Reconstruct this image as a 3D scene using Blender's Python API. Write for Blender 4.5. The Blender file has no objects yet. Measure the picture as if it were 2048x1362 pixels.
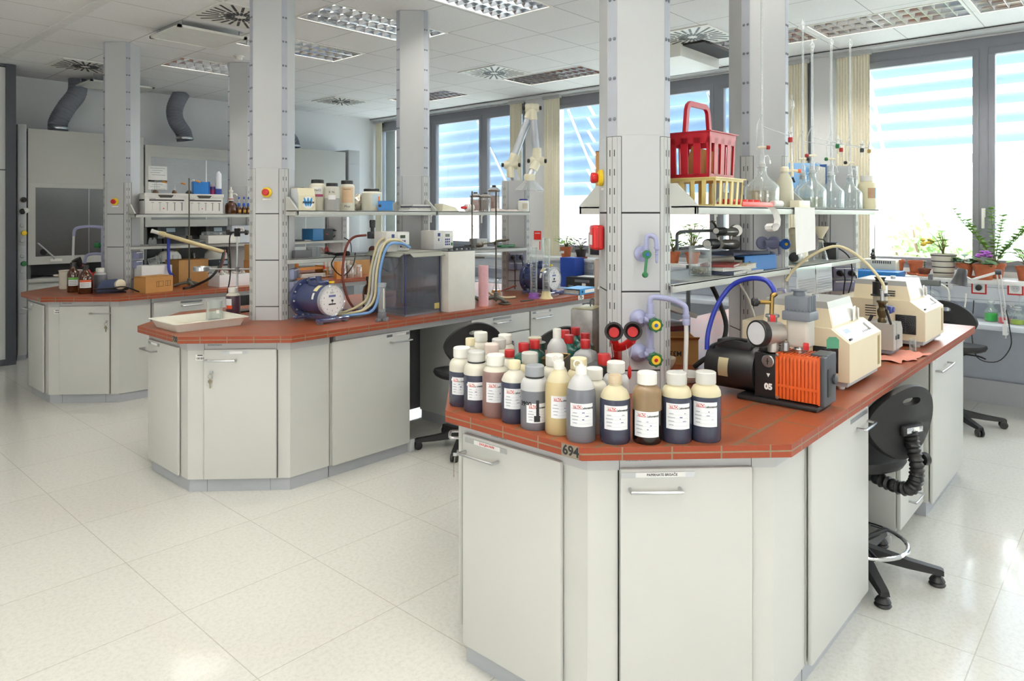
import bpy, bmesh, math, random
from math import pi, sin, cos, radians as rad
from mathutils import Matrix, Vector
random.seed(7)
COL = bpy.context.scene.collection
# ---------------------------------------------------------------- camera numbers (metres, radians; frame 2048x1362)
FPX, CXP, HYP, YAW, HCAM = 1410.2, 1024.0, 430.0, 0.7339, 1.62
FW = Vector((cos(YAW), sin(YAW), 0)); RT = Vector((sin(YAW), -cos(YAW), 0))
def _ray(px, py): return FW + RT*((px-CXP)/FPX) + Vector((0, 0, (HYP-py)/FPX))
def atz(px, py, z):
    r = _ray(px, py); t = (z-HCAM)/r.z; return (r.x*t, r.y*t)
def aty(px, py, y):
    r = _ray(px, py); t = y/r.y; return (r.x*t, HCAM+r.z*t)
def atx(px, py, x):
    r = _ray(px, py); t = x/r.x; return (r.y*t, HCAM+r.z*t)
# ---------------------------------------------------------------- materials
def lin(c):
    return tuple((v/12.92 if v <= .04045 else ((v+.055)/1.055)**2.4) for v in (x/255 for x in c))
MATS = {}
def M(name, rgb, rough=.5, metal=0, var=.03, scale=12, bump=0, emit=0, alpha=1, spec=.5, coat=0, trans=0):
    """procedural painted/plastic/metal surface: colour broken up a little by noise"""
    if name in MATS: return MATS[name]
    m = bpy.data.materials.new(name); m.use_nodes = True; nt = m.node_tree; N = nt.nodes; L = nt.links
    b = N['Principled BSDF']; c = lin(rgb)
    tc = N.new('ShaderNodeTexCoord'); nz = N.new('ShaderNodeTexNoise'); nz.inputs['Scale'].default_value = scale
    nz.inputs['Detail'].default_value = 3; L.new(tc.outputs['Object'], nz.inputs['Vector'])
    rp = N.new('ShaderNodeValToRGB'); rp.color_ramp.elements[0].position = .3; rp.color_ramp.elements[1].position = .7
    rp.color_ramp.elements[0].color = (*[v*(1-var) for v in c], 1); rp.color_ramp.elements[1].color = (*[min(1, v*(1+var)) for v in c], 1)
    L.new(nz.outputs['Fac'], rp.inputs['Fac']); L.new(rp.outputs['Color'], b.inputs['Base Color'])
    b.inputs['Roughness'].default_value = rough; b.inputs['Metallic'].default_value = metal
    b.inputs['Specular IOR Level'].default_value = spec; b.inputs['Coat Weight'].default_value = coat
    b.inputs['Alpha'].default_value = alpha; b.inputs['Transmission Weight'].default_value = trans
    if emit: b.inputs['Emission Color'].default_value = (*c, 1); b.inputs['Emission Strength'].default_value = emit
    if bump:
        bp = N.new('ShaderNodeBump'); bp.inputs['Strength'].default_value = bump; bp.inputs['Distance'].default_value = .01
        L.new(nz.outputs['Fac'], bp.inputs['Height']); L.new(bp.outputs['Normal'], b.inputs['Normal'])
    MATS[name] = m; return m
def GL(name, rgb, amount=.12, rough=.03, tint=None):
    """thin clear glass or plastic: mostly see-through, edges (facing) and gloss show"""
    if name in MATS: return MATS[name]
    m = bpy.data.materials.new(name); m.use_nodes = True; nt = m.node_tree; N = nt.nodes; L = nt.links
    N.remove(N['Principled BSDF']); out = N['Material Output']
    tr = N.new('ShaderNodeBsdfTransparent'); tr.inputs[0].default_value = (*lin(tint or (252, 254, 254)), 1)
    df = N.new('ShaderNodeBsdfDiffuse'); df.inputs[0].default_value = (*lin(rgb), 1)
    gl = N.new('ShaderNodeBsdfGlossy'); gl.inputs['Roughness'].default_value = rough; gl.inputs[0].default_value = (1, 1, 1, 1)
    lw = N.new('ShaderNodeLayerWeight'); lw.inputs['Blend'].default_value = .25
    ma = N.new('ShaderNodeMath'); ma.operation = 'MULTIPLY_ADD'; ma.inputs[1].default_value = .75; ma.inputs[2].default_value = amount
    ma.use_clamp = True
    nz = N.new('ShaderNodeTexNoise'); nz.inputs['Scale'].default_value = 20
    m0 = N.new('ShaderNodeMath'); m0.operation = 'MULTIPLY_ADD'; m0.inputs[1].default_value = .1; m0.inputs[2].default_value = -.05
    L.new(nz.outputs['Fac'], m0.inputs[0]); ad = N.new('ShaderNodeMath'); L.new(m0.outputs[0], ad.inputs[0]); L.new(lw.outputs['Facing'], ad.inputs[1])
    L.new(ad.outputs[0], ma.inputs[0])
    mx = N.new('ShaderNodeMixShader'); mg = N.new('ShaderNodeMixShader'); mg.inputs[0].default_value = .35
    L.new(df.outputs[0], mg.inputs[1]); L.new(gl.outputs[0], mg.inputs[2])
    L.new(ma.outputs[0], mx.inputs[0]); L.new(tr.outputs[0], mx.inputs[1]); L.new(mg.outputs[0], mx.inputs[2]); L.new(mx.outputs[0], out.inputs[0])
    MATS[name] = m; return m
def grid_mat(name, base, joint, sx, sy, gap, rough, offs=(0, 0), stagger=0, var=.04, vec='Object', speck=0, bump=.2, spec=.5, rot=0, swap=False):
    """tiles with joints, from the brick texture"""
    if name in MATS: return MATS[name]
    m = bpy.data.materials.new(name); m.use_nodes = True; nt = m.node_tree; N = nt.nodes; L = nt.links; b = N['Principled BSDF']
    tc = N.new('ShaderNodeTexCoord'); mp = N.new('ShaderNodeMapping'); mp.inputs['Location'].default_value = (offs[0], offs[1], 0)
    mp.inputs['Rotation'].default_value = (0, 0, rot)
    br = N.new('ShaderNodeTexBrick'); c = lin(base)
    br.offset = stagger; br.squash = 1; br.inputs['Color1'].default_value = (*[v*(1-var) for v in c], 1); br.inputs['Color2'].default_value = (*[min(1, v*(1+var)) for v in c], 1)
    br.inputs['Mortar'].default_value = (*lin(joint), 1); br.inputs['Scale'].default_value = 1; br.inputs['Mortar Size'].default_value = gap
    br.inputs['Mortar Smooth'].default_value = .1; br.inputs['Brick Width'].default_value = sx; br.inputs['Row Height'].default_value = sy; br.inputs['Bias'].default_value = 0
    L.new(tc.outputs[vec], mp.inputs[0]); L.new(mp.outputs[0], br.inputs['Vector']); col = br.outputs['Color']
    if speck:
        nz = N.new('ShaderNodeTexNoise'); nz.inputs['Scale'].default_value = 55; nz.inputs['Detail'].default_value = 6; nz.inputs['Roughness'].default_value = .75
        L.new(tc.outputs[vec], nz.inputs['Vector']); rp = N.new('ShaderNodeValToRGB')
        rp.color_ramp.elements[0].position = .33; rp.color_ramp.elements[0].color = (1-speck,)*3+(1,); rp.color_ramp.elements[1].position = .55; rp.color_ramp.elements[1].color = (1, 1, 1, 1)
        mx = N.new('ShaderNodeMix'); mx.data_type = 'RGBA'; mx.blend_type = 'MULTIPLY'; mx.inputs[0].default_value = 1
        L.new(nz.outputs['Fac'], rp.inputs[0]); L.new(col, mx.inputs[6]); L.new(rp.outputs[0], mx.inputs[7]); col = mx.outputs[2]
    L.new(col, b.inputs['Base Color']); b.inputs['Roughness'].default_value = rough; b.inputs['Specular IOR Level'].default_value = spec
    if bump:
        bp = N.new('ShaderNodeBump'); bp.inputs['Strength'].default_value = bump; bp.inputs['Distance'].default_value = .002; bp.invert = True
        L.new(br.outputs['Fac'], bp.inputs['Height']); L.new(bp.outputs['Normal'], b.inputs['Normal'])
    MATS[name] = m; return m
# ---------------------------------------------------------------- mesh builder
class B:
    def __init__(s, mat=None): s.bm = bmesh.new(); s.mats = []; s.cur = 0; s.X = Matrix.Identity(4); s.use(mat)
    def use(s, mat):
        if mat is None: return s
        if mat not in s.mats: s.mats.append(mat)
        s.cur = s.mats.index(mat); return s
    def xf(s, m): s.X = m; return s
    def _done(s, vs, fs):
        for f in fs: f.material_index = s.cur
        bmesh.ops.transform(s.bm, matrix=s.X, verts=list(set(vs))); return s
    def faces(s, co, fa):
        vs = [s.bm.verts.new(c) for c in co]; fs = []
        for f in fa:
            try: fs.append(s.bm.faces.new([vs[i] for i in f]))
            except ValueError: pass
        return s._done(vs, fs)
    def box(s, x0, x1, y0, y1, z0, z1, bev=0, seg=2):
        co = [(x, y, z) for x in (x0, x1) for y in (y0, y1) for z in (z0, z1)]
        vs = [s.bm.verts.new(c) for c in co]
        fs = [s.bm.faces.new([vs[i] for i in f]) for f in ((0, 1, 3, 2), (4, 6, 7, 5), (0, 4, 5, 1), (2, 3, 7, 6), (0, 2, 6, 4), (1, 5, 7, 3))]
        if bev:
            es = list({e for f in fs for e in f.edges}); mi = s.cur
            r = bmesh.ops.bevel(s.bm, geom=es, offset=bev, segments=seg, affect='EDGES', profile=.6)
            fs = list({f for f in r['faces']} | {f for v in r['verts'] for f in v.link_faces}); vs = list({v for f in fs for v in f.verts})
        return s._done(vs, fs)
    def cbox(s, c, d, bev=0, rz=0, rx=0, ry=0):
        keep = s.X; s.X = keep @ Matrix.Translation(c) @ Matrix.Rotation(rz, 4, 'Z') @ Matrix.Rotation(ry, 4, 'Y') @ Matrix.Rotation(rx, 4, 'X')
        s.box(-d[0]/2, d[0]/2, -d[1]/2, d[1]/2, -d[2]/2, d[2]/2, bev); s.X = keep; return s
    def prism(s, poly, z0, z1, axis='z', top=None):
        """polygon extruded; axis 'z': poly in xy, 'y': poly in xz, 'x': poly in yz"""
        put = {'z': lambda p, h: (p[0], p[1], h), 'y': lambda p, h: (p[0], h, p[1]), 'x': lambda p, h: (h, p[0], p[1])}[axis]
        n = len(poly); tp = top or poly
        co = [put(p, z0) for p in poly]+[put(p, z1) for p in tp]
        return s.faces(co, [tuple(range(n))[::-1], tuple(range(n, 2*n))]+[(i, (i+1) % n, n+(i+1) % n, n+i) for i in range(n)])
    def lathe(s, prof, n=24, c=(0, 0, 0), axis='z', cap=True):
        co = []; fa = []; k = len(prof)
        for i in range(n):
            a = 2*pi*i/n
            for r, h in prof:
                p = (r*cos(a), r*sin(a), h)
                if axis == 'x': p = (h, r*cos(a), r*sin(a))
                if axis == 'y': p = (r*sin(a), h, r*cos(a))
                co.append((p[0]+c[0], p[1]+c[1], p[2]+c[2]))
        for i in range(n):
            j = (i+1) % n
            for t in range(k-1): fa.append((i*k+t, j*k+t, j*k+t+1, i*k+t+1))
        if cap:
            if prof[0][0] > 1e-6: fa.append(tuple(i*k for i in range(n))[::-1])
            if prof[-1][0] > 1e-6: fa.append(tuple(i*k+k-1 for i in range(n)))
        s.faces(co, fa); return s
    def cyl(s, p0, p1, r, r2=None, n=16):
        p0 = Vector(p0); p1 = Vector(p1); d = p1-p0; q = d.to_track_quat('Z', 'Y').to_matrix().to_4x4()
        keep = s.X; s.X = keep @ Matrix.Translation(p0) @ q; s.lathe([(r, 0), (r if r2 is None else r2, d.length)], n); s.X = keep; return s
    def rod(s, p0, p1, prof, n=16):
        """lathe along p0->p1; prof heights are 0..1"""
        p0 = Vector(p0); p1 = Vector(p1); d = p1-p0; q = d.to_track_quat('Z', 'Y').to_matrix().to_4x4()
        keep = s.X; s.X = keep @ Matrix.Translation(p0) @ q; s.lathe([(r, h*d.length) for r, h in prof], n); s.X = keep; return s
    def ball(s, c, r, n=16, sq=(1, 1, 1)):
        k = max(6, n//2)
        keep = s.X; s.X = keep @ Matrix.Translation(c) @ Matrix.Diagonal((*sq, 1))
        s.lathe([(r*sin(pi*i/k)+(1e-5 if i in (0, k) else 0), -r*cos(pi*i/k)) for i in range(k+1)], n, cap=False); s.X = keep; return s
    def torus(s, c, R, r, n=28, m=8, axis='z', a0=0, a1=2*pi):
        pts = []
        full = abs(a1-a0-2*pi) < 1e-6
        for i in range(n if full else n+1):
            a = a0+(a1-a0)*i/n; p = {'z': (R*cos(a), R*sin(a), 0), 'x': (0, R*cos(a), R*sin(a)), 'y': (R*cos(a), 0, R*sin(a))}[axis]
            pts.append((p[0]+c[0], p[1]+c[1], p[2]+c[2]))
        return s.tube(pts, r, m, closed=full, sub=1)
    def tube(s, pts, r, n=8, closed=False, sub=5, r2=None, rf=None):
        P = [Vector(p) for p in pts]
        if sub > 1 and len(P) > 2:
            Q = []; m = len(P)
            for i in range(m if closed else m-1):
                a = P[(i-1) % m] if closed or i else P[0]; b = P[i]; c = P[(i+1) % m]; d = P[(i+2) % m] if closed or i < m-2 else P[m-1]
                for t in range(sub):
                    u = t/sub
                    Q.append(.5*((2*b)+(-a+c)*u+(2*a-5*b+4*c-d)*u*u+(-a+3*b-3*c+d)*u**3))
            if not closed: Q.append(P[-1])
            P = Q
        m = len(P); T = []
        for i in range(m):
            if closed: t = P[(i+1) % m]-P[i-1]
            else: t = P[min(i+1, m-1)]-P[max(i-1, 0)]
            T.append(t.normalized())
        u = T[0].orthogonal().normalized(); co = []
        for i in range(m):
            if i: u = (u-T[i]*u.dot(T[i])); u = u.normalized() if u.length > 1e-6 else T[i].orthogonal().normalized()
            v = T[i].cross(u); rr = r if r2 is None else r+(r2-r)*i/(m-1)
            if rf: rr = rf(i/(m-1))
            for k in range(n):
                a = 2*pi*k/n; co.append(P[i]+u*(rr*cos(a))+v*(rr*sin(a)))
        fa = [(i*n+k, i*n+(k+1) % n, ((i+1) % m)*n+(k+1) % n, ((i+1) % m)*n+k) for i in range(m if closed else m-1) for k in range(n)]
        if not closed: fa += [tuple(range(n))[::-1], tuple(range((m-1)*n, m*n))]
        return s.faces(co, fa)
    def loft(s, loops, cap=True, closed=True):
        n = len(loops[0]); co = [c for l in loops for c in l]; fa = []
        for i in range(len(loops)-1):
            for k in range(n if closed else n-1): fa.append((i*n+k, i*n+(k+1) % n, (i+1)*n+(k+1) % n, (i+1)*n+k))
        if cap: fa += [tuple(range(n))[::-1], tuple(range((len(loops)-1)*n, len(loops)*n))]
        return s.faces(co, fa)
def mesh_of(b, name, mat=None, sharp=35):
    me = bpy.data.meshes.new(name); bmesh.ops.recalc_face_normals(b.bm, faces=b.bm.faces); b.bm.to_mesh(me); b.bm.free()
    for m in (b.mats or [mat]): me.materials.append(m)
    me.polygons.foreach_set('use_smooth', [True]*len(me.polygons)); me.set_sharp_from_angle(angle=rad(sharp)); return me
def T(name, label, cat, loc=(0, 0, 0), rz=0, group=None):
    o = bpy.data.objects.new(name, None); COL.objects.link(o); o.location = loc; o.rotation_euler = (0, 0, rz); o.empty_display_size = .05
    o['label'] = label; o['category'] = cat
    if group: o['group'] = group
    return o
def mat_of(o): return Matrix.Translation(o.location) @ o.rotation_euler.to_matrix().to_4x4()
def P(name, b, parent, mat=None, label=None, world=False, sharp=35):
    """a part: one mesh object under its thing (or under a part)"""
    if world:
        r = parent
        while r.parent: r = r.parent
        bmesh.ops.transform(b.bm, matrix=mat_of(r).inverted(), verts=b.bm.verts)
    o = bpy.data.objects.new(name, mesh_of(b, name, mat, sharp)); COL.objects.link(o); o.parent = parent
    if label: o['label'] = label
    return o
def S(name, b, label, cat, loc=(0, 0, 0), rz=0, group=None, mat=None, kind=None, sharp=35):
    """a thing that is one mesh"""
    o = bpy.data.objects.new(name, mesh_of(b, name, mat, sharp)); COL.objects.link(o); o.location = loc; o.rotation_euler = (0, 0, rz)
    if kind: o['kind'] = kind
    else:
        o['label'] = label; o['category'] = cat
    if kind and label: o['label'] = label
    if kind == 'stuff' and cat: o['category'] = cat
    if group: o['group'] = group
    return o
def W(name, b, mat=None): return S(name, b, None, None, kind='structure', mat=mat)
def dup(root, loc, rz=0, label=None, group=None):
    r = root.copy(); COL.objects.link(r); r.location = loc; r.rotation_euler = (0, 0, rz)
    if label: r['label'] = label
    if group: r['group'] = group
    for ch in list(root.children):
        c = ch.copy(); COL.objects.link(c); c.parent = r
        for g in list(ch.children):
            d = g.copy(); COL.objects.link(d); d.parent = c
    return r
def dpart(o, mtx, parent=None):
    c = o.copy(); COL.objects.link(c); c.parent = parent or o.parent; c.matrix_local = mtx; return c
_TX = {}
def text_mesh(st, size, bold=0, shear=0, align='CENTER', depth=.0002):
    k = (st, size, bold, shear, align)
    if k not in _TX:
        cu = bpy.data.curves.new('lettering', 'FONT'); cu.body = st; cu.size = size; cu.align_x = align; cu.align_y = 'CENTER'; cu.extrude = depth; cu.offset = bold; cu.shear = shear
        cu.resolution_u = 3
        o = bpy.data.objects.new('lettering', cu); COL.objects.link(o); bpy.context.view_layer.update()
        me = bpy.data.meshes.new_from_object(o.evaluated_get(bpy.context.evaluated_depsgraph_get())); bpy.data.objects.remove(o); _TX[k] = me
    return _TX[k].copy()
def TXT(st, size, mat, parent, mtx, bold=0, shear=0, align='CENTER', name='lettering', wrap=None):
    """flat lettering; mtx maps text x->width, y->up, z->out. wrap=radius bends it round an upright cylinder facing -y"""
    me = text_mesh(st, size, bold, shear, align)
    if wrap:
        off, z0 = mtx
        for v in me.vertices:
            a = (v.co.x+off)/wrap; rr = wrap+v.co.z+.0004; v.co = (rr*sin(a), -rr*cos(a), z0+v.co.y)
    else: me.transform(mtx)
    me.materials.clear(); me.materials.append(mat)
    o = bpy.data.objects.new(name, me); COL.objects.link(o); o.parent = parent; return o
def onface(o, ux, n, flip=False):
    """matrix: local x along ux, local y out of the face (n), local z up; placed at o"""
    ux = Vector(ux).normalized(); n = Vector(n).normalized(); up = Vector((0, 0, 1))
    m = Matrix((ux, n, up)).transposed().to_4x4(); m.translation = Vector(o); return m
def txface(o, n, up=(0, 0, 1)):
    """matrix for TXT on a face with outward normal n"""
    n = Vector(n).normalized(); up = Vector(up).normalized(); x = up.cross(n).normalized(); up = n.cross(x)
    m = Matrix((x, up, n)).transposed().to_4x4(); m.translation = Vector(o); return m
def patch(b, r, w, z0, z1, off=0, n=10, e=.0003):
    """label wrapped on a cylinder of radius r, facing -y"""
    co = []
    for i in range(n+1):
        a = (off-w/2+w*i/n)/r; co += [((r+e)*sin(a), -(r+e)*cos(a), z0), ((r+e)*sin(a), -(r+e)*cos(a), z1)]
    return b.faces(co, [(2*i, 2*i+2, 2*i+3, 2*i+1) for i in range(n)])
def facecam(x, y, jit=0): return math.atan2(y, x)-pi/2+jit   # turns local -y towards the photographer's spot
# ---------------------------------------------------------------- the materials of the place
cabinet = M('light_grey_laminate', (206, 206, 201), .42, var=.015, scale=3)
frame_g = M('grey_powder_coat', (190, 192, 192), .45, var=.015, scale=3)
tower_g = M('tower_grey_panel', (192, 194, 196), .42, var=.015, scale=3)
plinth_g = M('plinth_grey', (176, 179, 184), .4, var=.02, scale=4)
shelf_g = M('shelf_grey_green', (196, 199, 194), .45, var=.015, scale=3)
gapdark = M('dark_gap', (42, 42, 44), .8)
tile_top = grid_mat('red_tile_top', (148, 78, 50), (120, 98, 76), .3, .15, .006, .34, stagger=.5, var=.09, speck=.12, offs=(.02, .03), spec=.35)
tile_edge = grid_mat('red_tile_edge', (150, 70, 46), (136, 122, 100), .152, .0225, .0026, .4, stagger=0, var=.08, vec='UV', speck=.1, spec=.3, bump=.1)
white_pl = M('white_plastic', (238, 237, 230), .4, var=.02)
cream_pl = M('cream_plastic', (232, 222, 186), .42, var=.04)
ivory = M('ivory_plastic', (240, 232, 206), .4, var=.02)
black_pl = M('black_plastic', (26, 26, 28), .45, var=.1)
black_ru = M('black_rubber', (18, 18, 20), .7, var=.1)
dkgrey = M('dark_grey_plastic', (62, 64, 70), .5)
midgrey = M('mid_grey_plastic', (110, 114, 122), .5)
steel = M('brushed_steel', (196, 198, 200), .28, metal=1, var=.03)
chrome = M('chrome', (225, 225, 228), .1, metal=1, var=.02)
iron = M('tarnished_iron', (92, 88, 80), .45, metal=.8, var=.15)
castiron = M('grey_enamel_iron', (96, 100, 92), .5, var=.1)
brass = M('brass', (150, 122, 70), .35, metal=1, var=.1)
red_pl = M('red_plastic', (196, 28, 30), .38, var=.04)
redcap = M('red_cap_plastic', (182, 32, 34), .42, var=.04)
yellow_pl = M('yellow_plastic', (240, 205, 40), .4, var=.04)
green_pl = M('green_plastic', (30, 110, 60), .4, var=.05)
blue_pl = M('blue_plastic', (40, 90, 170), .42, var=.05)
blue_cap = M('blue_cap_plastic', (36, 84, 180), .4)
pipe_v = M('violet_grey_pipe', (160, 164, 198), .38, var=.02)
paper = M('paper', (244, 243, 240), .8, var=.02)
paper_g = M('grey_paper_edge', (214, 212, 204), .85, var=.12, scale=60)
card = M('cardboard', (190, 146, 92), .85, var=.05)
card_d = M('brown_cardboard', (172, 128, 80), .85, var=.06)
styro = M('white_foam', (244, 243, 242), .85, var=.02, bump=.1, scale=80)
ink = M('black_ink', (30, 30, 34), .7)
inkgrey = M('grey_ink', (120, 122, 128), .7)
inkblue = M('blue_ink', (60, 72, 130), .7)
inkred = M('red_ink', (198, 40, 44), .6)
glass = GL('clear_glass', (235, 242, 242), .05)
glass_b = GL('burette_glass', (246, 249, 250), .3, .05)
glass_w = GL('window_glass', (235, 244, 248), .03)
pet = GL('clear_plastic', (225, 230, 232), .16, .1)
amber = M('amber_glass', (74, 38, 16), .08, var=.1, coat=.5)
frame_w = M('window_frame_grey', (134, 136, 144), .45, var=.02)
wallw = M('white_wall_paint', (232, 233, 234), .75, var=.012, scale=2)
terra = M('terracotta', (186, 104, 68), .8, var=.08, scale=30)
soil = M('potting_soil', (52, 40, 30), .95, var=.3, scale=90)
pinkcl = M('pink_cloth', (226, 150, 132), .9, var=.06)
# ================================================================ THE SETTING
CZ = 3.25; WX = 7.5; BY = 9.85
floor_m = grid_mat('terrazzo_floor', (222, 221, 214), (196, 192, 182), .612, .612, .0022, .1, offs=(-1.234, -2.31), var=.012, speck=.13, bump=.05, spec=.5)
ceil_m = grid_mat('mineral_ceiling_tiles', (244, 244, 244), (182, 182, 182), .593, .6, .004, .85, offs=(-1.93, -4.65), var=.012, speck=.05, bump=.3, spec=.2)
W('floor', B(floor_m).box(-3.6, 8.0, -5.2, 10.2, -.1, 0))
W('wall_back', B(wallw).box(-3.8, 8.0, BY, BY+.2, 0, CZ))
b = B(wallw); b.box(-3.8, -3.6, -5.2, 10.2, 0, 1.3); b.box(-3.8, -3.6, -5.2, 10.2, 2.3, CZ); b.box(-3.8, -3.6, -5.2, -1.0, 1.3, 2.3); b.box(-3.8, -3.6, 1.0, 10.2, 1.3, 2.3); W('wall_left', b)  # unseen wall; its opening is added to let fill daylight onto the bench ends
b = B(wallw); b.box(-3.6, 8.0, -5.4, -5.2, 0, 1.3); b.box(-3.6, 8.0, -5.4, -5.2, 2.3, CZ); b.box(-3.6, -1.6, -5.4, -5.2, 1.3, 2.3); b.box(.6, 8.0, -5.4, -5.2, 1.3, 2.3); W('wall_right', b)  # unseen wall; opening added as daylight fill for the long bench sides
W('wall_partition', B(M('partition_panel', (214, 215, 214), .4, var=.01)).box(-3.6, 1.99, 9.14, 9.22, .06, CZ-.04))
b = B(M('anthracite_frame', (72, 74, 82), .45)); b.box(1.985, 2.075, 9.11, 9.24, 0, CZ-.005); b.box(-3.6, 1.985, 9.12, 9.235, 0, .065); b.box(-3.6, 1.985, 9.135, 9.225, 2.1, 2.112); b.box(-3.6, 1.985, 9.12, 9.235, CZ-.03, CZ-.005)
W('door_1', b)
b = B(M('ceiling_trim_metal', (232, 232, 230), .5)); b.box(1.85, 1.93, -3.2, 9.1, CZ-.012, CZ+.01)
for i in range(20): b.box(1.85, 1.93, -3+i*.612, -2.996+i*.612, CZ-.014, CZ)
W('trim_1', b)
# ---- window wall
b = B(wallw); b.box(WX, WX+.35, -5.2, 10.2, 0, 1.12); b.box(WX, WX+.35, -5.2, 10.2, 3.21, CZ)
for y0, y1 in ((6.1, 6.46), (2.33, 2.57), (9.85, 10.2), (-1.45, -1.2), (-5.2, -4.98)): b.box(WX-.06, WX+.35, y0, y1, 1.0, CZ)
W('wall_window', b)
b = B(M('blind_track', (206, 207, 208), .5)); b.box(WX-.2, WX-.02, -5.2, 9.85, CZ-.03, CZ-.005); b.use(gapdark).box(WX-.205, WX-.2, -5.2, 9.85, CZ-.009, CZ-.003); W('trim_2', b)
W('baseboard_window', B(plinth_g).box(WX-.015, WX, -5.2, 9.85, 0, .2))
def window(n, y0, y1, mull):
    mull = sorted(mull)
    b = B(frame_w); x0, x1 = WX+.005, WX+.085; z0, z1 = 1.12, 3.21
    b.box(x0, x1, y0, y1, z1-.1, z1); b.box(x0, x1, y0, y1, z0, z0+.05); b.box(x0, x1, y0, y0+.05, z0+.05, z1-.1); b.box(x0, x1, y1-.05, y1, z0+.05, z1-.1)
    edges = [y0+.05]+[v for m in mull for v in (m-.035, m+.035)]+[y1-.05]
    for m in mull: b.box(x0-.002, x1+.002, m-.035, m+.035, z0+.05, z1-.1)
    for i in range(0, len(edges), 2):        # a sash in each opening
        a, c = edges[i], edges[i+1]; xs = x0-.012
        for q in ((a, c, z1-.16, z1-.1), (a, c, z0+.05, z0+.1), (a, a+.05, z0+.1, z1-.16), (c-.05, c, z0+.1, z1-.16)): b.box(xs, x1-.02, q[0], q[1], q[2], q[3], .004)
    w = W('window_%d' % n, b)
    for i in range(0, len(edges), 2):
        a, c = edges[i]+.05, edges[i+1]-.05
        P('pane', B(glass_w).box(x0+.03, x0+.034, a, c, z0+.1, z1-.16), w)
    for m in mull:
        h = B(white_pl); h.box(x0-.02, x0-.012, m-.015, m+.015, 1.6, 1.68, .003); h.box(x0-.045, x0-.02, m-.01, m+.01, 1.63, 1.655, .004); h.box(x0-.05, x0-.03, m-.011, m+.011, 1.5, 1.655, .005); P('window_handle', h, w)
window(1, 6.46, 9.85, (8.47, 7.34)); window(2, 2.57, 6.1, (4.8, 3.635)); window(3, -1.2, 2.33, (1.09, -.06)); window(4, -4.98, -1.45, (-2.65, -3.8))
blind_m = M('cream_blind_fabric', (236, 230, 208), .85, var=.03, scale=40)
BL = 'vertical blinds drawn aside'
for y0, y1, lab in ((9.62, 9.83, 'cream vertical blind stacked in the far corner by the back wall'), (6.47, 6.72, 'cream vertical blind gathered left of the white window pillar behind the extraction arm'),
                    (5.8, 6.09, 'wide cream vertical blind right of the white pillar, above two small potted plants'), (2.58, 2.86, 'cream vertical blind left of the pillar behind the burettes'), (1.99, 2.32, 'cream vertical blind next to the large bright window')):
    t = T('vertical_blind', lab, 'blind', (WX-.11, (y0+y1)/2, 1.08), 0, BL); n = 9; w = (y1-y0)
    P('headrail', B(frame_g).box(-.03, .03, -w/2, w/2, 2.1, 2.14), t)
    b = B(blind_m); k = int(w/.014); lo = [(.012*(i % 2)-.006+.003*sin(i), -w/2+.01+(w-.02)*i/k) for i in range(k+1)]
    b.loft([[(x, y, 0) for x, y in lo]+[(x+.004, y, 0) for x, y in lo[::-1]], [(x, y, 2.1) for x, y in lo]+[(x+.004, y, 2.1) for x, y in lo[::-1]]])
    P('fabric_vane', b, t)
# ---- ceiling fittings
louv = M('mirror_louvre', (214, 216, 220), .12, metal=1, var=.05); tubew = M('lamp_tube', (255, 250, 240), .4, emit=34)
LAMPS = [(3.11, 4.3, 4.65, 5.22, 'long louvred ceiling light beside the middle grey tower of the centre bench', True),
         (3.11, 4.3, 5.87, 6.43, 'louvred ceiling light half behind the nearest tower of the centre bench', True), (3.11, 4.3, 3.45, 4.02, 'louvred ceiling light nearest to the viewer, cut by the top edge', True),
         (3.11, 4.3, 7.39, 7.97, 'louvred ceiling light above the farthest bench near the grey ducts', True), (6.2, 6.77, 1.05, 2.2, 'louvred ceiling light above the large right window', False),
         (6.2, 6.77, -.15, 1.02, 'louvred ceiling light cut off at the top right corner', False), (6.2, 6.74, 2.25, 3.3, 'louvred ceiling light beside the white box between the towers of the front bench', False),
         (6.2, 6.72, 4.58, 5.76, 'flat looking louvred ceiling light next to the star vent at mid ceiling', False), (6.2, 6.7, 6.8, 7.95, 'farthest louvred ceiling light next to the star vent by the back wall', False)]
LAMPS += [(x, x+1.19, y, y+.57, 'added louvred fill light out of view above the near part of the room', True) for x, y in [(.7, yy) for yy in (-2.55, -1.35, -.15, 1.05, 2.25, 3.45)]+[(-1.7, yy) for yy in (-2.55, -.15, 1.05, 2.25, 3.45, 4.65, 5.85)]+[(3.11, 1.05), (3.11, -1.35)]]  # unseen lamp rows added as frontal fill light
xs = sorted({-3.6, 7.9}|{v for l in LAMPS for v in l[:2]}); ys = sorted({-5.2, 10.2}|{v for l in LAMPS for v in l[2:4]}); b = B(ceil_m); co = [(x, y, CZ) for x in xs for y in ys]; fa = []
for i in range(len(xs)-1):
    for k in range(len(ys)-1):
        cx, cy = (xs[i]+xs[i+1])/2, (ys[k]+ys[k+1])/2
        if not any(l[0] < cx < l[1] and l[2] < cy < l[3] for l in LAMPS): n = len(ys); fa.append((i*n+k, i*n+k+1, (i+1)*n+k+1, (i+1)*n+k))
b.faces(co, fa); bmesh.ops.delete(b.bm, geom=[v for v in b.bm.verts if not v.link_faces], context='VERTS'); b.box(-3.6, 7.9, -5.2, 10.2, CZ+.1, CZ+.22); W('ceiling', b)
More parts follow.
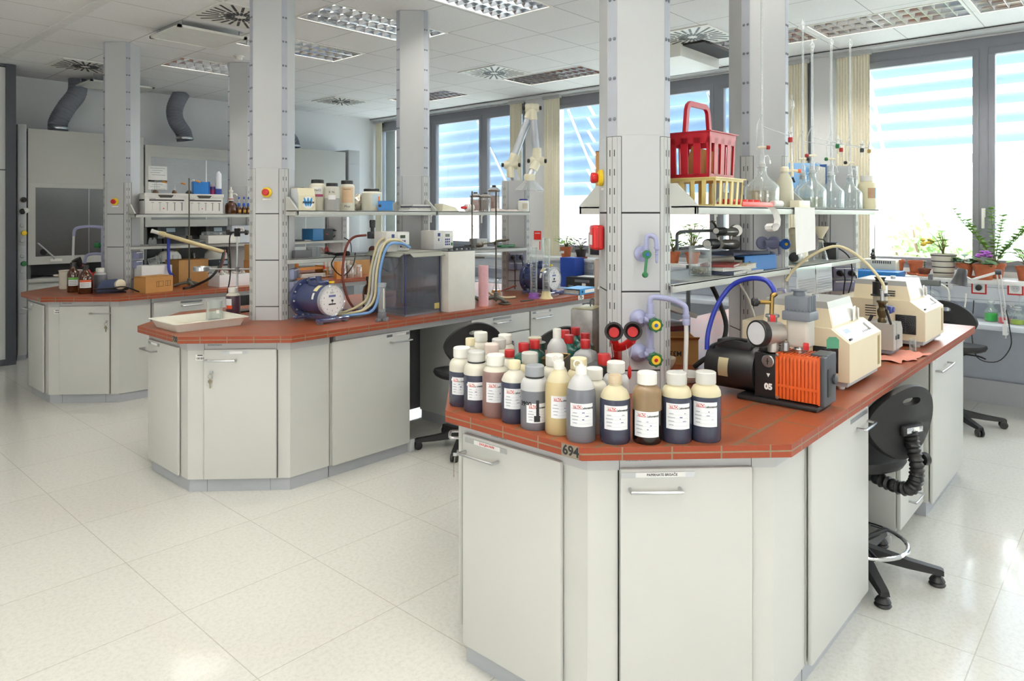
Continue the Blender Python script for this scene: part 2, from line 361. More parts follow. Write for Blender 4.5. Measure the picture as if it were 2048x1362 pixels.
def ceiling_light(x0, x1, y0, y1, label, lx):
    cx, cy = (x0+x1)/2, (y0+y1)/2; t = T('ceiling_light', label, 'light', (cx, cy, CZ), 0 if lx else pi/2, 'louvred ceiling lights')
    L, Wd = ((x1-x0), (y1-y0)) if lx else ((y1-y0), (x1-x0)); l, w = L/2, Wd/2; b = B(white_pl)
    for q in ((-l, l, -w, -w+.018), (-l, l, w-.018, w), (-l, -l+.018, -w+.018, w-.018), (l-.018, l, -w+.018, w-.018)): b.box(q[0], q[1], q[2], q[3], -.006, .0)
    for q in ((-l, l, -w, -w+.004), (-l, l, w-.004, w), (-l, -l+.004, -w+.004, w-.004), (l-.004, l, -w+.004, w-.004)): b.box(q[0], q[1], q[2], q[3], .0, .085)
    b.box(-l, l, -w, w, .085, .095); P('frame', b, t); b = B(louv); w2, l2 = w-.018, l-.018
    for i in range(4): y = -w2+2*w2*i/3.0; b.prism([(y-.024, .042), (y+.024, .042), (y+.008, .016), (y+.002, -.002), (y-.002, -.002), (y-.008, .016)], -l2, l2, 'x')
    nc = 12
    for i in range(nc+1): x = -l2+2*l2*i/nc; b.prism([(x-.008, .036), (x+.008, .036), (x+.0015, 0), (x-.0015, 0)], -w2, w2, 'y')
    P('louvre', b, t); b = B(tubew)
    for i in range(3): b.cyl((-l2, -w2+2*w2*(i+.5)/3, .062), (l2, -w2+2*w2*(i+.5)/3, .062), .013, n=10)
    P('lamp_tube', b, t); return t
for l in LAMPS: ceiling_light(*l)
def star_vent(cx, cy, label):
    t = T('ceiling_vent', label, 'vent', (cx, cy, CZ-.004), 0, 'star slotted air vents'); s = .295
    P('plate', B(white_pl).box(-s, s, -s, s, -.006, .003), t)
    b = B(black_pl)
    for k in range(24):
        a = 2*pi*k/24+.13; r1 = min(.27/max(abs(cos(a)), abs(sin(a))), .36)
        q = [(.07, .155), (.17, r1)] if k % 2 else [(.045, .13), (.15, r1)]
        for r0, r2 in q:
            r2 = min(r2, r1)
            b.cbox(((r0+r2)/2*cos(a), (r0+r2)/2*sin(a), -.0066), (r2-r0, .021, .0016), rz=a)
    P('slot_pattern', b, t, sharp=30)
star_vent(5.85, 5.55, 'square star slotted ceiling vent at the centre, black slots'); star_vent(5.85, 8.57, 'farthest star slotted ceiling vent near the back wall corner')
star_vent(2.8, 5.52, 'large star slotted ceiling vent left of the nearest tower of the centre bench'); star_vent(5.87, 3.08, 'star slotted ceiling vent right of the front bench tower')
star_vent(2.6, 8.62, 'dark star slotted ceiling vent above the left grey duct')
def baffle(x0, x1, y0, y1, z, label):
    t = T('ceiling_panel', label, 'panel', ((x0+x1)/2, (y0+y1)/2, z)); w, d = (x1-x0)/2, (y1-y0)/2
    b = B(white_pl)
    for q in ((-w, w, -d, -d+.03), (-w, w, d-.03, d), (-w, -w+.03, -d, d), (w-.03, w, -d, d)): b.box(q[0], q[1], q[2], q[3], 0, .02)
    P('rim', b, t); P('panel_sheet', B(M('panel_sheet_grey', (236, 237, 232), .4)).box(-w+.03, w-.03, -d+.03, d-.03, .004, .014), t)
    b = B(steel)
    for sx in (-1, 1):
        for sy in (-1, 1): b.cyl((sx*(w-.05), sy*(d-.05), .014), (sx*(w-.05), sy*(d-.05), CZ-z), .004)
    P('hanger_rod', b, t)
baffle(2.48, 3.08, 5.95, 6.55, CZ-.07, 'hanging white rimmed panel below the ceiling beside the nearest centre tower')
baffle(2.75, 3.45, 8.95, 9.5, CZ-.1, 'hanging white rimmed panel beside the left duct')
t = T('ceiling_unit', 'white box hanging under the ceiling between the two front bench towers', 'air unit', (6.45, 3.55, CZ-.13))
P('casing', B(white_pl).box(-.45, .35, -.28, .3, 0, .125, .006), t); P('air_opening', B(gapdark).box(-.42, .33, -.5, -.285, .1, .124), t)
t = T('smoke_detector', 'small round white smoke detector on the ceiling', 'smoke detector', (3.49, 6.92, CZ-.045))
P('base', B(white_pl).lathe([(.05, .03), (.055, .045)], 20), t); P('sensor_head', B(white_pl).lathe([(.018, 0), (.034, .004), (.04, .03)], 20), t)
# ---- fume hoods along the back wall
hood_g = M('fume_hood_grey', (196, 196, 190), .45, var=.02, scale=3); hood_in = M('fume_hood_interior', (96, 98, 98), .5, var=.05)
def fume_hood(x0, x1, zt, zs, zg, label, sash_open=False):
    y = 9.3; t = T('fume_hood', label, 'fume hood', ((x0+x1)/2, y+.25, 0)); w = (x1-x0)/2-.006; f = -.25; bk = .29
    P('base_unit', B(hood_g).box(-w, w, f+.06, bk, .08, .86, .004), t); P('plinth', B(plinth_g).box(-w+.01, w-.01, f+.12, bk, 0, .08), t)
    for i in (-1, 1):
        d = P('cabinet_door', B(cabinet).box(min(0, i*w)+.01, max(0, i*w)-.01, f+.036, f+.058, .12, .84, .004), t)
        P('handle', B(steel).tube([(i*.1, f+.036, .78), (i*.1, f+.004, .78), (i*.22, f+.004, .78), (i*.22, f+.036, .78)], .006, sub=1), d)
    P('work_surface', B(hood_g).box(-w, w, f, bk, .86, .9, .005), t)
    P('upper_panel', B(hood_g).box(-w, w, f, f+.03, zs, zt, .004), t); P('top_cover', B(hood_g).box(-w, w, f+.03, bk, zt-.03, zt-.002), t)
    b = B(hood_in); b.box(-w, w, bk-.02, bk, .9, zt-.03); b.box(-w, -w+.03, f+.03, bk-.02, .9, zt-.03); b.box(w-.03, w, f+.03, bk-.02, .9, zt-.03); b.box(-w+.03, w-.03, f+.03, bk-.02, zs+.05, zs+.07)
    b.box(-w+.03, w-.03, bk-.2, bk-.02, 1.52, 1.535); P('liner', b, t)
    s = B(hood_g); f2 = f-.004
    s.box(-w, -w+.07, f2, f+.026, zg, zs); s.box(w-.07, w, f2, f+.026, zg, zs); s.box(-w+.07, w-.07, f2, f+.026, zs-.05, zs); s.box(-w+.07, w-.07, f2, f+.026, zg, zg+.09)
    sh = P('sash_frame', s, t); P('sash_glass', B(GL('hood_glass', (64, 68, 68), .5, .3, (150, 154, 152))).box(-w+.07, w-.07, f+.008, f+.014, zg+.09, zs-.05), sh)
    P('sash_rail', B(steel).box(-.004, .004, f+.004, f+.012, zg+.09, zs-.05), sh)
    return t
h1 = fume_hood(2.225, 3.46, 2.59, 1.98, 1.06, 'grey fume hood at far left with closed dark glass sash')
b = B(steel).tube([(-.52, -.256, 1.3), (-.52, -.28, 1.3), (-.36, -.285, 1.13), (-.36, -.256, 1.12)], .008, sub=1); P('sash_handle', b, h1)
b = B(black_pl).lathe([(.035, 0), (.03, -.012)], 18, (-.46, -.243, 1.2), 'y'); P('cable_grommet', b, h1)
b = B(white_pl).box(-.4, -.28, -.258, -.254, 1.09, 1.12); P('switch_plate', b, h1)
h2 = fume_hood(3.465, 5.02, 2.5, 2.4, 1.47, 'fume hood in the middle with its tall glass sash and two sheets of paper')
h3 = fume_hood(5.025, 6.44, 2.6, 2.0, 1.06, 'fume hood at the right end, pale plain upper panel')
def hood_post(x0, x1, zt, label, taps):
    y = 9.3; t = T('fume_hood_post', label, 'service post', ((x0+x1)/2, y+.27, 0)); w = (x1-x0)/2-.004
    P('post_body', B(frame_g).box(-w, w, -.27, .27, .06, zt, .003), t); P('plinth', B(plinth_g).box(-w, w, -.24, .27, 0, .06), t)
    z = .14
    while z < zt-.1:
        h = min(.38, zt-.03-z); P('post_panel', B(tower_g).box(-w+.008, w-.008, -.274, -.27, z, z+h-.006, .001), t); z += .38
    for z, m, kind in taps:
        if kind == 'tap':
            b = B(m); b.rod((0, -.274, z), (0, -.36, z), [(.014, 0), (.014, .4), (.024, .45), (.03, .75), (.024, .96), (.01, 1)], 14); P('gas_tap', b, t)
            for dz in (-.085, .085): P('blank_cap', B(frame_g).lathe([(.024, 0), (.02, -.006)], 16, (0, -.274, z+dz), 'y'), t)
        else: P('control_knob', B(m).rod((kind, -.274, z), (kind, -.31, z), [(.03, 0), (.03, .5), (.02, .55), (.018, 1)], 16), t)
hood_post(2.13, 2.221, 2.63, 'narrow grey service post with knobs and yellow tap at far left hood', [(1.66, black_pl, 0), (1.79, black_pl, .01), (1.67, white_pl, .03), (1.42, yellow_pl, 'tap'), (1.08, green_pl, 'tap')])
hood_post(6.48, 6.7, 2.64, 'grey panelled service post at the right end of the fume hoods', [])
duct_m = M('grey_flexible_duct', (118, 122, 132), .55, var=.05)
def duct(pts, r, label):
    t = T('ventilation_duct', label, 'duct', (pts[0][0], pts[0][1], pts[0][2]))
    P('flexible_hose', B(duct_m).tube(pts, r, 20, sub=22, rf=lambda u: r*(1+.045*sin(u*2*pi*34))), t, world=True, sharp=70)
    P('clamp_band', B(steel).lathe([(r*1.07, .02), (r*1.09, .025), (r*1.09, .045), (r*1.07, .05)], 24), t)
duct([(2.6, 9.58, 2.61), (2.6, 9.58, 2.72), (2.68, 9.56, 2.9), (2.79, 9.56, 3.08), (2.8, 9.56, 3.25)], .1, 'leaning corrugated grey duct on the left fume hood')
duct([(4.08, 9.58, 2.61), (4.06, 9.58, 2.72), (3.96, 9.58, 2.88), (3.95, 9.58, 3.05), (4.04, 9.58, 3.25)], .1, 'curved corrugated grey duct on the middle fume hood')
duct([(5.68, 9.58, 2.625), (5.66, 9.58, 2.72), (5.52, 9.58, 2.9), (5.5, 9.58, 3.05), (5.58, 9.58, 3.25)], .11, 'corrugated grey duct on the right hood, mostly hidden by the nearest centre tower')
for px, py, nm in ((316, 348, 'upper'), (316, 373, 'lower')):       # sheets taped on the sash
    x, z = aty(px, py, 9.285); t = T('paper_sheet', '%s of two white paper sheets taped to the middle fume hood glass' % nm, 'paper', (x, 9.292, z-.1 if nm == 'upper' else z-.04))
    h = .2 if nm == 'upper' else .12
    P('sheet', B(paper).box(-.115, .115, 0, .0015, 0, h), t); b = B(inkgrey)
    for i in range(4): b.box(-.09+.02*(i % 2), .09-.03*(i % 3), -.0006, 0, h-.03-i*.028, h-.026-i*.028)
    P('handwriting', b, t)
for px in (99, 133, 155):
    x, z = aty(px, 408, 9.7); S('bottle', B(black_pl).lathe([(.036, 0), (.036, .1), (.02, .13), (.016, .17), (.02, .17), (.02, .2)], 14), 'dark bottle on the shelf inside the far left fume hood', 'bottle', (x, 9.74, 1.536), 0, 'bottles inside the left fume hood')
# ---- outside
Sx = M('sun_louvre_slat', (146, 168, 192), .6, var=.04, scale=2)
for y0, y1, ext, lab in ((6.3, 10.2, .15, 'pale blue slatted sun shade outside the far left window'), (2.4, 6.25, .15, 'pale blue slatted sun shade outside the middle window'), (-1.6, 2.35, .062, 'open pale slats of the sun shade outside the right window')):
    t = T('sun_shade', lab, 'sun shade', (8.5, (y0+y1)/2, 3.5)); n = 9 if ext > .1 else 7; w = (y1-y0)/2
    b = B(Sx)
    for i in range(n):
        z = -.08-i*.2; xo = .25+i*.0; b.prism([(xo-.1, z+ext*.6), (xo+.1, z-ext*.6), (xo+.1, z-ext*.6-.006), (xo-.1, z+ext*.6-.006)], -w, w, 'y')
    P('slat_panel', b, t)
    for q in (-.2, .9): P('support_arm', B(steel).tube([(-.6, w*q, -.4), (.2, w*q, -1.5)], .02), t)
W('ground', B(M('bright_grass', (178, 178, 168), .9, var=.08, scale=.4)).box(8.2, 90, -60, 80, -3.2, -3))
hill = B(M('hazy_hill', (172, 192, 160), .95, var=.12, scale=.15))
rng = random.Random(3)
prev = [(60+rng.uniform(-2, 2), -60+i*7, -3) for i in range(21)]
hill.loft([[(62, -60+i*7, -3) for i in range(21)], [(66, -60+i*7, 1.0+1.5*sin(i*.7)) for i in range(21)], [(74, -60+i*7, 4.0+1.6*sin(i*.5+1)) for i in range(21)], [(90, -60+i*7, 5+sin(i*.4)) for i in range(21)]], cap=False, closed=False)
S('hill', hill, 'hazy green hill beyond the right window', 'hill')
leafm = M('tree_leaves', (132, 162, 96), .8, var=.3, scale=3); barkm = M('tree_bark', (110, 90, 70), .9, var=.2)
def tree(x, y, h, r, label, seed):
    g = random.Random(seed); t = T('tree', label, 'tree', (x, y, -3), 0, 'trees outside the window'); b = B(barkm); b.tube([(0, 0, 0), (.1, 0, h*.4), (0, .1, h*.8)], .16, 8, r2=.05)
    for i in range(5): a = g.uniform(0, 6.28); b.tube([(0, 0, h*(.35+.08*i)), (r*.4*cos(a), r*.4*sin(a), h*(.5+.08*i)), (r*.75*cos(a), r*.75*sin(a), h*(.6+.08*i))], .05, 6, r2=.015)
    P('trunk', b, t); b = B(leafm); co = []; fa = []
    for i in range(1500):
        u = g.gauss(0, .42), g.gauss(0, .42), g.gauss(0, .42); p = Vector((u[0]*r, u[1]*r, h*.68+u[2]*h*.3)); a = Vector((g.uniform(-1, 1), g.uniform(-1, 1), g.uniform(-1, 1))).normalized()*.1; c = a.orthogonal().normalized()*.06
        k = len(co); co += [p-a, p+c, p+a, p-c]; fa.append((k, k+1, k+2, k+3))
    b.faces(co, fa); P('foliage', b, t)
tree(17, 3.6, 4.7, .75, 'slender bright green tree outside the right window beside the hanging plastic sleeve', 1); tree(26, 4.1, 3.9, .8, 'pale tree behind the striped flower pot, outside', 2)
tree(21, .35, 4.6, 1.0, 'green tree outside at the right edge of the window', 3); tree(34, 2.3, 5.6, 1.6, 'small bluish round tree far outside behind the window handle', 4)
t = T('house', 'neighbouring house with pale red tiled roof outside the left windows', 'house', (24, 24, -3))
P('wall', B(M('house_wall', (226, 224, 218), .8)).box(-3, 6, -12, 12, 0, 4.3), t)
P('roof', B(grid_mat('roof_tiles', (206, 172, 160), (170, 140, 130), .4, .3, .02, .8, var=.1, vec='Object')).prism([(-3.5, 4.2), (1.5, 5.4), (6.5, 4.2)], -12.5, 12.5, 'y'), t)
for i in range(5): P('house_window', B(M('house_pane', (150, 160, 170), .2)).box(-3.03, -3, -10+i*4.4, -8.8+i*4.4, 2.4, 3.8), t)
# ================================================================ BENCHES
BX = (1.715, 1.723, 1.766); BYY = (.808, 3.68, 6.53); BW = 1.515; CH = .455; BE = 5.25; ZT = .92; ZB = .88
YC = tuple(y+BW/2 for y in BYY)
BN = ('front bench', 'centre bench', 'far bench')
def outline(i, ins, xe=BE):
    x0, y0, y1 = BX[i], BYY[i], BYY[i]+BW; k = ins*math.tan(pi/8); c = CH
    return [(x0+ins, y0+c+k), (x0+c+k, y0+ins), (xe, y0+ins), (xe, y1-ins), (x0+c+k, y1-ins), (x0+ins, y1-c-k)]
def slab(i):
    b = B(tile_top); o = outline(i, 0); n = len(o); bm = b.bm; uv = bm.loops.layers.uv.new('UVMap')
    lo = [bm.verts.new((x, y, ZB)) for x, y in o]; hi = [bm.verts.new((x, y, ZT)) for x, y in o]
    bm.faces.new(hi).material_index = 0; bm.faces.new(lo[::-1]).material_index = 0
    b.use(tile_edge); u = .03
    for k in range(n):
        j = (k+1) % n; L = (Vector(o[j])-Vector(o[k])).length; f = bm.faces.new((lo[k], lo[j], hi[j], hi[k])); f.material_index = 1
        for lp, (uu, vv) in zip(f.loops, ((u, .0022), (u+L, .0022), (u+L, .0428), (u, .0428))): lp[uv].uv = (uu, vv)
        u += L
    return b
def wroot(o):
    while o.parent: o = o.parent
    return mat_of(o).inverted()
def TXTW(st, size, mat, parent, mw, **k): return TXT(st, size, mat, parent, wroot(parent) @ mw, **k)
def bar_handle(b, M0, u0, u1, z, out=.034, r=.0055):
    b.xf(M0).tube([(u0, 0, z), (u0, out*.7, z), (u0+.012, out, z), (u1-.012, out, z), (u1, out*.7, z), (u1, 0, z)], r, 10, sub=3); b.xf(Matrix.Identity(4)); return b
def add_door(root, M0, u0, u1, z0, z1, h=None, name='door', tag=None, key=None, bev=.011, hz=.062):
    th = .022
    d = P(name, B(cabinet).xf(M0).box(u0, u1, .004, th, z0, z1, bev, 2), root, world=True)
    if h:
        P('handle', bar_handle(B(steel), M0 @ Matrix.Translation((0, th, 0)), h[0], h[1], z1-hz), d, world=True)
    if tag:
        P('label_holder', B(steel).xf(M0).box(tag[0], tag[1], th-.001, th+.0015, z1-.028, z1-.011), d, world=True)
        if tag[2]:
            P('name_strip', B(paper).xf(M0).box(tag[0]+.045, tag[1]-.03, th+.0015, th+.002, z1-.027, z1-.012), d, world=True)
    if key:
        b = B(steel).xf(M0); b.rod((key, th, z1-.13), (key, th+.008, z1-.13), [(.011, 0), (.011, .8), (.009, 1)], 14); b.box(key-.002, key+.002, th+.008, th+.022, z1-.142, z1-.13)
        P('lock', b, d, world=True)
        b = B(M('key_metal', (150, 142, 120), .35, metal=1)).xf(M0); y = th+.016; b.torus((key, y, z1-.155), .013, .0012, 16, 6, 'y')
        b.lathe([(.0125, -.0008), (.0125, .0008)], 16, (key, y+.003, z1-.182), 'y'); b.box(key-.003, key+.003, y+.002, y+.004, z1-.222, z1-.19); b.box(key+.003, key+.006, y+.002, y+.004, z1-.218, z1-.208)
        P('key', b, d, world=True)
    return d
FE, FS, FC = (-1, 0, 0), (0, -1, 0), (-.70711, -.70711, 0)
CB = .066
def end_unit(i, label, xs, endtag=None, ctag=None, chand=(.1, .27), ckey=None, sticker=True, ehand=(.02, .18), maker=True):
    x0, y0 = BX[i], BYY[i]; t = T('end_cabinet', label, 'cabinet', (x0+.4, YC[i], 0)); xe = xs-.004
    o = outline(i, CB, xe); P('carcass', B(cabinet).prism(o, .075, .828), t, world=True)
    P('plinth', B(plinth_g).prism(outline(i, .077, xe), 0, .075), t, world=True)
    rail = B(frame_g).prism(outline(i, .06, xe), .829, ZB-.002); P('top_rail', rail, t, world=True)
    k = CB*math.tan(pi/8)
    Me = onface((x0+CB, y0+BW-CH-k, 0), (0, -1, 0), FE); Le = BW-2*CH-2*k
    add_door(t, Me, .012, Le-.09, .078, .838, h=ehand, tag=endtag)
    Mc = onface((x0+CB, y0+CH+k, 0), (1, -1, 0), FC); Lc = (CH-CB+k)*math.sqrt(2)
    Lc = math.hypot(o[1][0]-o[0][0], o[1][1]-o[0][1])
    d = add_door(t, Mc, Lc*.165, Lc*.875, .078, .838, h=(Lc*.165+chand[0], Lc*.165+chand[1]), tag=ctag, key=None if ckey is None else Lc*.165+ckey)
    b = B(gapdark).xf(Mc); b.box(Lc*.165-.003, Lc*.165+.001, -.002, .001, .078, .838); b.box(Lc*.875-.001, Lc*.875+.003, -.002, .001, .078, .838); b.xf(Mc).box(Lc*.165, Lc*.168, .0065, .0068, .83, ZB-.003)
    b.xf(Mc).box(Lc*.872, Lc*.875, .0065, .0068, .83, ZB-.003)
    for q in (.18, .8): b.box(Lc*q, Lc*q+.0016, -.0105, -.0108, .0, .074)
    P('seam', b, t, world=True)
    if sticker:
        s = P('inventory_sticker', B(paper).xf(Mc).box(.045, .105, 0, .0008, .77, .805), t, world=True)
        b = B(ink).xf(Mc); b.box(.055, .085, .0008, .0012, .797, .803)
        for q in range(9): b.box(.05+q*.0055, .052+q*.0055+.001*(q % 3), .0008, .0012, .776, .788)
        P('barcode', b, s, world=True)
    if maker:
        p = Mc @ Vector((Lc*.165+.02, .0069, .862)); TXTW('köttermann', .017, inkgrey, t, txface(p, FC), align='LEFT', name='maker_lettering', bold=.0003)
    # the mirrored chamfer on the far side
    y1 = y0+BW; Mf = onface((x0+CH+k, y1-CB, 0), (-1, -1, 0), (-.70711, .70711, 0))
    add_door(t, Mf, Lc*.125, Lc*.84, .078, .838, h=(Lc*.66, Lc*.8), name='rear_door', key=(Lc*.745 if i == 0 else None))
    return t, Mc, Lc, Me, Le
def worktop(i, label, num, numx=None, num2=None):
    t = T('worktop', label, 'worktop', (BX[i]+1, YC[i], ZB)); P('tiled_slab', slab(i), t, world=True)
    x0, y0 = BX[i], BYY[i]
    P('support_rail', B(frame_g).box(2.515, BE-.05, y0+.062, y0+BW-.062, .832, ZB-.001), t, world=True)
    P('knee_panel', B(M('knee_panel_grey', (150, 152, 154), .5)).box(2.52, BE-.1, YC[i]-.02, YC[i]+.02, .05, .83), t, world=True)
    pl = M('worn_number_plate', (138, 128, 112), .6, var=.15, scale=60)
    p = P('number_plate', B(pl).box(x0-.0015, x0, y0+CH+.012, y0+CH+.078, ZB+.001, ZT-.001), t, world=True)
    TXTW(num, .042, ink, p, txface((x0-.0016, y0+CH+.042, (ZT+ZB)/2), FE), bold=.0012)
    if num2:
        p = P('number_plate', B(paper).box(numx-.04, numx+.04, y0-.0015, y0, ZB+.001, ZT-.001), t, world=True); TXTW(num2, .04, ink, p, txface((numx, y0-.0016, (ZT+ZB)/2), FS), bold=.001)
    return t
worktop(0, 'red tiled worktop of the front bench, crowded with sample bottles', '694')
worktop(1, 'red tiled worktop of the centre bench with a white tray at its end', '700', 4.98, '70-')
worktop(2, 'red tiled worktop of the far bench with brown reagent bottles', '7')
# front bench
t, Mc, Lc, Me, Le = end_unit(0, 'angled grey end cabinet of the front bench, doors facing the viewer', 2.47, endtag=(.03, .23, 1), ctag=(.1, .33, 1), chand=(.03, .185), sticker=False, ehand=(.03, .19))
d = [c for c in t.children if c.name.startswith('door')]
TXTW('PAPIRNATE BRISAČE', .0105, ink, d[1], txface(Mc @ Vector((.2275, .0242, .8185)), FC), bold=.0002)
TXTW('ZAOLJEN PAPIR', .0105, inkred, d[0], txface(Me @ Vector((.1375, .0242, .8185)), FE), bold=.0002)
TXTW('köttermann', .015, inkgrey, t, txface((BX[0]+.0595, BYY[0]+BW-CH-.17, .855), FE), align='LEFT', name='maker_lettering', bold=.0002)
def side_unit(i, x0, x1, label, kind, handle=None, tag=None, depth=.56, z0=.075, name='base_cabinet', key=None):
    y = BYY[i]+CB; t = T(name, label, 'cabinet', ((x0+x1)/2, y+depth/2, 0)); P('carcass', B(cabinet).box(x0, x1, y, y+depth, z0, .828), t, world=True)
    P('plinth', B(plinth_g).box(x0, x1, y+.011, y+depth-.02, 0, z0), t, world=True)
    Ms = onface((x0, y, 0), (1, 0, 0), FS); w = x1-x0
    if kind == 'door': add_door(t, Ms, .004, w-.004, .072, .84, h=handle, tag=tag, key=key)
    else:
        z = .84
        for k, h in enumerate(kind):
            dr = add_door(t, Ms, .004, w-.004, z-h+.006, z, h=(w/2-.09, w/2+.09), name='drawer', tag=(w/2-.1, w/2+.1, 0) if k == 0 else None, hz=.05); z -= h
    return t
side_unit(0, 2.474, 3.143, 'grey base cabinet on the front bench, door beside the black stool', 'door', (.5, .64), (.42, .64, 0))
side_unit(0, 4.3, 5.14, 'grey base cabinet at the window end of the front bench', 'door', (.06, .36))
P('top_bevel', B(white_pl).box(4.32, 5.12, BYY[0]+.036, BYY[0]+.042, .842, .846), [o for o in COL.objects if o.name.startswith('base_cabinet') and not o.parent][-1], world=True)
t = T('drawer_pedestal', 'low grey drawer pedestal standing behind the black stool of the front bench', 'drawer unit', (4.05, 1.185, 0))
P('carcass', B(cabinet).box(-.24, .24, -.27, .27, .07, .6, .004), t); z = .6
for k, h in enumerate((.12, .2, .2)):
    d = P('drawer', B(cabinet).box(-.236, .236, -.292, -.272, z-h+.004, z-.004, .006), t); P('handle', bar_handle(B(steel), onface((0, -.292, 0), (1, 0, 0), FS), -.08, .08, z-h/2), d); z -= h
for sx in (-.2, .2):
    for sy in (-.22, .22): P('foot', B(frame_g).lathe([(.022, 0), (.022, .03), (.012, .035), (.012, .07)], 14, (sx, sy, 0)), t)
# centre bench
t, Mc, Lc, Me, Le = end_unit(1, 'angled grey end cabinet of the centre bench under the white tray', 2.474, endtag=(.03, .2, 1), ctag=(.2, .35, 1), chand=(.015, .185), ckey=.045, ehand=(-.02, .16))
side_unit(1, 2.478, 3.1, 'grey base cabinet of the centre bench, left of the black chair', 'door', (.45, .61), (.42, .61, 1))
side_unit(1, 3.68, 4.35, 'grey drawer cabinet behind the black chair of the centre bench', (.15, .2, .2, .21), name='drawer_cabinet')
side_unit(1, 4.357, 5.07, 'grey base cabinet at the window end of the centre bench', 'door', (.03, .25), (.02, .26, 1))
b = B(frame_g).box(3.1, 3.14, BYY[1]+.05, BYY[1]+.1, 0, .09, .004); S('end_block', b, 'small grey block at the floor beside the centre bench base cabinet', 'foot')
# far bench
end_unit(2, 'angled grey end cabinet of the far bench, key in its lock', 2.51, endtag=(.05, .2, 1), chand=(.27, .43), ckey=.4, ehand=(-.05, .13))
side_unit(2, 2.52, 3.2, 'grey drawer cabinet of the far bench beyond the white tray', (.15, .3, .31), name='drawer_cabinet')
side_unit(2, 3.75, 4.45, 'grey base cabinet of the far bench, mostly hidden', 'door', (.1, .3))
# ================================================================ SERVICE TOWERS
def octo(ap, hw, c=(0, 0)):
    p = []
    for k in range(4):
        a = -3*pi/4+k*pi/2; n = Vector((cos(a), sin(a))); tt = Vector((-sin(a), cos(a)))
        for s in (-1, 1): p.append(tuple(n*ap+tt*(hw*s)+Vector(c)))
    return p
_tw = {}
def tower(xc, yc, full, label, zj=1.927):
    t = T('service_tower', label, 'service tower', (xc, yc, ZT), 0, 'grey service towers on the benches')
    b = B(frame_g); b.prism(octo(.1245, .091), 0, zj-ZT); P('core', b, t)
    if 'panel' not in _tw:
        _tw['panel'] = mesh_of(B(tower_g).box(-.0755, .0755, -.004, 0, 0, .303, .0015, 1), 'panel'); _tw['bolt'] = mesh_of(B(midgrey).lathe([(.0075, 0), (.006, -.003), (.001, -.005)], 10, (0, 0, 0), 'y'), 'bolt')
        u = B(frame_g)
        u.box(-.0225, .0225, -.0035, 0, 0, zj-ZT); u.use(gapdark)
        for k in range(13):
            for sx in (-.0105, .0105): u.box(sx-.0018, sx+.0018, -.0041, -.003, .03+.075*k, .056+.075*k)
        u.box(-.0006, .0006, -.0038, -.0034, 0, zj-ZT); _tw['up'] = mesh_of(u, 'slotted_upright')
        g = B(gapdark)
        g.box(-.0775, .0775, -.0008, 0, 0, zj-ZT); _tw['gap'] = mesh_of(g, 'shadow_gap')
    def put(nm, key, mtx):
        o = bpy.data.objects.new(nm, _tw[key]); COL.objects.link(o); o.parent = t; o.matrix_local = mtx; return o
    dep = .1245+.0005
    for k in (0, 1, 3):
        a = -3*pi/4+k*pi/2; R = Matrix.Rotation(a+pi/2, 4, 'Z')
        put('panel_gap', 'gap', R @ Matrix.Translation((0, -.1246, 0)))
        for z in (-.215, .0945, .4035, .7125):
            if z < 0:
                o = bpy.data.objects.new('panel', mesh_of(B(tower_g).box(-.0755, .0755, -.004, 0, .215, .303, .0015, 1), 'panel')) if 'pl' not in _tw else bpy.data.objects.new('panel', _tw['pl'])
                _tw['pl'] = o.data; COL.objects.link(o); o.parent = t; o.matrix_local = R @ Matrix.Translation((0, -.1247, z))
            else: put('panel', 'panel', R @ Matrix.Translation((0, -.1247, z-.001)))
    ap2 = (.1245+.091)/math.sqrt(2)
    for k in range(4):
        R = Matrix.Rotation(k*pi/2, 4, 'Z'); put('slotted_upright', 'up', R @ Matrix.Translation((0, -ap2, 0)))
    if full:
        h0, h1 = zj-ZT+.002, CZ-ZT-.003
        P('upper_casing', B(tower_g).prism(octo(.1255, .0925), h0, h1), t)
        P('corner_strip', B(M('corner_strip_grey', (172, 176, 186), .4)).prism([(-.021, -.1555), (.021, -.1555), (.021, -.1535), (-.021, -.1535)], h0, h1), t)
        P('corner_strip', B(MATS['corner_strip_grey']).prism([(-.1555, -.021), (-.1555, .021), (-.1535, .021), (-.1535, -.021)], h0, h1), t)
        for z in (.07, .23, .385, .54, .69, .85, 1.01, 1.17):
            for sx in (-.0105, .0105):
                for R in (0, -pi/2): put('bolt', 'bolt', Matrix.Rotation(R, 4, 'Z') @ Matrix.Translation((sx, -.1556, zj-ZT+z)))
    else: P('top_cover', B(frame_g).prism(octo(.128, .094), zj-ZT, zj-ZT+.012), t)
    return t
TXS = (2.48, 3.72, 4.92)
names = {(0, 0): 'nearest grey service tower with water taps, at the front bench', (0, 1): 'second grey service tower of the front bench, behind the red basket', (0, 2): 'short grey service post at the window end of the front bench',
         (1, 0): 'grey service tower with red stop button behind the white tray', (1, 1): 'middle grey service tower of the centre bench, right of the white jars', (1, 2): 'short grey service post of the centre bench carrying the white extraction arm',
         (2, 0): 'far left grey service tower beside the brown reagent bottles', (2, 1): 'grey service tower of the far bench, half hidden by the nearest centre tower', (2, 2): 'short grey service post at the window end of the far bench'}
for i in range(3):
    for k in range(3): tower(TXS[k]+(0.03 if (i, k) == (2, 0) else 0)+(.05 if (i, k) == (1, 2) else 0), YC[i], k < 2, names[(i, k)])
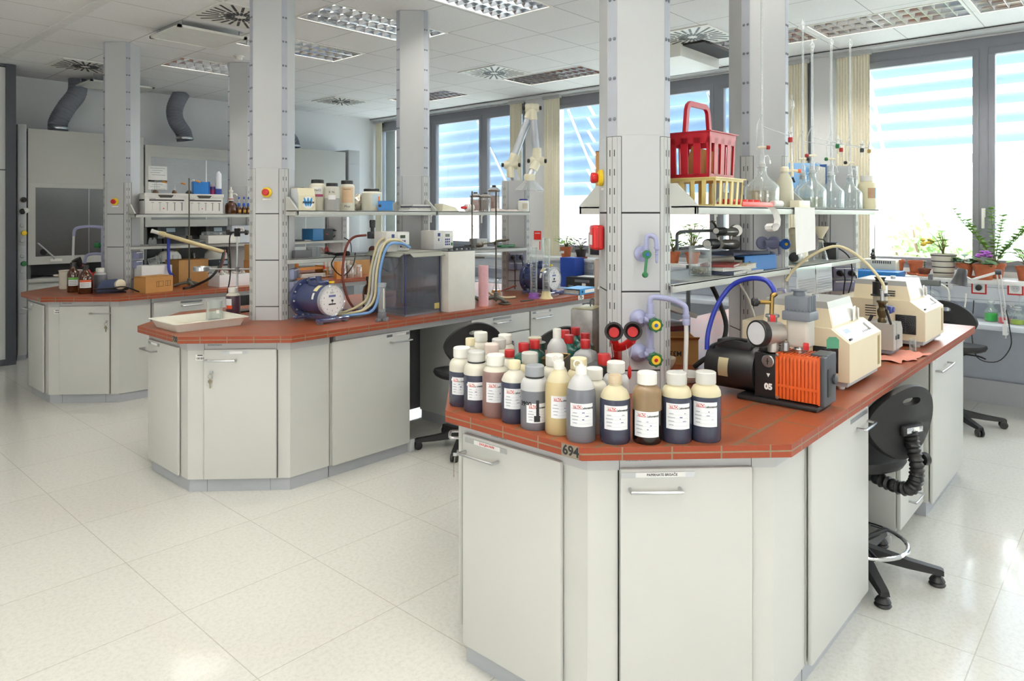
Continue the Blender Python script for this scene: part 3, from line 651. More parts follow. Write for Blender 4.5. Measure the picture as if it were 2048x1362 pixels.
# ================================================================ SHELVES between the towers
def shelf(i, xa, xb, z, half, label, rim=True, col=None):
    """plate with cut-outs round the towers, folded rims front and back, end brackets"""
    t = T('reagent_shelf', label, 'shelf', ((xa+xb)/2, YC[i], z), 0, 'grey shelves between the towers'); L = (xb-xa)/2; m = col or shelf_g; c = .17
    b = B(m)
    if half > .2: b.box(-L, L, -half, -c, -.006, 0); b.box(-L, L, c, half, -.006, 0)
    b.box(-L+.2, L-.2, -min(half, c), min(half, c), -.006, 0)
    if half <= .2: b.box(-L, L, -half, -.16, -.006, 0); b.box(-L, L, .16, half, -.006, 0)
    P('shelf_plate', b, t)
    b = B(m)
    for s in (-1, 1): b.box(-L, L, min(s*half, s*(half-.012)), max(s*half, s*(half-.012)), -.032, .001, .002)
    P('front_rim', b, t)
    if half > .2:
        for s in (-1, 1):
            b = B(m); pl = [(s*.162, .09), (s*.19, .09), (s*half, .004), (s*half, -.032), (s*.162, -.032)]; b.prism(pl, -L, -L+.012, 'x')
            P('end_bracket', b, t)
    return t
shelf(0, 2.485, 3.70, 1.655, .28, 'upper grey shelf of the front bench carrying the red basket'); shelf(0, 3.705, 4.95, 1.655, .28, 'upper grey shelf at the window end of the front bench, glass bottles on it')
shelf(0, 2.485, 3.70, 1.345, .18, 'lower grey shelf of the front bench with beaker and blue binder'); shelf(0, 3.74, 4.93, 1.345, .18, 'lower grey shelf at the window end of the front bench')
shelf(1, 2.485, 3.70, 1.65, .3, 'upper grey shelf of the centre bench with white jars'); shelf(1, 3.705, 4.83, 1.65, .3, 'upper grey shelf of the centre bench below the extraction arm')
shelf(1, 2.485, 3.70, 1.325, .18, 'lower grey shelf of the centre bench behind the gas meter'); shelf(1, 3.74, 4.93, 1.325, .18, 'lower grey shelf of the centre bench behind the white tank')
shelf(2, 2.515, 3.70, 1.63, .3, 'upper grey shelf of the far bench with two archive boxes'); shelf(2, 3.705, 4.93, 1.63, .3, 'upper grey shelf of the far bench, right part')
shelf(2, 2.515, 3.70, 1.325, .18, 'lower grey shelf of the far bench with clear trays'); shelf(2, 3.74, 4.93, 1.325, .18, 'lower grey shelf of the far bench with the blue power box')
# ================================================================ ON THE FRONT BENCH
def atd(px, py, d): r = _ray(px, py); return Vector((r.x*d, r.y*d, HCAM+r.z*d))
def hd(c, name, v=.05): return M(name, c, .38, var=v, scale=9)
hdpe = hd((214, 210, 196), 'milky_bottle'); hdpe_y = hd((212, 202, 168), 'yellowed_bottle'); hdpe_g = hd((196, 196, 196), 'greyish_bottle')
liq = {'navy': M('navy_oil_seen_through', (58, 62, 80), .25, var=.1, scale=6), 'grey': M('grey_liquid', (112, 114, 122), .35, var=.06, scale=5), 'mauve': M('mauve_liquid', (140, 112, 108), .35, var=.06, scale=5),
       'straw': M('straw_liquid', (198, 178, 132), .35, var=.05, scale=5), 'black': M('black_oil', (26, 22, 22), .15), 'tan': M('tan_residue', (142, 118, 88), .3, var=.12, scale=8), 'green': M('dark_green_liquid', (24, 78, 72), .25, var=.08),
       'purple': M('purple_brown_liquid', (76, 56, 70), .3, var=.06)}
cap_w = M('white_screw_cap', (240, 238, 230), .42, var=.02); cap_c = M('cream_screw_cap', (232, 220, 182), .42, var=.03); cap_t = M('clear_greyish_cap', (206, 204, 198), .35, var=.04); cap_gr = M('grey_screw_cap', (150, 154, 160), .4); cap_b = M('brown_stained_cap', (196, 178, 148), .45, var=.1)
LABELM = M('printed_label', (240, 240, 242), .6, var=.02)
def cap_ridges(b, r, z0, z1, n=36):
    """screw cap with a knurled skirt"""
    co = []; lv = [(r, z0), (r, z1-.003), (r*.93, z1), (.0001, z1+.0004)]
    for q, (rr, z) in enumerate(lv):
        for k in range(n*2):
            a = pi*k/n; w = rr*(1+(.018 if k % 2 and q < 2 else 0)); co.append((w*cos(a), w*sin(a), z))
    m = n*2; fa = [(q*m+k, q*m+(k+1) % m, (q+1)*m+(k+1) % m, (q+1)*m+k) for q in range(3) for k in range(m)]+[tuple(range(m))[::-1]]
    b.faces(co, fa); return b
def prof_of(kind, r, h):
    s = r/.0455; k = h/.21
    if kind == 'wide': return [(r*.93, 0), (r, .006), (r, .142*k), (r*.97, .153*k), (r*.84, .164*k), (.029*s, .17*k), (.028*s, .175*k), (.028*s, .178*k)], .0305*s, .175*k, h
    if kind == 'narrow': return [(r*.93, 0), (r, .006), (r, .128*k), (r*.95, .146*k), (r*.78, .163*k), (r*.5, .173*k), (.0185*s, .177*k), (.0185*s, .185*k)], .0205*s, .183*k, h
    if kind == 'wash': return [(r*.93, 0), (r, .006), (r, .118*k), (r*.97, .135*k), (r*.85, .153*k), (r*.62, .168*k), (.018*s, .178*k), (.0165*s, .182*k)], .0175*s, .18*k, .2*k
    if kind == 'tall': return [(r*.94, 0), (r, .006), (r, .13*k), (r*.93, .15*k), (r*.62, .17*k), (.0175*s, .178*k), (.0175*s, .18*k)], .0185*s, .178*k, h
    if kind == 'jar': return [(r*.95, 0), (r, .006), (r, .8*h), (r*.93, .84*h), (r*.78, .87*h), (r*.74, .885*h)], r*.76, .875*h, h
def bottle(name, label, x, y, z=ZT, h=.212, r=.0462, kind='wide', cap=cap_w, body=hdpe, fill=None, lab=None, jit=0, group=None, liner=None, cat='bottle', rz=None):
    t = T(name, label, cat, (x, y, z), facecam(x, y, jit) if rz is None else rz, group)
    pr, cr, c0, c1 = prof_of(kind, r, h); P('bottle_body', B(body).lathe(pr, 32), t)
    if fill:
        lv = fill[1]*h; lp = [(a+.0004, zz) for a, zz in pr if zz < lv]; 
        rr = r
        for (a, za), (c, zc) in zip(pr, pr[1:]):
            if za <= lv <= zc: rr = a+(c-a)*(lv-za)/max(1e-6, zc-za)
        P('liquid', B(liq[fill[0]]).lathe([(lp[0][0], -.0001+.0004)]+lp[1:]+[(rr+.0004, lv)], 32, cap=False), t)
    c = P('screw_cap', cap_ridges(B(cap), cr, c0, c1), t)
    if liner: P('sealing_ring', B(liner).lathe([(cr*.99, c0-.005), (cr*1.03, c0-.004), (cr*1.03, c0), (cr*.99, c0+.001)], 28), t)
    if kind == 'wash':
        b = B(cap); b.lathe([(cr*.6, c1), (cr*.5, c1+.006), (.004, c1+.008), (.0035, c1+.016)], 14); b.torus((-.012, 0, c1+.008), .011, .0022, 16, 6, 'y'); P('spout', b, t)
    if lab:
        w, z0, z1, off = lab[:4]; p = P('label', patch(B(LABELM), r+.0005, w, z0, z1, off), t)
        if len(lab) < 5 or lab[4]:
            R = r+.001; H = z1-z0; b = patch(B(inkred), R, w*.36, z1-.016, z1-.005, off-w*.2); P('red_band', b, p)
            TXT('PETROL', .0112, paper, p, (off-w*.21, z1-.0106), bold=.0005, wrap=R+.0002); TXT('Laboratorij', .0085, ink, p, (off+w*.24, z1-.0135), bold=.0002, shear=.3, wrap=R)
            b = B(M('pale_grey_ink', (166, 168, 178), .7)); g = random.Random(int(x*1e4))
            for q in range(4): patch(b, R, w*.82, z0+H*.13+q*H*.145, z0+H*.13+q*H*.145+.0004, off, 8)
            for q in range(4): patch(b, R, w*(.18+.06*(q % 3)), z0+H*.15+q*H*.145, z0+H*.15+q*H*.145+.0022, off-w*.28, 4)
            P('form_lines', b, p)
            b = B(inkblue)
            for q in range(3): patch(b, R, w*.035*g.uniform(1, 4), z0+H*(.3+.15*q), z0+H*(.3+.15*q)+.003*g.uniform(.4, 1), off+w*g.uniform(.02, .3), 3)
            P('handwriting', b, p)
    return t
FB = 'sample bottles in the front row'
LW = (.064, .045, .108, .004)
bottle('sample_bottle', 'white capped bottle of navy oil at the left end of the front row', 1.813, 1.885, fill=('navy', .6), lab=(0.056, 0.046, 0.109, -0.012))
bottle('sample_bottle', 'bottle of navy oil with clear cap and dark ring, second in the front row', 1.796, 1.792, cap=cap_t, fill=('navy', .62), lab=(0.056, 0.046, 0.109, -0.006), liner=black_pl)
bottle('sample_bottle', 'bottle of mauve brown liquid with white cap in the front row', 1.797, 1.698, fill=('mauve', .74), lab=(0.0784, 0.054, 0.122, 0.004))
bottle('sample_bottle', 'narrow necked cream capped bottle of navy oil with torn stained label', 1.789, 1.602, h=.205, kind='narrow', cap=cap_c, body=hdpe, fill=('navy', .67), lab=(0.0784, 0.051, 0.119, 0))
t = bottle('sample_bottle', 'bottle with grey cap, grey liquid and black marker writing on its side', 1.779, 1.504, h=.205, cap=cap_gr, body=hdpe_g, fill=('grey', .62), lab=(0.0672, 0.026, 0.089, 0.006), liner=black_pl)
TXT('3990', .022, ink, t, (-.032, .085), bold=.0006, wrap=.0468, name='marker_writing'); b = patch(B(ink), .0478, .01, .03, .1, .01, 4); patch(b, .0478, .02, .03, .05, .008, 4); P('oil_drip', b, t)
bottle('sample_bottle', 'straw coloured wash bottle with white spout cap in the front row', 1.791, 1.411, h=.238, r=.0445, kind='wash', body=hdpe_y, fill=('straw', .7), lab=(0.06944, 0.056, 0.126, 0.008))
bottle('sample_bottle', 'round shouldered wash bottle of grey liquid with white spout cap', 1.78, 1.315, h=.238, r=.0455, kind='wash', body=hdpe_g, fill=('grey', .68), lab=(0.07616, 0.051, 0.122, 0.002))
bottle('sample_bottle', 'bottle of navy oil with stained narrow cap, behind the number plate corner', 1.839, 1.228, h=.205, r=.0465, kind='narrow', cap=cap_b, body=hdpe_y, fill=('navy', .66), lab=(0.0784, 0.046, 0.119, 0.004))
t = bottle('sample_bottle', 'brownish bottle with wide bright white cap and black oil in the lower half', 1.902, 1.152, h=.215, r=.0445, cap=white_pl, body=liq['tan'], fill=('black', .47), lab=(0.08288, 0.024, 0.102, -0.002))
bottle('sample_bottle', 'bottle of navy oil with translucent cap beside the black oil bottle', 1.973, 1.09, cap=cap_t, body=hdpe_y, fill=('navy', .66), lab=(0.0784, 0.046, 0.124, 0.006))
bottle('sample_bottle', 'bottle of navy oil with translucent cap, nearest to the orange pump', 2.041, 1.026, cap=cap_t, body=hdpe_y, fill=('navy', .66), lab=(0.0784, 0.051, 0.126, -0.002))
bottle('sample_bottle', 'empty white bottle with small cream cap at far left behind the front row', 1.955, 1.985, h=.215, r=.041, kind='narrow', cap=cap_c)
bottle('sample_bottle', 'rearmost left bottle, white cap over pale brown liquid', 2.085, 2.055, h=.215, r=.041, fill=('mauve', .55))
bottle('sample_bottle', 'white bottle with a broad white cap, to the right of the rearmost left one', 2.125, 1.955, h=.212, r=.041, cap=cap_w)
bottle('sample_bottle', 'milky bottle with domed clear white cap, behind the pinkish capped one', 2.035, 1.905, h=.212, r=.041, cap=cap_t)
bottle('sample_bottle', 'milky bottle with a pinkish white cap, left of the low red capped white bottle', 1.945, 1.858, h=.21, r=.0405, cap=M('pinkish_cap', (236, 218, 208), .45))
bottle('sample_bottle', 'milky white bottle with red cap near the left end of the second row', 1.935, 1.758, h=.2, r=.04, kind='narrow', cap=redcap)
bottle('sample_bottle', 'grey milky bottle with broad greyish cap, behind the marker written bottle', 1.904, 1.632, h=.212, r=.043, cap=cap_t, body=hdpe_y)
bottle('sample_bottle', 'milky bottle with white cap and grey lower half, behind the straw coloured wash bottle', 1.932, 1.542, h=.212, fill=('grey', .45))
bottle('sample_bottle', 'yellowish bottle with cream ringed cap in the second row behind the grey wash bottle', 1.952, 1.452, h=.21, r=.042, cap=cap_c, body=hdpe_y, liner=MATS['brown_stained_cap'])
bottle('sample_bottle', 'milky white capped bottle squeezed between the grey wash bottle and the navy narrow one', 1.877, 1.333, h=.205, r=.04)
bottle('sample_bottle', 'milky bottle with stained white cap behind the black oil bottle', 1.985, 1.322, h=.21, r=.044, body=hdpe_g, fill=('grey', .35))
bottle('reagent_bottle', 'tall milky bottle with slim white cap rising behind the sample rows', 2.24, 1.775, h=.24, r=.042, kind='tall', body=hdpe_g)
def sqbottle(label, x, y, m, h=.185, w=.07, cap=redcap, rz=.3):
    t = T('square_bottle', label, 'bottle', (x, y, ZT), rz); b = B(m); z = h-.05; w2 = w/2
    def sq(s, zz, k=10):
        o = []
        for i in range(24):
            a = 2*pi*i/24; c, d = cos(a), sin(a); p = (abs(c)**k+abs(d)**k)**(-1/k); o.append((s*c*p, s*d*p, zz))
        return o
    b.loft([sq(w2*.95, 0), sq(w2, .005), sq(w2, z-.012), sq(w2*.86, z, 6), sq(.019, z+.012, 2), sq(.018, z+.018, 2)]); P('bottle_body', b, t); P('screw_cap', cap_ridges(B(cap), .0205, z+.016, h), t); return t
gb = M('dark_green_square_bottle', (26, 88, 78), .2, var=.08)
sqbottle('red capped dark green bottle beside the open tin, left one of two close together', 2.12, 1.85, gb, .19); sqbottle('red capped dark green bottle left of the tall slim white bottle', 2.2, 1.86, gb, .19)
sqbottle('red capped green bottle standing farthest back, right of the tall slim white bottle', 2.48, 1.92, gb, .19); sqbottle('red capped green bottle closest on the right to the tall slim white bottle', 2.39, 1.83, gb, .19)
sqbottle('red capped green bottle at the right rear beside the tower', 2.57, 1.93, gb, .19); sqbottle('red capped green bottle squeezed between two others at the right rear', 2.5, 1.825, gb, .185)
sqbottle('grey square bottle with red cap and red band behind the black canister', 2.365, 1.725, M('grey_square_bottle', (176, 178, 180), .35), .185, .085)
t = T('canister', 'black plastic canister with red cap in front of the tower', 'canister', (2.11, 1.455, ZT), -.75)
b = B(black_pl); b.prism([(-.065, 0), (.065, 0), (.065, .13), (.05, .155), (-.03, .165), (-.065, .15)], -.042, .042, 'y'); P('body', b, t); P('screw_cap', cap_ridges(B(redcap), .024, .162, .2), t); P('grip', B(black_pl).tube([(.005, 0, .16), (.02, 0, .175), (.05, 0, .165), (.06, 0, .145)], .009, sub=3), t)
t = T('paint_tin', 'round silver tin with lid behind the left sample bottles', 'tin', (2.32, 1.96, ZT)); P('tin_body', B(steel).lathe([(.045, 0), (.047, .003), (.045, .006), (.045, .15), (.047, .153)], 28), t); P('lid', B(M('cream_lid', (210, 200, 176), .4)).lathe([(.03, .153), (.03, .172), (.026, .175)], 24), t)
t = T('paint_tin', 'open tin with red inside behind the red capped white bottle', 'tin', (2.2, 2.03, ZT)); P('tin_body', B(steel).lathe([(.044, 0), (.046, .003), (.044, .006), (.044, .158), (.0465, .16), (.043, .161), (.043, .13), (.0001, .13)], 28), t); P('red_paint', B(inkred).lathe([(.0425, .131), (.0001, .133)], 24, cap=False), t)
t = T('solvent_can', 'worn metal solvent can standing behind the red capped bottles, left of the tower', 'can', (2.95, 2.13, ZT), .2); P('can_body', B(M('worn_tinplate', (178, 178, 176), .4, metal=.5, var=.3, scale=14)).box(-.09, .09, -.06, .06, 0, .225, .006), t); P('can_lid', B(M('tin_gold_rim', (170, 164, 130), .4, metal=.5)).box(-.085, .085, -.055, .055, .225, .23, .002), t); P('wire_handle', B(iron).tube([(.02, 0, .23), (.02, 0, .262), (.06, 0, .262), (.06, 0, .23)], .003, 6), t)
t = T('square_tin', 'low dark square tin without lid behind the white capped bottles', 'tin', (2.09, 1.66, ZT), .4); b = B(M('tin_dull', (92, 90, 70), .35, metal=.8)); b.box(-.055, .055, -.04, .04, 0, .004)
for q in ((-.055, .055, -.04, -.038), (-.055, .055, .038, .04), (-.055, -.053, -.04, .04), (.053, .055, -.04, .04)): b.box(q[0], q[1], q[2], q[3], 0, .165)
P('tin_wall', b, t); P('rolled_rim', B(brass).tube([(-.055, -.04, .166), (.055, -.04, .166), (.055, .04, .166), (-.055, .04, .166)], .0025, 6, True, 1), t)
# ---- fittings on the nearest tower (local frame: x along the face, y out, z up)
TA = onface((2.48-.1285*.7071, 1.565-.1285*.7071, 0), (1, -1, 0), FC)
def zat(py, d): return HCAM-(py-HYP)*d/FPX
t = T('water_tap', 'violet grey double water tap with two green and yellow knobs on the nearest tower', 'tap', tuple(TA @ Vector((.02, .06, zat(715, 2.7)))))
z1, z2 = zat(640, 2.72), zat(709, 2.72)
for z in (z1, z2):
    b = B(pipe_v).xf(TA); b.lathe([(.036, .0), (.035, .012), (.03, .022), (.02, .03), (.012, .05)], 24, (-.01, 0, z), 'y'); P('wall_flange', b, t, world=True)
b = B(pipe_v).xf(TA); zt = zat(598, 2.7); b.tube([(.024, .05, z2-.01), (.024, .05, zt-.02)], .0135, 14, sub=1)
for z in (z1, z2): b.cyl((.0, .05, z), (.024, .05, z), .014); b.lathe([(.0165, z-.02), (.0175, z-.015), (.0175, z+.02), (.0165, z+.025)], 16, (.024, .05, 0))
P('standpipe', b, t, world=True)
b = B(pipe_v).xf(TA); b.tube([(.024, .05, zt-.03), (.024, .05, zt-.005), (.04, .052, zt+.006), (.1, .06, zt-.002), (.14, .065, zt-.018), (.156, .067, zt-.035), (.158, .068, zt-.07)], .011, 12)
b.lathe([(.013, -.1), (.0145, -.095), (.0145, -.08), (.0125, -.075), (.0145, -.07), (.0145, -.062), (.011, -.06)], 14, (.158, .068, zt)); P('spout', b, t, world=True)
b = B(M('milky_hose', (214, 216, 212), .35)).xf(TA); b.tube([(.158, .068, zt-.085), (.159, .069, zt-.13), (.157, .07, zt-.2), (.152, .07, .94)], .0085, 10); P('drain_hose', b, t, world=True)
kn = M('tap_knob_green', (28, 92, 44), .4)
for z, mm in ((zat(652, 2.65), blue_pl), (zat(722, 2.65), red_pl)):
    b = B(kn).xf(TA)
    o = [((.0255+.002*cos(8*2*pi*i/48))*cos(2*pi*i/48)+.034, (.0255+.002*cos(8*2*pi*i/48))*sin(2*pi*i/48)+z) for i in range(48)]; b.prism(o, .072, .1, 'y'); b.cyl((.03, .05, z), (.034, .073, z), .01)
    k = P('knob', b, t, world=True); P('knob_face', B(yellow_pl).xf(TA).lathe([(.0175, .1), (.0165, .102)], 20, (.034, 0, z), 'y'), k, world=True); P('knob_dot', B(mm).xf(TA).lathe([(.0075, .102), (.006, .105)], 14, (.034, 0, z), 'y'), k, world=True)
t = T('gas_tap', 'small violet grey gas tap with hanging green lever on the nearest tower', 'tap', tuple(TA @ Vector((0, .03, zat(510, 2.75))))); z = zat(508, 2.74)
P('wall_flange', B(pipe_v).xf(TA).lathe([(.032, 0), (.031, .008), (.02, .014)], 24, (.004, 0, z), 'y'), t, world=True)
b = B(pipe_v).xf(TA); b.cyl((.004, .01, z), (.006, .045, z), .014); b.tube([(.008, .04, z), (.01, .042, z+.04), (.014, .044, z+.068), (.03, .05, z+.072), (.044, .054, z+.06), (.048, .056, z+.03)], .0095, 12)
b.lathe([(.012, .03), (.012, .022), (.008, .02)]+[v for i in range(6) for v in ((.0085-.0006*i, .018-.008*i), (.0055, .012-.008*i))]+[(.003, -.034)], 12, (.048, .056, z)); P('nozzle', b, t, world=True)
b = B(green_pl).xf(TA); b.lathe([(.016, .045), (.017, .05), (.016, .062), (.008, .064)], 16, (.01, 0, z), 'y'); b.tube([(.008, .056, z-.012), (.004, .058, z-.05), (.002, .06, z-.072)], .0055, 8); b.lathe([(.001, .05), (.011, .051), (.012, .058), (.008, .066), (.001, .067)], 14, (.002, 0, z-.078), 'y'); k = P('lever', b, t, world=True)
P('lever_dot', B(blue_pl).xf(TA).lathe([(.008, .064), (.006, .066)], 14, (.01, 0, z), 'y'), k, world=True)
def stop_button(mw, z, label):
    t = T('stop_button', label, 'emergency stop', tuple(mw @ Vector((0, 0, z)))); P('yellow_base', B(yellow_pl).xf(mw).lathe([(.034, .002), (.033, .014), (.024, .02)], 26, (0, 0, z), 'y'), t, world=True)
    P('red_button', B(red_pl).xf(mw).lathe([(.017, .018), (.019, .024), (.022, .03), (.022, .044), (.018, .049), (.0005, .051)], 24, (0, 0, z), 'y'), t, world=True)
    P('name_strip', B(paper).xf(mw).box(-.028, .028, .0005, .0015, z-.05, z-.041), t, world=True)
TL = onface((2.48-.1285*.7071, 1.565+.1285*.7071, 0), (-1, -1, 0), (-.70711, .70711, 0))
stop_button(TL, zat(355, 2.85), 'red emergency stop on yellow base, on the side of the nearest tower')
t = T('fire_alarm', 'red fire alarm box on the side of the nearest tower below the stop button', 'fire alarm', tuple(TL @ Vector((0, 0, zat(476, 2.85)))))
z = zat(475, 2.86); P('red_case', B(red_pl).xf(TL).box(-.05, .05, .002, .048, z-.05, z+.05, .012, 3), t, world=True); P('cover_line', B(M('dark_red', (120, 16, 18), .5)).xf(TL).box(-.051, .051, .024, .0255, z-.0505, z+.0505), t, world=True); P('glass_plate', B(paper).xf(TL).box(-.03, .03, .0475, .0485, z-.03, z+.01), t, world=True)
# eyewash
t = T('eye_wash', 'red emergency eye wash with two black cups beside the tower taps', 'eye wash', tuple(atd(1245, 700, 2.58)))
b = B(red_pl); c1 = atd(1228, 664, 2.52); c2 = atd(1265.5, 663, 2.52); base = atd(1233, 712, 2.7); jn = atd(1232, 694, 2.6)
ax = (Vector((0, 0, HCAM+.4))-c1).normalized(); k1 = c1-ax*.03; k2 = c2-ax*.03
b.tube([base-Vector((0, 0, .05)), base, jn], .018, 12); b.tube([k1-Vector((0, 0, .022)), jn, (jn+k2)/2+Vector((0, 0, -.022)), k2-Vector((0, 0, .026))], .0155, 12); b.cyl(k2-Vector((0, 0, .026)), k2+ax*.01, .015); b.cyl(k1-Vector((0, 0, .022)), k1+ax*.01, .015); b.cyl(k1-Vector((0, 0, .022)), k1+ax*.01, .012); b.cyl(k2-Vector((0, 0, .022)), k2+ax*.01, .012)
b.cyl((base.x, base.y, ZT), (base.x, base.y, base.z-.04), .018); P('red_handle', b, t, world=True)
for c in (c1, c2):
    b = B(black_ru); b.rod(c-ax*.032, c+ax*.012, [(.012, 0), (.022, .15), (.03, .5), (.0335, .85), (.034, 1), (.0265, 1.0), (.0245, .8), (.019, .5), (.0001, .5)], 28); cu = P('rubber_cup', b, t, world=True)
    P('spray_plate', B(red_pl).rod(c-ax*.009, c-ax*.006, [(.0185, 0), (.0185, .9), (.0001, 1)], 22), cu, world=True)
tg = atd(1259, 745, 2.53); b = B(red_pl); b.ball(tg, .02, 16, (.55, .25, 1.25)); P('red_tag', b, t, world=True)
for pts in ([atd(1252, 690, 2.55), atd(1256, 715, 2.53), tg+Vector((0, 0, .024))], [atd(1265, 690, 2.55), atd(1261, 715, 2.53), tg+Vector((0, 0, .024))], [atd(1214, 688, 2.5), atd(1221, 712, 2.5)], [atd(1224, 688, 2.5), atd(1227, 714, 2.5)]): P('wire', B(steel).tube(pts, .001, 5), t, world=True)
# ---- bowl, dish, carton, grey instrument behind
t = T('bowl', 'stained white porcelain bowl below the lower tap knob', 'bowl', (2.80, 1.615, ZT)); P('bowl_shell', B(M('stained_porcelain', (212, 204, 186), .35, var=.1)).lathe([(.026, 0), (.028, .008), (.045, .022), (.055, .045), (.058, .062), (.0555, .063), (.05, .04), (.03, .02), (.0001, .015)], 30), t); P('sediment', B(M('brown_sediment', (150, 118, 72), .9, var=.3, bump=.4)).lathe([(.0515, .044), (.03, .05), (.0001, .047)], 24, cap=False), t)
t = T('evaporating_dish', 'wide white dish in front of the bowl, half hidden by bottles', 'dish', (2.70, 1.44, ZT)); P('dish', B(white_pl).lathe([(.035, 0), (.05, .004), (.075, .03), (.078, .032), (.075, .033), (.05, .009), (.0001, .007)], 30), t)
def carton(label, x, y, z, w, d, h, rz, mat=card, open_=True, txt=None, name='cardboard_box', marks=True):
    t = T(name, label, 'box', (x, y, z), rz); b = B(mat); th = .004
    b.box(-w/2, w/2, -d/2, d/2, 0, th)
    for q in ((-w/2, w/2, -d/2, -d/2+th), (-w/2, w/2, d/2-th, d/2), (-w/2, -w/2+th, -d/2+th, d/2-th), (w/2-th, w/2, -d/2+th, d/2-th)): b.box(q[0], q[1], q[2], q[3], th, h)
    if not open_: b.box(-w/2, w/2, -d/2, d/2, h-th, h)
    P('box_wall', b, t)
    if open_:
        b = B(mat); b.prism([(-w/2, h), (-w/2+.003, h), (-w/2-.03, h+.05), (-w/2-.033, h+.05)], -d/2, d/2, 'y'); P('flap', b, t)
        b = B(mat); b.prism([(-d/2, h), (-d/2+.003, h), (-d/2-.035, h+.02), (-d/2-.037, h+.018)], -w/2, w/2, 'x'); P('flap', b, t)
    if txt: TXT(txt, h*.28, ink, t, txface((0, -d/2-.0006, h*.45), (0, -1, 0), (0, 0, -1)), bold=.0006)
    return t
carton('open cardboard box with dark printed letters behind the vacuum pump', 3.04, 1.74, ZT, .27, .24, .115, -.9, card_d, txt='M33B/05')
t = T('grey_instrument', 'grey instrument with raised white sloping lid behind the open cardboard box', 'instrument', (3.23, 1.98, ZT), -.5)
P('casing', B(M('warm_grey_casing', (150, 140, 136), .5)).box(-.2, .2, -.12, .18, 0, .14, .01), t); b = B(white_pl); b.prism([(-.19, .3), (.2, .17), (.21, .19), (-.18, .325)], -.19, .16, 'y'); P('white_lid', b, t)
P('red_strip', B(M('maroon_strip', (110, 40, 46), .5)).box(-.2, .2, -.125, -.12, .1, .125), t); b = B(M('back_screen', (190, 178, 170), .6)); b.box(-.2, .03, .165, .18, .2, .46, .01); P('rear_panel', b, t)
P('support_rod', B(midgrey).cyl((.19, -.13, 0), (.19, -.13, .44), .011), t)
b = B(black_ru); b.tube([(3.13, 1.56, 1.31), (3.15, 1.52, 1.22), (3.13, 1.47, 1.1), (3.04, 1.46, 1.01), (2.95, 1.5, .96), (2.93, 1.53, .93)], .011, 10); S('hose', b, 'black rubber hose hanging from the lower shelf down to the open box', 'hose')
b = B(M('clear_hose', (214, 212, 200), .4)); b.tube([(3.3, 1.5, 1.31), (3.36, 1.46, 1.2), (3.33, 1.4, 1.06), (3.27, 1.36, .97), (3.18, 1.36, .93)], .006, 8); S('hose', b, 'thin pale hose hanging behind the vacuum pump', 'hose')
# ---- vacuum pump: -x side faces the viewer
t = T('vacuum_pump', 'black vacuum pump with orange finned casing and round gauge', 'vacuum pump', (2.58, .825, ZT))
orange = M('orange_pump_fins', (214, 92, 34), .45, var=.05)
b = B(black_pl); b.box(-.012, .135, .04, .34, 0, .02, .008); P('base_plate', b, t)
b = B(orange); b.box(.006, .13, .038, .191, .024, .19, .004); n = 12
for k in range(n): y = .042+.147*k/(n-1); b.prism([(0, .028), (0, .17), (.012, .193), (.128, .193), (.128, .19), (.01, .19), (.01, .028)], y-.0035, y+.0035, 'y')
b.box(-.001, .01, .038, .191, .07, .079); b.box(-.002, .01, .184, .194, .024, .192); b.box(-.0005, .01, .036, .042, .024, .192); P('finned_casing', b, t)
b = B(M('pump_end_grey', (66, 68, 74), .45)); b.box(.002, .132, .022, .0385, .018, .197, .006, 3); b.box(.03, .132, .022, .08, .186, .2, .005); P('end_cover', b, t)
b = B(dkgrey); b.lathe([(.018, .021), (.018, .013), (.012, .01)], 18, (.1, 0, .105), 'y'); P('drain_knob', b, t)
b = B(black_pl); b.box(.035, .075, .019, .022, .05, .15, .002); P('sight_glass', b, t)
b = B(black_pl); b.box(.002, .13, .19, .275, .02, .185, .004); b.box(.03, .1, .19, .27, .185, .2, .004); P('pump_block', b, t)
P('dial', B(steel).lathe([(.0235, .002), (.0235, -.004), (.021, -.006), (.0001, -.006)], 26, (0, .222, .158), 'x'), t); 
b = B(ink); b.box(-.0068, -.0062, .2205, .2235, .146, .17); b.box(-.0068, -.0062, .216, .228, .1575, .1595); P('dial_slot', b, t)
TXT('05', .03, paper, t, txface((.0016, .222, .062), (-1, 0, 0)), bold=.0018); P('arrow_mark', B(paper).prism([(.215, .112), (.229, .112), (.222, .098)], .001, .0018, 'x'), t)
b = B(black_pl); b.lathe([(.05, .275), (.083, .279), (.086, .29), (.086, .46), (.08, .475), (.06, .48)], 36, (.072, 0, .105), 'y'); b.box(.03, .115, .3, .44, .17, .212, .008); P('motor', b, t)
pl = M('silver_plate', (196, 186, 150), .35, metal=.5, var=.08); b = B(pl); co = []
for i in range(7):
    a = rad(150+i*8); co += [(.072+.0865*cos(a), .375, .105+.0865*sin(a)), (.072+.0865*cos(a), .415, .105+.0865*sin(a))]
b.faces(co, [(2*i, 2*i+1, 2*i+3, 2*i+2) for i in range(6)]); P('rating_plate', b, t)
P('terminal_cable', B(black_ru).tube([(.0, .44, .18), (-.01, .42, .2), (.01, .36, .222), (.04, .32, .215)], .005, 8), t)
for yy, zz in ((.186, .03), (.186, .186)): P('screw', B(steel).lathe([(.006, 0), (.006, -.004), (.0001, -.005)], 10, (-.002, yy, zz), 'x'), t)
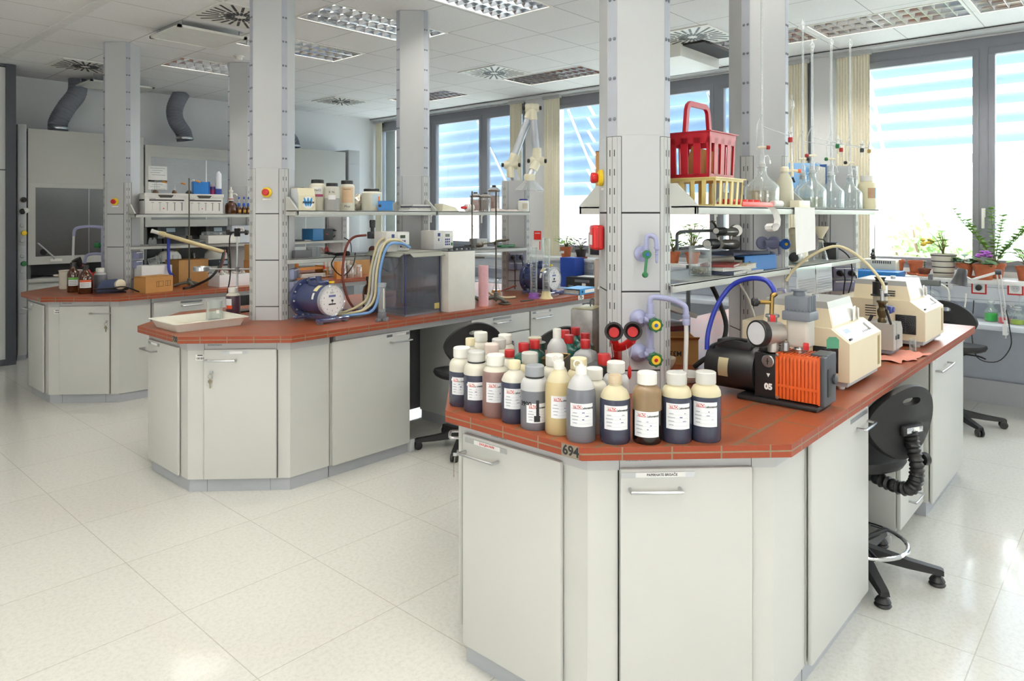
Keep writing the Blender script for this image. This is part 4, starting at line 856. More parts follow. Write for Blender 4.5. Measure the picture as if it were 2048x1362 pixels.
# gauge and traps on top
gz = .26; b = B(M('aluminium_satin', (206, 200, 192), .35, metal=.6)); d0 = Vector((.0, .235, gz)); dr = Vector((-.93, .34, .06)).normalized()
b.rod(d0-dr*(-.02), d0-dr*.07, [(.043, 0), (.043, 1)], 30); b.cyl((.03, .215, .19), (.03, .215, gz), .02); P('gauge_body', b, t)
b = B(black_pl); b.rod(d0+dr*.012, d0+dr*.045, [(.044, 0), (.049, .1), (.049, .9), (.046, 1), (.042, 1), (.042, .95), (.0001, .95)], 34); g = P('gauge_bezel', b, t); P('gauge_face', B(M('frosted_face', (214, 216, 220), .25)).rod(d0+dr*.0435, d0+dr*.0445, [(.0415, 0), (.0001, 1)], 30, ), g)
b = B(steel); b.cyl((.035, .22, .3), (.035, .22, .325), .017); b.lathe([(.024, .318), (.026, .322), (.024, .328)], 22, (.035, .22, 0)); P('clamp_flange', b, t)
b = B(steel); b.cyl((.07, .13, .19), (.07, .13, .222), .018); b.lathe([(.022, .2), (.024, .204), (.022, .208)], 20, (.07, .13, 0)); b.cyl((.03, .17, .2), (.03, .17, .23), .014); P('clamp_flange', b, t)
for p in ((.0, .205, .318), (.04, .098, .222)): P('wing_nut', B(red_pl).cbox(p, (.012, .02, .026), .004, rz=.4), t)
b = B(brass); b.cyl((.04, .225, .325), (.045, .225, .4), .008); b.cyl((.045, .225, .372), (.02, .262, .372), .008); b.cyl((.045, .225, .395), (.055, .215, .405), .01); v = P('valve', b, t); b = B(black_pl); b.rod((.02, .262, .372), (.002, .285, .372), [(.008, 0), (.016, .3), (.017, .8), (.013, 1)], 14); P('valve_knob', b, v)
b = B(M('clear_trap_bowl', (212, 206, 196), .3, var=.04, alpha=.85)); b.box(.05, .125, .095, .175, .21, .315, .012, 3); P('trap_bowl', b, t)
b = B(M('trap_head_grey', (112, 118, 128), .45)); b.box(.04, .135, .085, .188, .31, .345, .006); b.box(.05, .128, .095, .182, .34, .4, .008); b.lathe([(.02, .398), (.022, .404), (.02, .415), (.028, .418), (.028, .422)], 22, (.088, .14, 0))
for k in range(6): b.box(.046, .05, .1+.014*k, .106+.014*k, .33, .352)
for k in range(4): b.box(.06+.017*k, .066+.017*k, .089, .095, .335, .402)
P('filter_head', b, t)
b = B(M('green_tag', (76, 140, 110), .6)); q = [(-.022, -.02), (.022, -.02), (.022, .012), (.012, .022), (-.012, .022), (-.022, .012)]; b.prism(q, 0, .0015, 'y'); b.xf(Matrix.Identity(4)); bmesh.ops.transform(b.bm, matrix=Matrix.Translation((.118, .03, .232)) @ Matrix.Rotation(-.9, 4, 'Z'), verts=b.bm.verts); P('green_tag', b, t)
b = B(M('blue_hose', (34, 52, 158), .35)); b.tube([(.052, .22, .41), (.052, .225, .425), (.065, .26, .452), (.08, .33, .452), (.08, .4, .42), (.055, .45, .34), (.03, .475, .24), (.022, .478, .165)], .0095, 12); P('blue_hose', b, t)
# ---- combustion analysers
acm = M('analyser_cream', (232, 218, 188), .42, var=.015, scale=4); alid = M('analyser_grey_lid', (168, 168, 164), .4, var=.02); awh = M('analyser_white_panel', (240, 240, 236), .35)
def analyser(x, y, label, extra):
    t = T('analyser', label, 'analyser', (x, y, ZT)); w, d = .44, .44
    b = B(acm); b.prism([(0, .036), (0, .19), (.072, .243), (d, .243), (d, .036)], 0, w, 'x'); P('lower_casing', b, t, sharp=20)
    P('base_frame', B(M('analyser_base_grey', (178, 180, 182), .5)).box(.012, w-.012, .012, d-.012, .016, .036), t)
    for sx in (.05, w-.05):
        for sy in (.05, d-.05): P('foot', B(white_pl).lathe([(.016, 0), (.018, .016)], 16, (sx, sy, 0)), t)
    lo = [(.03, .075), (.35, .075), (.35, .36), (.03, .36)]; hi = [(.042, .1), (.338, .1), (.338, .35), (.042, .35)]; md = [(.039, .093), (.341, .093), (.341, .353), (.039, .353)]
    P('upper_casing', B(acm).prism(lo, .243, .318, top=md), t, sharp=20); P('grey_lid', B(alid).prism(md, .318, .345, top=hi), t, sharp=20)
    P('lid_knob', B(steel).lathe([(.013, .345), (.013, .358), (.0001, .358)], 18, (.2, .2, 0)), t)
    P('front_plate', B(awh).prism([(.045, .075), (.335, .075), (.335, .0751), (.045, .0751)], .25, .312, top=[(.047, .0905), (.333, .0905), (.333, .0925), (.047, .0925)]), t, sharp=20)
    ns = Vector((0, -.053, .072)).normalized(); up = Vector((0, .072, .053)).normalized(); R = Matrix(((1, 0, 0), tuple(up), tuple(ns))).transposed().to_4x4(); R.translation = Vector((w/2, .036, .2166))
    p = P('control_panel', B(awh).xf(R).box(-.2, .2, -.037, .037, 0, .0015), t); P('display', B(M('lcd_blue', (120, 134, 178), .2)).xf(R).box(-.14, -.075, 0, .022, .0015, .002), p)
    b = B(inkgrey).xf(R)
    for k in range(6): b.box(-.06+.02*(k % 3), -.045+.03*(k % 2), -.03+.01*k, -.029+.01*k, .0015, .0018); b.box(.03+.02*k, .042+.02*k, -.02, -.012, .0015, .0018)
    P('panel_print', b, p); b = B(steel).xf(R); b.box(.13, .15, -.02, .02, .0015, .01, .003); P('paper_clip', b, t); P('paper_clip', B(black_pl).xf(R).box(-.19, -.16, -.034, -.026, .0015, .009, .002), t)
    fb = P('fan_grille', B(black_pl).box(-.005, 0, .042, .14, .07, .17, .002), t); b = B(dkgrey)
    for r in (.014, .024, .034, .043): b.torus((-.006, .091, .12), r, .0016, 26, 5, 'x')
    b.box(-.0065, -.005, .048, .134, .1185, .1215); b.box(-.0065, -.005, .0895, .0925, .077, .163); P('grille_ring', b, fb)
    b = B(gapdark)
    for k in range(5): b.box(-.001, .001, .235, .29, .15+.0135*k, .155+.0135*k)
    P('vent_slot', b, t); b = B(gapdark)
    for k in range(3): b.box(.028+.001*k, .036+.001*k, .15, .2, .262+.012*k, .267+.012*k)
    P('vent_slot', b, t)
    P('sample_recess', B(M('analyser_recess', (196, 178, 130), .5)).box(w-.055, w-.018, -.0012, .0, .05, .178), t); P('recess_shade', B(M('recess_shadow', (150, 132, 92), .6)).box(w-.052, w-.034, -.002, -.0012, .053, .175), t)  # recess drawn flat, its inner shade painted as a darker strip
    b = B(paper); b.cbox((.3, .07, .277), (.05, .002, .06), rz=.1); b.cbox((.335, .066, .272), (.03, .004, .05), rz=.5); P('clipped_note', b, t)
    return t
analyser(2.952, .872, 'nearer of two cream bench analysers with grey lids, right of the vacuum pump', 0)
analyser(4.17, .862, 'farther of two cream bench analysers, beyond the small motor pump', 1)
# ---- small motor pump, cloth, vial
b = B(pinkcl); g = random.Random(5); nx, ny = 14, 8; co = []
for j in range(ny):
    for i in range(nx): co.append((-.17+.34*i/(nx-1)+g.uniform(-.006, .006), -.075+.15*j/(ny-1)+g.uniform(-.006, .006)+.012*sin(i*.9), .002+.012*abs(sin(i*1.1+j*.7))*g.random()))
b.faces(co, [(j*nx+i, j*nx+i+1, (j+1)*nx+i+1, (j+1)*nx+i) for j in range(ny-1) for i in range(nx-1)]); S('cloth', b, 'crumpled pink cloth under the small motor pump', 'cloth', (3.86, .905, ZT+.001), -.15)
t = T('motor_pump', 'small grey motor pump with black can, brass valve and blue coupling between the analysers', 'pump', (3.9, .985, ZT+.014))
mg = M('motor_grey', (176, 174, 168), .4, var=.02)
P('rubber_pad', B(midgrey).box(-.085, .085, -.05, .06, 0, .02, .008), t); P('motor_housing', B(mg).prism([(-.085, .02), (.085, .02), (.085, .11), (.055, .15), (-.085, .15)], -.06, .06, 'y'), t, sharp=25)
b = B(dkgrey); b.box(-.05, -.02, -.064, -.06, .07, .09, .002); b.box(.086, .092, -.03, .0, .06, .09, .002); b.lathe([(.012, -.06), (.012, -.066)], 14, (-.005, 0, .08), 'y'); P('motor_switch', b, t); P('housing_seam', B(gapdark).box(-.032, -.03, -.0605, -.059, .02, .15), t)
b = B(M('bronze_valve', (96, 84, 62), .4, metal=.8, var=.2)); b.lathe([(.02, .15), (.022, .16), (.016, .175), (.022, .19), (.024, .21), (.015, .225), (.018, .24), (.022, .25)], 18, (-.05, 0, 0)); b.ball((-.035, -.01, .2), .018); b.lathe([(.026, .25), (.026, .258)], 18, (-.05, 0, 0)); P('valve_body', b, t)
P('silver_sleeve', B(chrome).lathe([(.009, .258), (.009, .31), (.012, .312), (.012, .316)], 14, (-.05, 0, 0)), t)
b = B(black_pl); b.tube([(-.06, -.01, .235), (-.1, -.03, .235), (-.108, -.032, .225), (-.075, -.05, .135)], .006, 8, sub=1); P('lever_handle', b, t)
b = B(M('blue_coupling', (62, 72, 140), .4)); b.box(-.005, .04, -.03, .02, .19, .228, .006); b.lathe([(.014, -.03), (.014, -.036)], 16, (.03, 0, .209), 'y'); P('coupling', b, t); P('silver_neck', B(chrome).cyl((.028, 0, .15), (.028, 0, .19), .013), t)
P('silver_can', B(M('satin_can', (206, 198, 178), .35)).lathe([(.033, .225), (.033, .275)], 26, (.03, .03, 0)), t); b = B(black_pl); b.lathe([(.044, .275), (.044, .28), (.035, .284), (.035, .34), (.036, .345), (.022, .348), (.022, .36), (.027, .365), (.027, .37)], 28, (.03, .03, 0)); c = P('black_can', b, t)
b = B(paper); cb = Matrix.Translation((.03, .03, 0)) @ Matrix.Rotation(-.6, 4, 'Z'); b.xf(cb); patch(b, .0353, .04, .29, .33, 0); P('can_label', b, t); b = B(inkred).xf(cb); b.faces([(-.016, -.0358, .31), (-.008, -.0362, .318), (0, -.0364, .31), (-.008, -.0362, .302)], [(0, 1, 2, 3)]); P('can_mark', b, t)
b = B(M('cream_hose', (220, 208, 168), .4)); b.tube([(-.05, 0, .3), (-.05, 0, .35), (-.058, .09, .46), (-.08, .2, .525), (-.13, .31, .48), (-.18, .39, .4), (-.205, .42, .34)], .0075, 10); P('cream_hose', b, t)
t = T('glass_vial', 'small empty glass vial beside the farther analyser', 'vial', (4.08, .9, ZT)); P('vial_wall', B(glass).lathe([(.015, 0), (.016, .003), (.016, .06), (.015, .061), (.0145, .058), (.0145, .004), (.0001, .003)], 18), t)
t = T('metal_box', 'small metal control box with a dark hose behind the small motor pump', 'control box', (3.86, 1.2, ZT)); P('casing', B(M('metal_box_grey', (150, 148, 138), .4, metal=.4)).box(-.06, .06, -.04, .04, 0, .16, .004), t); P('cable', B(black_ru).tube([(-.02, -.04, .11), (-.06, -.1, .12), (-.03, -.14, .135), (.02, -.16, .19)], .008, 8), t)
b = B(black_pl); b.box(-.07, .07, -.008, .008, 0, .012, .003); S('ruler', b, 'dark flat tool lying at the window end of the front bench', 'tool', (4.98, .97, ZT), .1); b = B(iron); b.tube([(-.05, 0, .004), (0, .004, .004), (.05, 0, .004)], .004, 6); S('spatula', b, 'thin metal spatula lying behind the dark flat tool', 'tool', (5.0, 1.02, ZT), .1)
P('trough_slot', B(gapdark).box(4.9, 5.2, 1.19, 1.215, ZT, ZT+.001), [o for o in COL.objects if o.name == 'worktop'][0], world=True)
# ================================================================ SHELVES OF THE FRONT BENCH
ZS0 = 1.6565; ZL0 = 1.3465
def crate(name, label, loc, rz, w, d, h, m, nb, band, base, handle=None, cat='basket', taper=.93, bar=.5, flare=.008):
    t = T(name, label, cat, loc, rz); b = B(m); th = .004
    def rect(s, z, o=0): return [(-w/2*s-o, -d/2*s-o, z), (w/2*s+o, -d/2*s-o, z), (w/2*s+o, d/2*s+o, z), (-w/2*s-o, d/2*s+o, z)]
    def ring(z0, z1, s0, s1):
        b.loft([rect(s0, z0), rect(s1, z1)], cap=False); b.loft([rect(s0, z0, -th), rect(s1, z1, -th)], cap=False); b.loft([rect(s1, z1), rect(s1, z1, -th)], cap=False); b.loft([rect(s0, z0), rect(s0, z0, -th)], cap=False)
    sz = lambda z: taper+(1-taper)*z/h
    ring(h-band, h, sz(h-band), 1); ring(0, base, taper, sz(base)); b.loft([rect(taper, 0), rect(taper, th)])
    b.loft([rect(1, h-.004), rect(1, h-.004, flare), rect(1, h, flare), rect(1, h, -th)], cap=False)
    for sd in range(4):
        a, c = (w, d) if sd % 2 == 0 else (d, w)
        for k in range(nb+1):
            f = -.5+k/nb; bw = a/nb*bar/2
            if k in (0, nb): bw *= .9
            p = []
            for z in (base*.5, h-band*.5):
                s = sz(z)
                p.append([(max(-a/2, min(a/2, f*a+e))*s, o) for e, o in ((-bw, -c/2*s), (bw, -c/2*s), (bw, -c/2*s+th), (-bw, -c/2*s+th))] + [z])
            R = Matrix.Rotation(sd*pi/2, 3, 'Z'); b.loft([[tuple(R @ Vector((q[0], q[1], l[4]))) for q in l[:4]] for l in p])
    P('basket_body', b, t, sharp=30)
    if handle:
        hh, hw = handle; b = B(m)
        b.loft([[(x+ox, oy, z+oz) for ox, oy, oz in ((-.011*nx, -.008, -.011*nz), (-.011*nx, .008, -.011*nz), (.011*nx, .008, .011*nz), (.011*nx, -.008, .011*nz))] for x, z, nx, nz in
                ((-hw*.5-.012, h-.02, 1, 0), (-hw*.5+.004, h+hh-.03, 1, 0), (-hw*.5+.012, h+hh-.012, .8, -.6), (-hw*.5+.03, h+hh, 0.1, -1), (hw*.5-.03, h+hh, -.1, -1), (hw*.5-.012, h+hh-.012, -.8, -.6), (hw*.5-.004, h+hh-.03, -1, 0), (hw*.5+.012, h-.02, -1, 0))]); P('carrying_handle', b, t)
    return t
crate('bottle_carrier', 'yellowed plastic bottle carrier under the red basket on the upper shelf', (2.80, 1.425, ZS0), 0, .27, .255, .118, M('yellowed_plastic', (222, 200, 128), .4, var=.05), 5, .014, .008, cat='bottle carrier', taper=.95, bar=.34)
t = crate('bottle_basket', 'red plastic bottle basket with tall handle on top of the yellowed carrier', (2.79, 1.44, ZS0+.1195), 0, .245, .235, .19, M('deep_red_plastic', (176, 22, 38), .36, var=.05), 4, .05, .014, handle=(.125, .2), taper=.95, bar=.56); 
b = B(card); b.cbox((.03, .0, .07), (.004, .12, .12), rx=.3, rz=.2); P('cardboard_divider', b, t)
t = T('sample_tray', 'flat red plastic tray of round wells in front of the big glass bottle', 'tray', (3.1, 1.36, ZS0)); b = B(M('bright_red_plastic', (226, 62, 54), .4)); b.box(-.17, .17, -.06, .06, 0, .022, .004)
for k in range(5): b.lathe([(.026, .022), (.028, .024), (.028, .034), (.025, .034), (.024, .024)], 20, (-.135+.066*k, .02, 0), cap=False)
P('tray_body', b, t)
t = T('paper_roll', 'small white paper roll lying on the red tray end', 'paper roll', (3.33, 1.31, ZS0+.017)); b = B(paper); b.rod((-.05, 0, 0), (.05, 0, 0), [(.006, 0), (.016, 0), (.016, 1), (.006, 1)], 20); P('roll', b, t)
t = T('notepad', 'white stained note strip hanging curled from the upper shelf edge', 'paper strip', (3.12, 1.276, 1.652)); b = B(paper); pts = [(0, 0, .001), (.018, -.004, -.012)]+[(.0405-.03*sin(a)*0+.0, -.008, -.02) for a in ()]
co = []; cv = [(0, .002), (.012, -.006), (.026, -.03), (.032, -.06), (.026, -.09), (.008, -.112), (-.014, -.117), (-.03, -.106), (-.034, -.09), (-.024, -.078), (-.008, -.077), (.002, -.086), (.0, -.097)]
for k, (x, z) in enumerate(cv): co += [(x*2, -.006-.002*k, z*.9), (x*2+.012, -.032-.002*k, z*.9+.001)]
b.faces(co, [(2*i, 2*i+1, 2*i+3, 2*i+2) for i in range(len(cv)-1)]); P('curled_strip', b, t)
def aspirator(label, x, y, h, r, tube_top, side, sc, tip, side_tip, wide=False, liquid=None, curl=True, z=ZS0):
    """glass reagent bottle with a burette fused on its stopper"""
    t = T('burette_bottle', label, 'burette bottle', (x, y, z)); R = RT
    b = B(GL('thick_glass', (228, 236, 236), .13)); sh = h*.5; b.lathe([(r*.95, 0), (r, .006), (r, sh), (r*.93, sh+.012), (r*.4, h-.045), (.021, h-.03), (.02, h), (.024, h+.002), (.024, h+.006), (.018, h+.006), (.018, h-.025), (r*.37, h-.05), (r*.9, sh+.01), (r*.965, sh), (r*.965, .008), (.0001, .006)], 30); P('bottle_wall', b, t)
    if liquid: P('liquid', B(liquid[1]).lathe([(r*.93, .007), (r*.955, .009), (r*.955, h*liquid[0]), (.0001, h*liquid[0])], 30), t)
    fr = M('frosted_glass', (226, 230, 228), .5, alpha=.75); b = B(fr); b.lathe([(.0155, h-.018), (.0165, h+.008), (.017, h+.02), (.013, h+.026)], 18); P('ground_stopper', b, t)
    zt = tube_top-z; b = B(glass_b); b.lathe([(.012, h+.02), (.012, h+.06), (.0065, h+.075), (.0065, zt-.05), (.0065, zt-.03), (.013, zt-.015), (.011, zt), (.003, zt+.012), (.003, zt+.03)], 14); b.lathe([(.004, h+.02), (.004, .02)], 8, (0, 0, 0))
    P('burette_tube', b, t)
    if curl:
        b = B(glass_b); v = Vector(R); q = [v*.008+Vector((0, 0, h+.05)), v*.024*curl+Vector((0, 0, h+.062)), v*.036*curl+Vector((0, 0, h+.045)), v*.04*curl+Vector((0, 0, h+.022))]; b.tube(q, .0042, 8); P('vent_spout', b, t)
        b = B(glass_b); q = [Vector((0, 0, h+.26)), v*-.006+Vector((0, 0, h+.25)), v*-.024+Vector((0, 0, h+.2)), v*-.024+Vector((0, 0, h+.09))]; b.tube(q, .003, 6); P('side_tube', b, t)
    zc = h+.1; b = B(ivory); v = Vector(R); b.rod(v*-.022+Vector((0, 0, zc)), v*.024+Vector((0, 0, zc)), [(.004, 0), (.0065, .3), (.0065, .8), (.004, 1)], 12); P('stopcock', b, t); s = 1 if side > 0 else -1
    b = B(sc); b.rod(v*(.02*s)+Vector((0, 0, zc)), v*(.038*s)+Vector((0, 0, zc)), [(.006, 0), (.0105, .2), (.0105, .85), (.007, 1)], 14); P('stopcock_grip', b, t)
    if tip:
        L, dz = tip; e = v*L+Vector((0, 0, h+.2-dz)); b = B(glass_b); b.tube([v*.004+Vector((0, 0, h+.2)), e], .0032, 8, sub=1); b.lathe([(.006, -.03), (.009, -.018), (.009, .012), (.011, .014), (.011, .02), (.005, .024), (.005, .04)], 14, tuple(e)); b.lathe([(.0022, -.06), (.003, -.03)], 8, tuple(e)); P('delivery_arm', b, t)
        b = B(side_tip); b.lathe([(.0095, -.03), (.011, -.026), (.011, -.008), (.009, -.006)], 14, tuple(e)); P('tip_cap', b, t)
    return t
gr = M('stopcock_red', (170, 34, 32), .4); ywc = M('amber_cap', (190, 160, 90), .5)
pl_liq = GL('pale_liquid', (206, 200, 160), .18, .1, (238, 236, 220))
aspirator('big round shouldered glass bottle with tall burette, right of the red basket', 3.34, 1.385, .19, .079, 2.72, 1, gr, (.137, .045), gr, liquid=(.42, pl_liq))
aspirator('glass burette bottle with red stopcock, left one of the four by the window', 3.98, 1.37, .19, .073, 2.56, -1, gr, (.14, .03), green_pl, liquid=(.3, pl_liq))
aspirator('glass burette bottle with black stopcock ring, half hidden behind the left one', 4.12, 1.47, .185, .06, 2.72, 1, black_pl, (.22, .03), gr)
aspirator('glass burette bottle with green stopcock, third of the four by the window', 4.31, 1.375, .19, .07, 2.64, -1, green_pl, (.18, .03), MATS['dark_grey_plastic'])
aspirator('glass burette bottle with small black stopcock, nearest to the window end of the shelf', 4.68, 1.38, .19, .07, 2.7, -1, black_pl, (.12, .01), ywc)
t = T('wash_bottle_burette', 'milky squeeze bottle with attached thin burette and orange tap, standing by the white box', 'burette bottle', (3.6, 1.375, ZS0))
P('squeeze_bottle', B(M('squeeze_bottle_milky', (222, 218, 196), .35, alpha=.92)).lathe([(.04, 0), (.043, .006), (.042, .1), (.036, .14), (.022, .17), (.017, .178), (.017, .195)], 28), t); P('bottle_cap', B(ivory).lathe([(.02, .185), (.02, .205), (.014, .21)], 20), t)
v = Vector(RT); P('burette_tube', B(glass_b).lathe([(.0055, .16), (.0055, .5), (.012, .515), (.011, .54), (.003, .555), (.003, .575)], 14, tuple(v*.036)), t); b = B(M('blue_scale_strip', (120, 130, 190), .4)); b.box(-.001, .001, -.006, -.0055, .27, .48); bmesh.ops.transform(b.bm, matrix=Matrix.Translation(v*.036), verts=b.bm.verts); P('scale_strip', b, t)
b = B(ivory); b.cyl(v*.0+Vector((0, 0, .19)), v*.07+Vector((0, 0, .188)), .008); b.cyl(v*.036+Vector((0, 0, .16)), v*.036+Vector((0, 0, .24)), .009, .006); P('tap_body', b, t); b = B(M('orange_tap', (236, 110, 60), .4)); b.cyl(v*.066+Vector((0, 0, .188)), v*.08+Vector((0, 0, .188)), .01); P('tap_grip', b, t); b = B(black_pl); b.cyl(v*.04+Vector((0, 0, .155)), v*.05+Vector((0, 0, .13)), .005); P('tip', b, t)
P('glass_supply_tube', B(glass).tube([v*.0+Vector((0, 0, .2)), v*-.002+Vector((0, 0, .35)), v*.02+Vector((0, 0, .44)), v*.03+Vector((0, 0, .5))], .003, 8), t)
t = T('tissue_box', 'white carton lying under the milky squeeze bottle on the upper shelf edge', 'carton', (3.62, 1.305, ZS0)); P('carton', B(ivory).box(-.075, .075, -.024, .024, 0, .036, .004), t)
t = T('paper_sheet', 'blank white paper sheet hanging over the upper shelf edge of the front bench', 'paper', (3.6, 1.279, 1.657)); b = B(paper); b.loft([[(-.13, .03, .001), (.15, .03, .001)], [(-.13, -.001, .001), (.15, -.001, .001)], [(-.132, -.004, -.06), (.15, -.004, -.06)], [(-.136, -.012, -.23), (.142, -.008, -.215)]], cap=False, closed=False); P('sheet', b, t)
t = T('blue_board', 'light blue folder standing behind the burette bottles', 'folder', (4.45, 1.575, ZS0)); b = B(M('light_blue_board', (92, 158, 216), .5)); b.prism([(-.29, 0), (.28, 0), (.28, .3), (-.29, .27)], 0, .006, 'y'); P('folder_cover', b, t); P('folder_spine', B(M('folder_spine_dark', (60, 100, 160), .5)).box(.27, .278, -.04, .0, 0, .29), t); P('papers', B(paper_g).box(.1, .265, -.036, -.002, .004, .27), t)
b = bottle('white_bottle', 'milky white bottle with torn brown label at the window end of the upper shelf', 4.87, 1.335, ZS0, .215, .054, 'wide', cap=cap_w, body=M('yellow_white_hdpe', (232, 224, 188), .4), cat='bottle'); p = P('label', patch(B(M('torn_brown_label', (196, 160, 130), .8, var=.15)), .0545, .05, .07, .135, .03), b); P('label_blue_edge', patch(B(M('label_blue', (110, 170, 190), .6)), .0547, .012, .07, .135, .056, 4), p)
t = T('plastic_sleeve', 'clear plastic sleeve hanging from the window end of the upper shelf', 'plastic sleeve', (4.86, 1.272, 1.63)); b = B(GL('sleeve_film', (206, 214, 220), .42, .12)); b.loft([[(-.065, 0, 0), (.065, 0, 0)], [(-.066, -.006, -.12), (.064, -.01, -.12)], [(-.068, -.004, -.265), (.062, -.012, -.25)]], cap=False, closed=False); P('sleeve', b, t); P('sleeve_paper', B(M('paper_seen_through', (214, 218, 222), .8)).box(-.06, .056, .001, .002, -.24, -.03), t)
carton('brown cardboard box on the far side of the upper shelf, left of the nearest tower', 2.78, 1.785, ZS0, .36, .11, .25, .0, card, False)
# lower shelf
t = T('beaker', 'large glass beaker with pale pebbles on the lower shelf by the tower', 'beaker', (2.93, 1.50, ZL0)); P('glass_wall', B(glass).lathe([(.046, 0), (.05, .006), (.05, .128), (.053, .134), (.051, .134), (.047, .127), (.047, .008), (.0001, .005)], 30), t)
b = B(M('pale_pebbles', (196, 186, 164), .8, var=.15)); g = random.Random(8)
for k in range(70): a = g.uniform(0, 6.28); r = .036*math.sqrt(g.random()); b.ball((r*cos(a), r*sin(a), .012+g.random()*.02), .006*g.uniform(.7, 1.2), 8, (1, g.uniform(.6, 1), .7))
o = P('pebbles', b, t); o['kind'] = 'stuff'
def book(label, x, y, z, w, d, h, rz, cover, group=None, mag=False):
    t = T('book' if not mag else 'magazine', label, 'book' if not mag else 'magazine', (x, y, z), rz, group); b = B(paper_g); b.box(-w/2+.003, w/2-.002, -d/2+.003, d/2-.003, .002, h-.002); P('pages', b, t); b = B(cover); b.box(-w/2, w/2, -d/2, d/2, 0, .002); b.box(-w/2, w/2, -d/2, d/2, h-.002, h); b.box(-w/2, -w/2+.003, -d/2, d/2, 0, h); P('cover', b, t); return t
book('dark covered book at the bottom of the pile on the lower shelf', 3.14, 1.49, ZL0, .26, .19, .018, .1, M('navy_cover', (70, 76, 100), .5)); book('white magazine in the middle of the pile on the lower shelf', 3.11, 1.485, ZL0+.019, .22, .17, .016, -.15, white_pl, mag=True); book('cream book with white pages, right in the pile beside the blue binder', 3.24, 1.48, ZL0+.019, .13, .17, .024, .05, M('cream_cover', (216, 206, 176), .6))
book('red edged booklet on top of the pile, under the grey tool', 3.11, 1.485, ZL0+.036, .2, .15, .012, .25, M('dull_red_cover', (168, 70, 66), .5), mag=True)
t = T('heat_gun', 'grey cylindrical tool lying on top of the books', 'tool', (3.12, 1.47, ZL0+.067)); b = B(M('worn_grey_tool', (128, 124, 116), .45, metal=.4, var=.1)); b.rod((-.12, .02, 0), (.03, -.02, 0), [(.008, 0), (.012, .1), (.012, .75), (.016, .8), (.018, .98), (.008, 1)], 16); P('tool_body', b, t)
def binder(label, x, y, z, rz, L, d, h, m, lab=None, tilt=0):
    """lever arch file lying flat: spine on -y"""
    t = T('ring_binder', label, 'binder', (x, y, z), rz); b = B(m); b.box(-L/2, L/2, -d/2, d/2, 0, .003); b.box(-L/2, L/2, -d/2, d/2, h-.003, h); b.box(-L/2, L/2, -d/2, -d/2+.003, 0, h); P('cover', b, t)
    b = B(paper_g); b.box(-L/2+.01, L/2-.012, -d/2+.02, d/2-.012, .004, h*.72); P('papers', b, t)
    P('finger_hole', B(black_pl).rod((-L*.36, -d/2-.0008, h*.5), (-L*.36, -d/2+.0001, h*.5), [(.0115, 0), (.0115, 1)], 18), t)
    if lab: P('spine_label', B(paper).box(-L*.2, L*.42, -d/2-.0006, -d/2, h*.2, h*.8), t)
    return t
binder('thick blue binder lying on the lower shelf of the front bench', 3.44, 1.545, ZL0, -.12, .3, .24, .075, M('binder_blue', (34, 118, 196), .45))
t = T('folder', 'dark grey folder with curled papers lying on the blue binder', 'folder', (3.42, 1.545, ZL0+.0765), -.2); P('cover', B(M('slate_folder', (66, 70, 92), .5)).box(-.17, .13, -.1, .1, 0, .014, .002), t); b = B(paper); b.loft([[(.1, -.1, .015), (.1, .08, .015)], [(.16, -.1, .01), (.16, .08, .01)], [(.2, -.11, -.012), (.2, .07, -.01)], [(.23, -.11, -.014), (.23, .06, -.014)]], cap=False, closed=False); P('loose_sheet', b, t)
book('loose printed papers at the front of the lower shelf beside the binder', 3.3, 1.425, ZL0, .2, .05, .006, .02, paper, mag=True)
t = T('gas_manifold', 'chrome gas valve block with two black knobs and bent grey pipes', 'gas valves', (3.45, 1.62, 1.5)); q = lambda px, py, y: (aty(px, py, y)[0], y, aty(px, py, y)[1])
b = B(M('nickel_body', (150, 148, 142), .3, metal=.8)); y = 1.62
b.rod(q(1436, 464, 1.6), q(1472, 464, 1.62), [(.014, 0), (.02, .1), (.02, .75), (.026, .8), (.026, 1)], 20); b.rod(q(1440, 489, 1.6), q(1470, 489, 1.62), [(.02, 0), (.02, .3), (.027, .35), (.027, 1)], 20); b.cyl(q(1462, 463, 1.62), q(1462, 500, 1.62), .011); b.cyl(q(1437, 470, 1.62), q(1437, 498, 1.62), .008); b.rod(q(1470, 461, 1.62), q(1474, 461, 1.6), [(.032, 0), (.03, 1)], 22); P('valve_block', b, t, world=True)
for c0, c1, r in (((1432, 462), (1449, 462), .019), ((1414, 488), (1433, 488), .025)):
    b = B(black_pl); b.rod(q(*c0, 1.55), q(*c1, 1.58), [(r*.9, 0), (r, .12), (r, .9), (r*.8, 1)], 20); k = P('valve_knob', b, t, world=True); b = B(white_pl); a0 = Vector(q(*c0, 1.55)); a1 = Vector(q(*c1, 1.58)); dd = (a0-a1).normalized(); b.rod(a0, a0+dd*.004, [(r*.75, 0), (r*.7, 1)], 18); P('knob_cap', b, k, world=True)
b = B(M('bent_pipe_grey', (120, 126, 128), .35, metal=.6)); b.tube([q(1430, 461, 1.6), q(1370, 463, 1.6), q(1357, 466, 1.6), q(1354, 474, 1.6), q(1354, 500, 1.6)], .0075, 8, sub=4); b.tube([q(1412, 492, 1.58), q(1360, 497, 1.6)], .0075, 8); P('bent_pipe', b, t, world=True)
b = B(iron); b.tube([q(1424, 443, 1.58), q(1430, 450, 1.6), q(1436, 474, 1.6)], .006, 8); b.tube([q(1420, 444, 1.6), q(1431, 443, 1.6)], .003, 6); P('clamp_screw', b, t, world=True)
TB = onface((3.72-.1285*.7071, 1.565-.1285*.7071, 0), (1, -1, 0), FC); z = zat(487, 3.7)
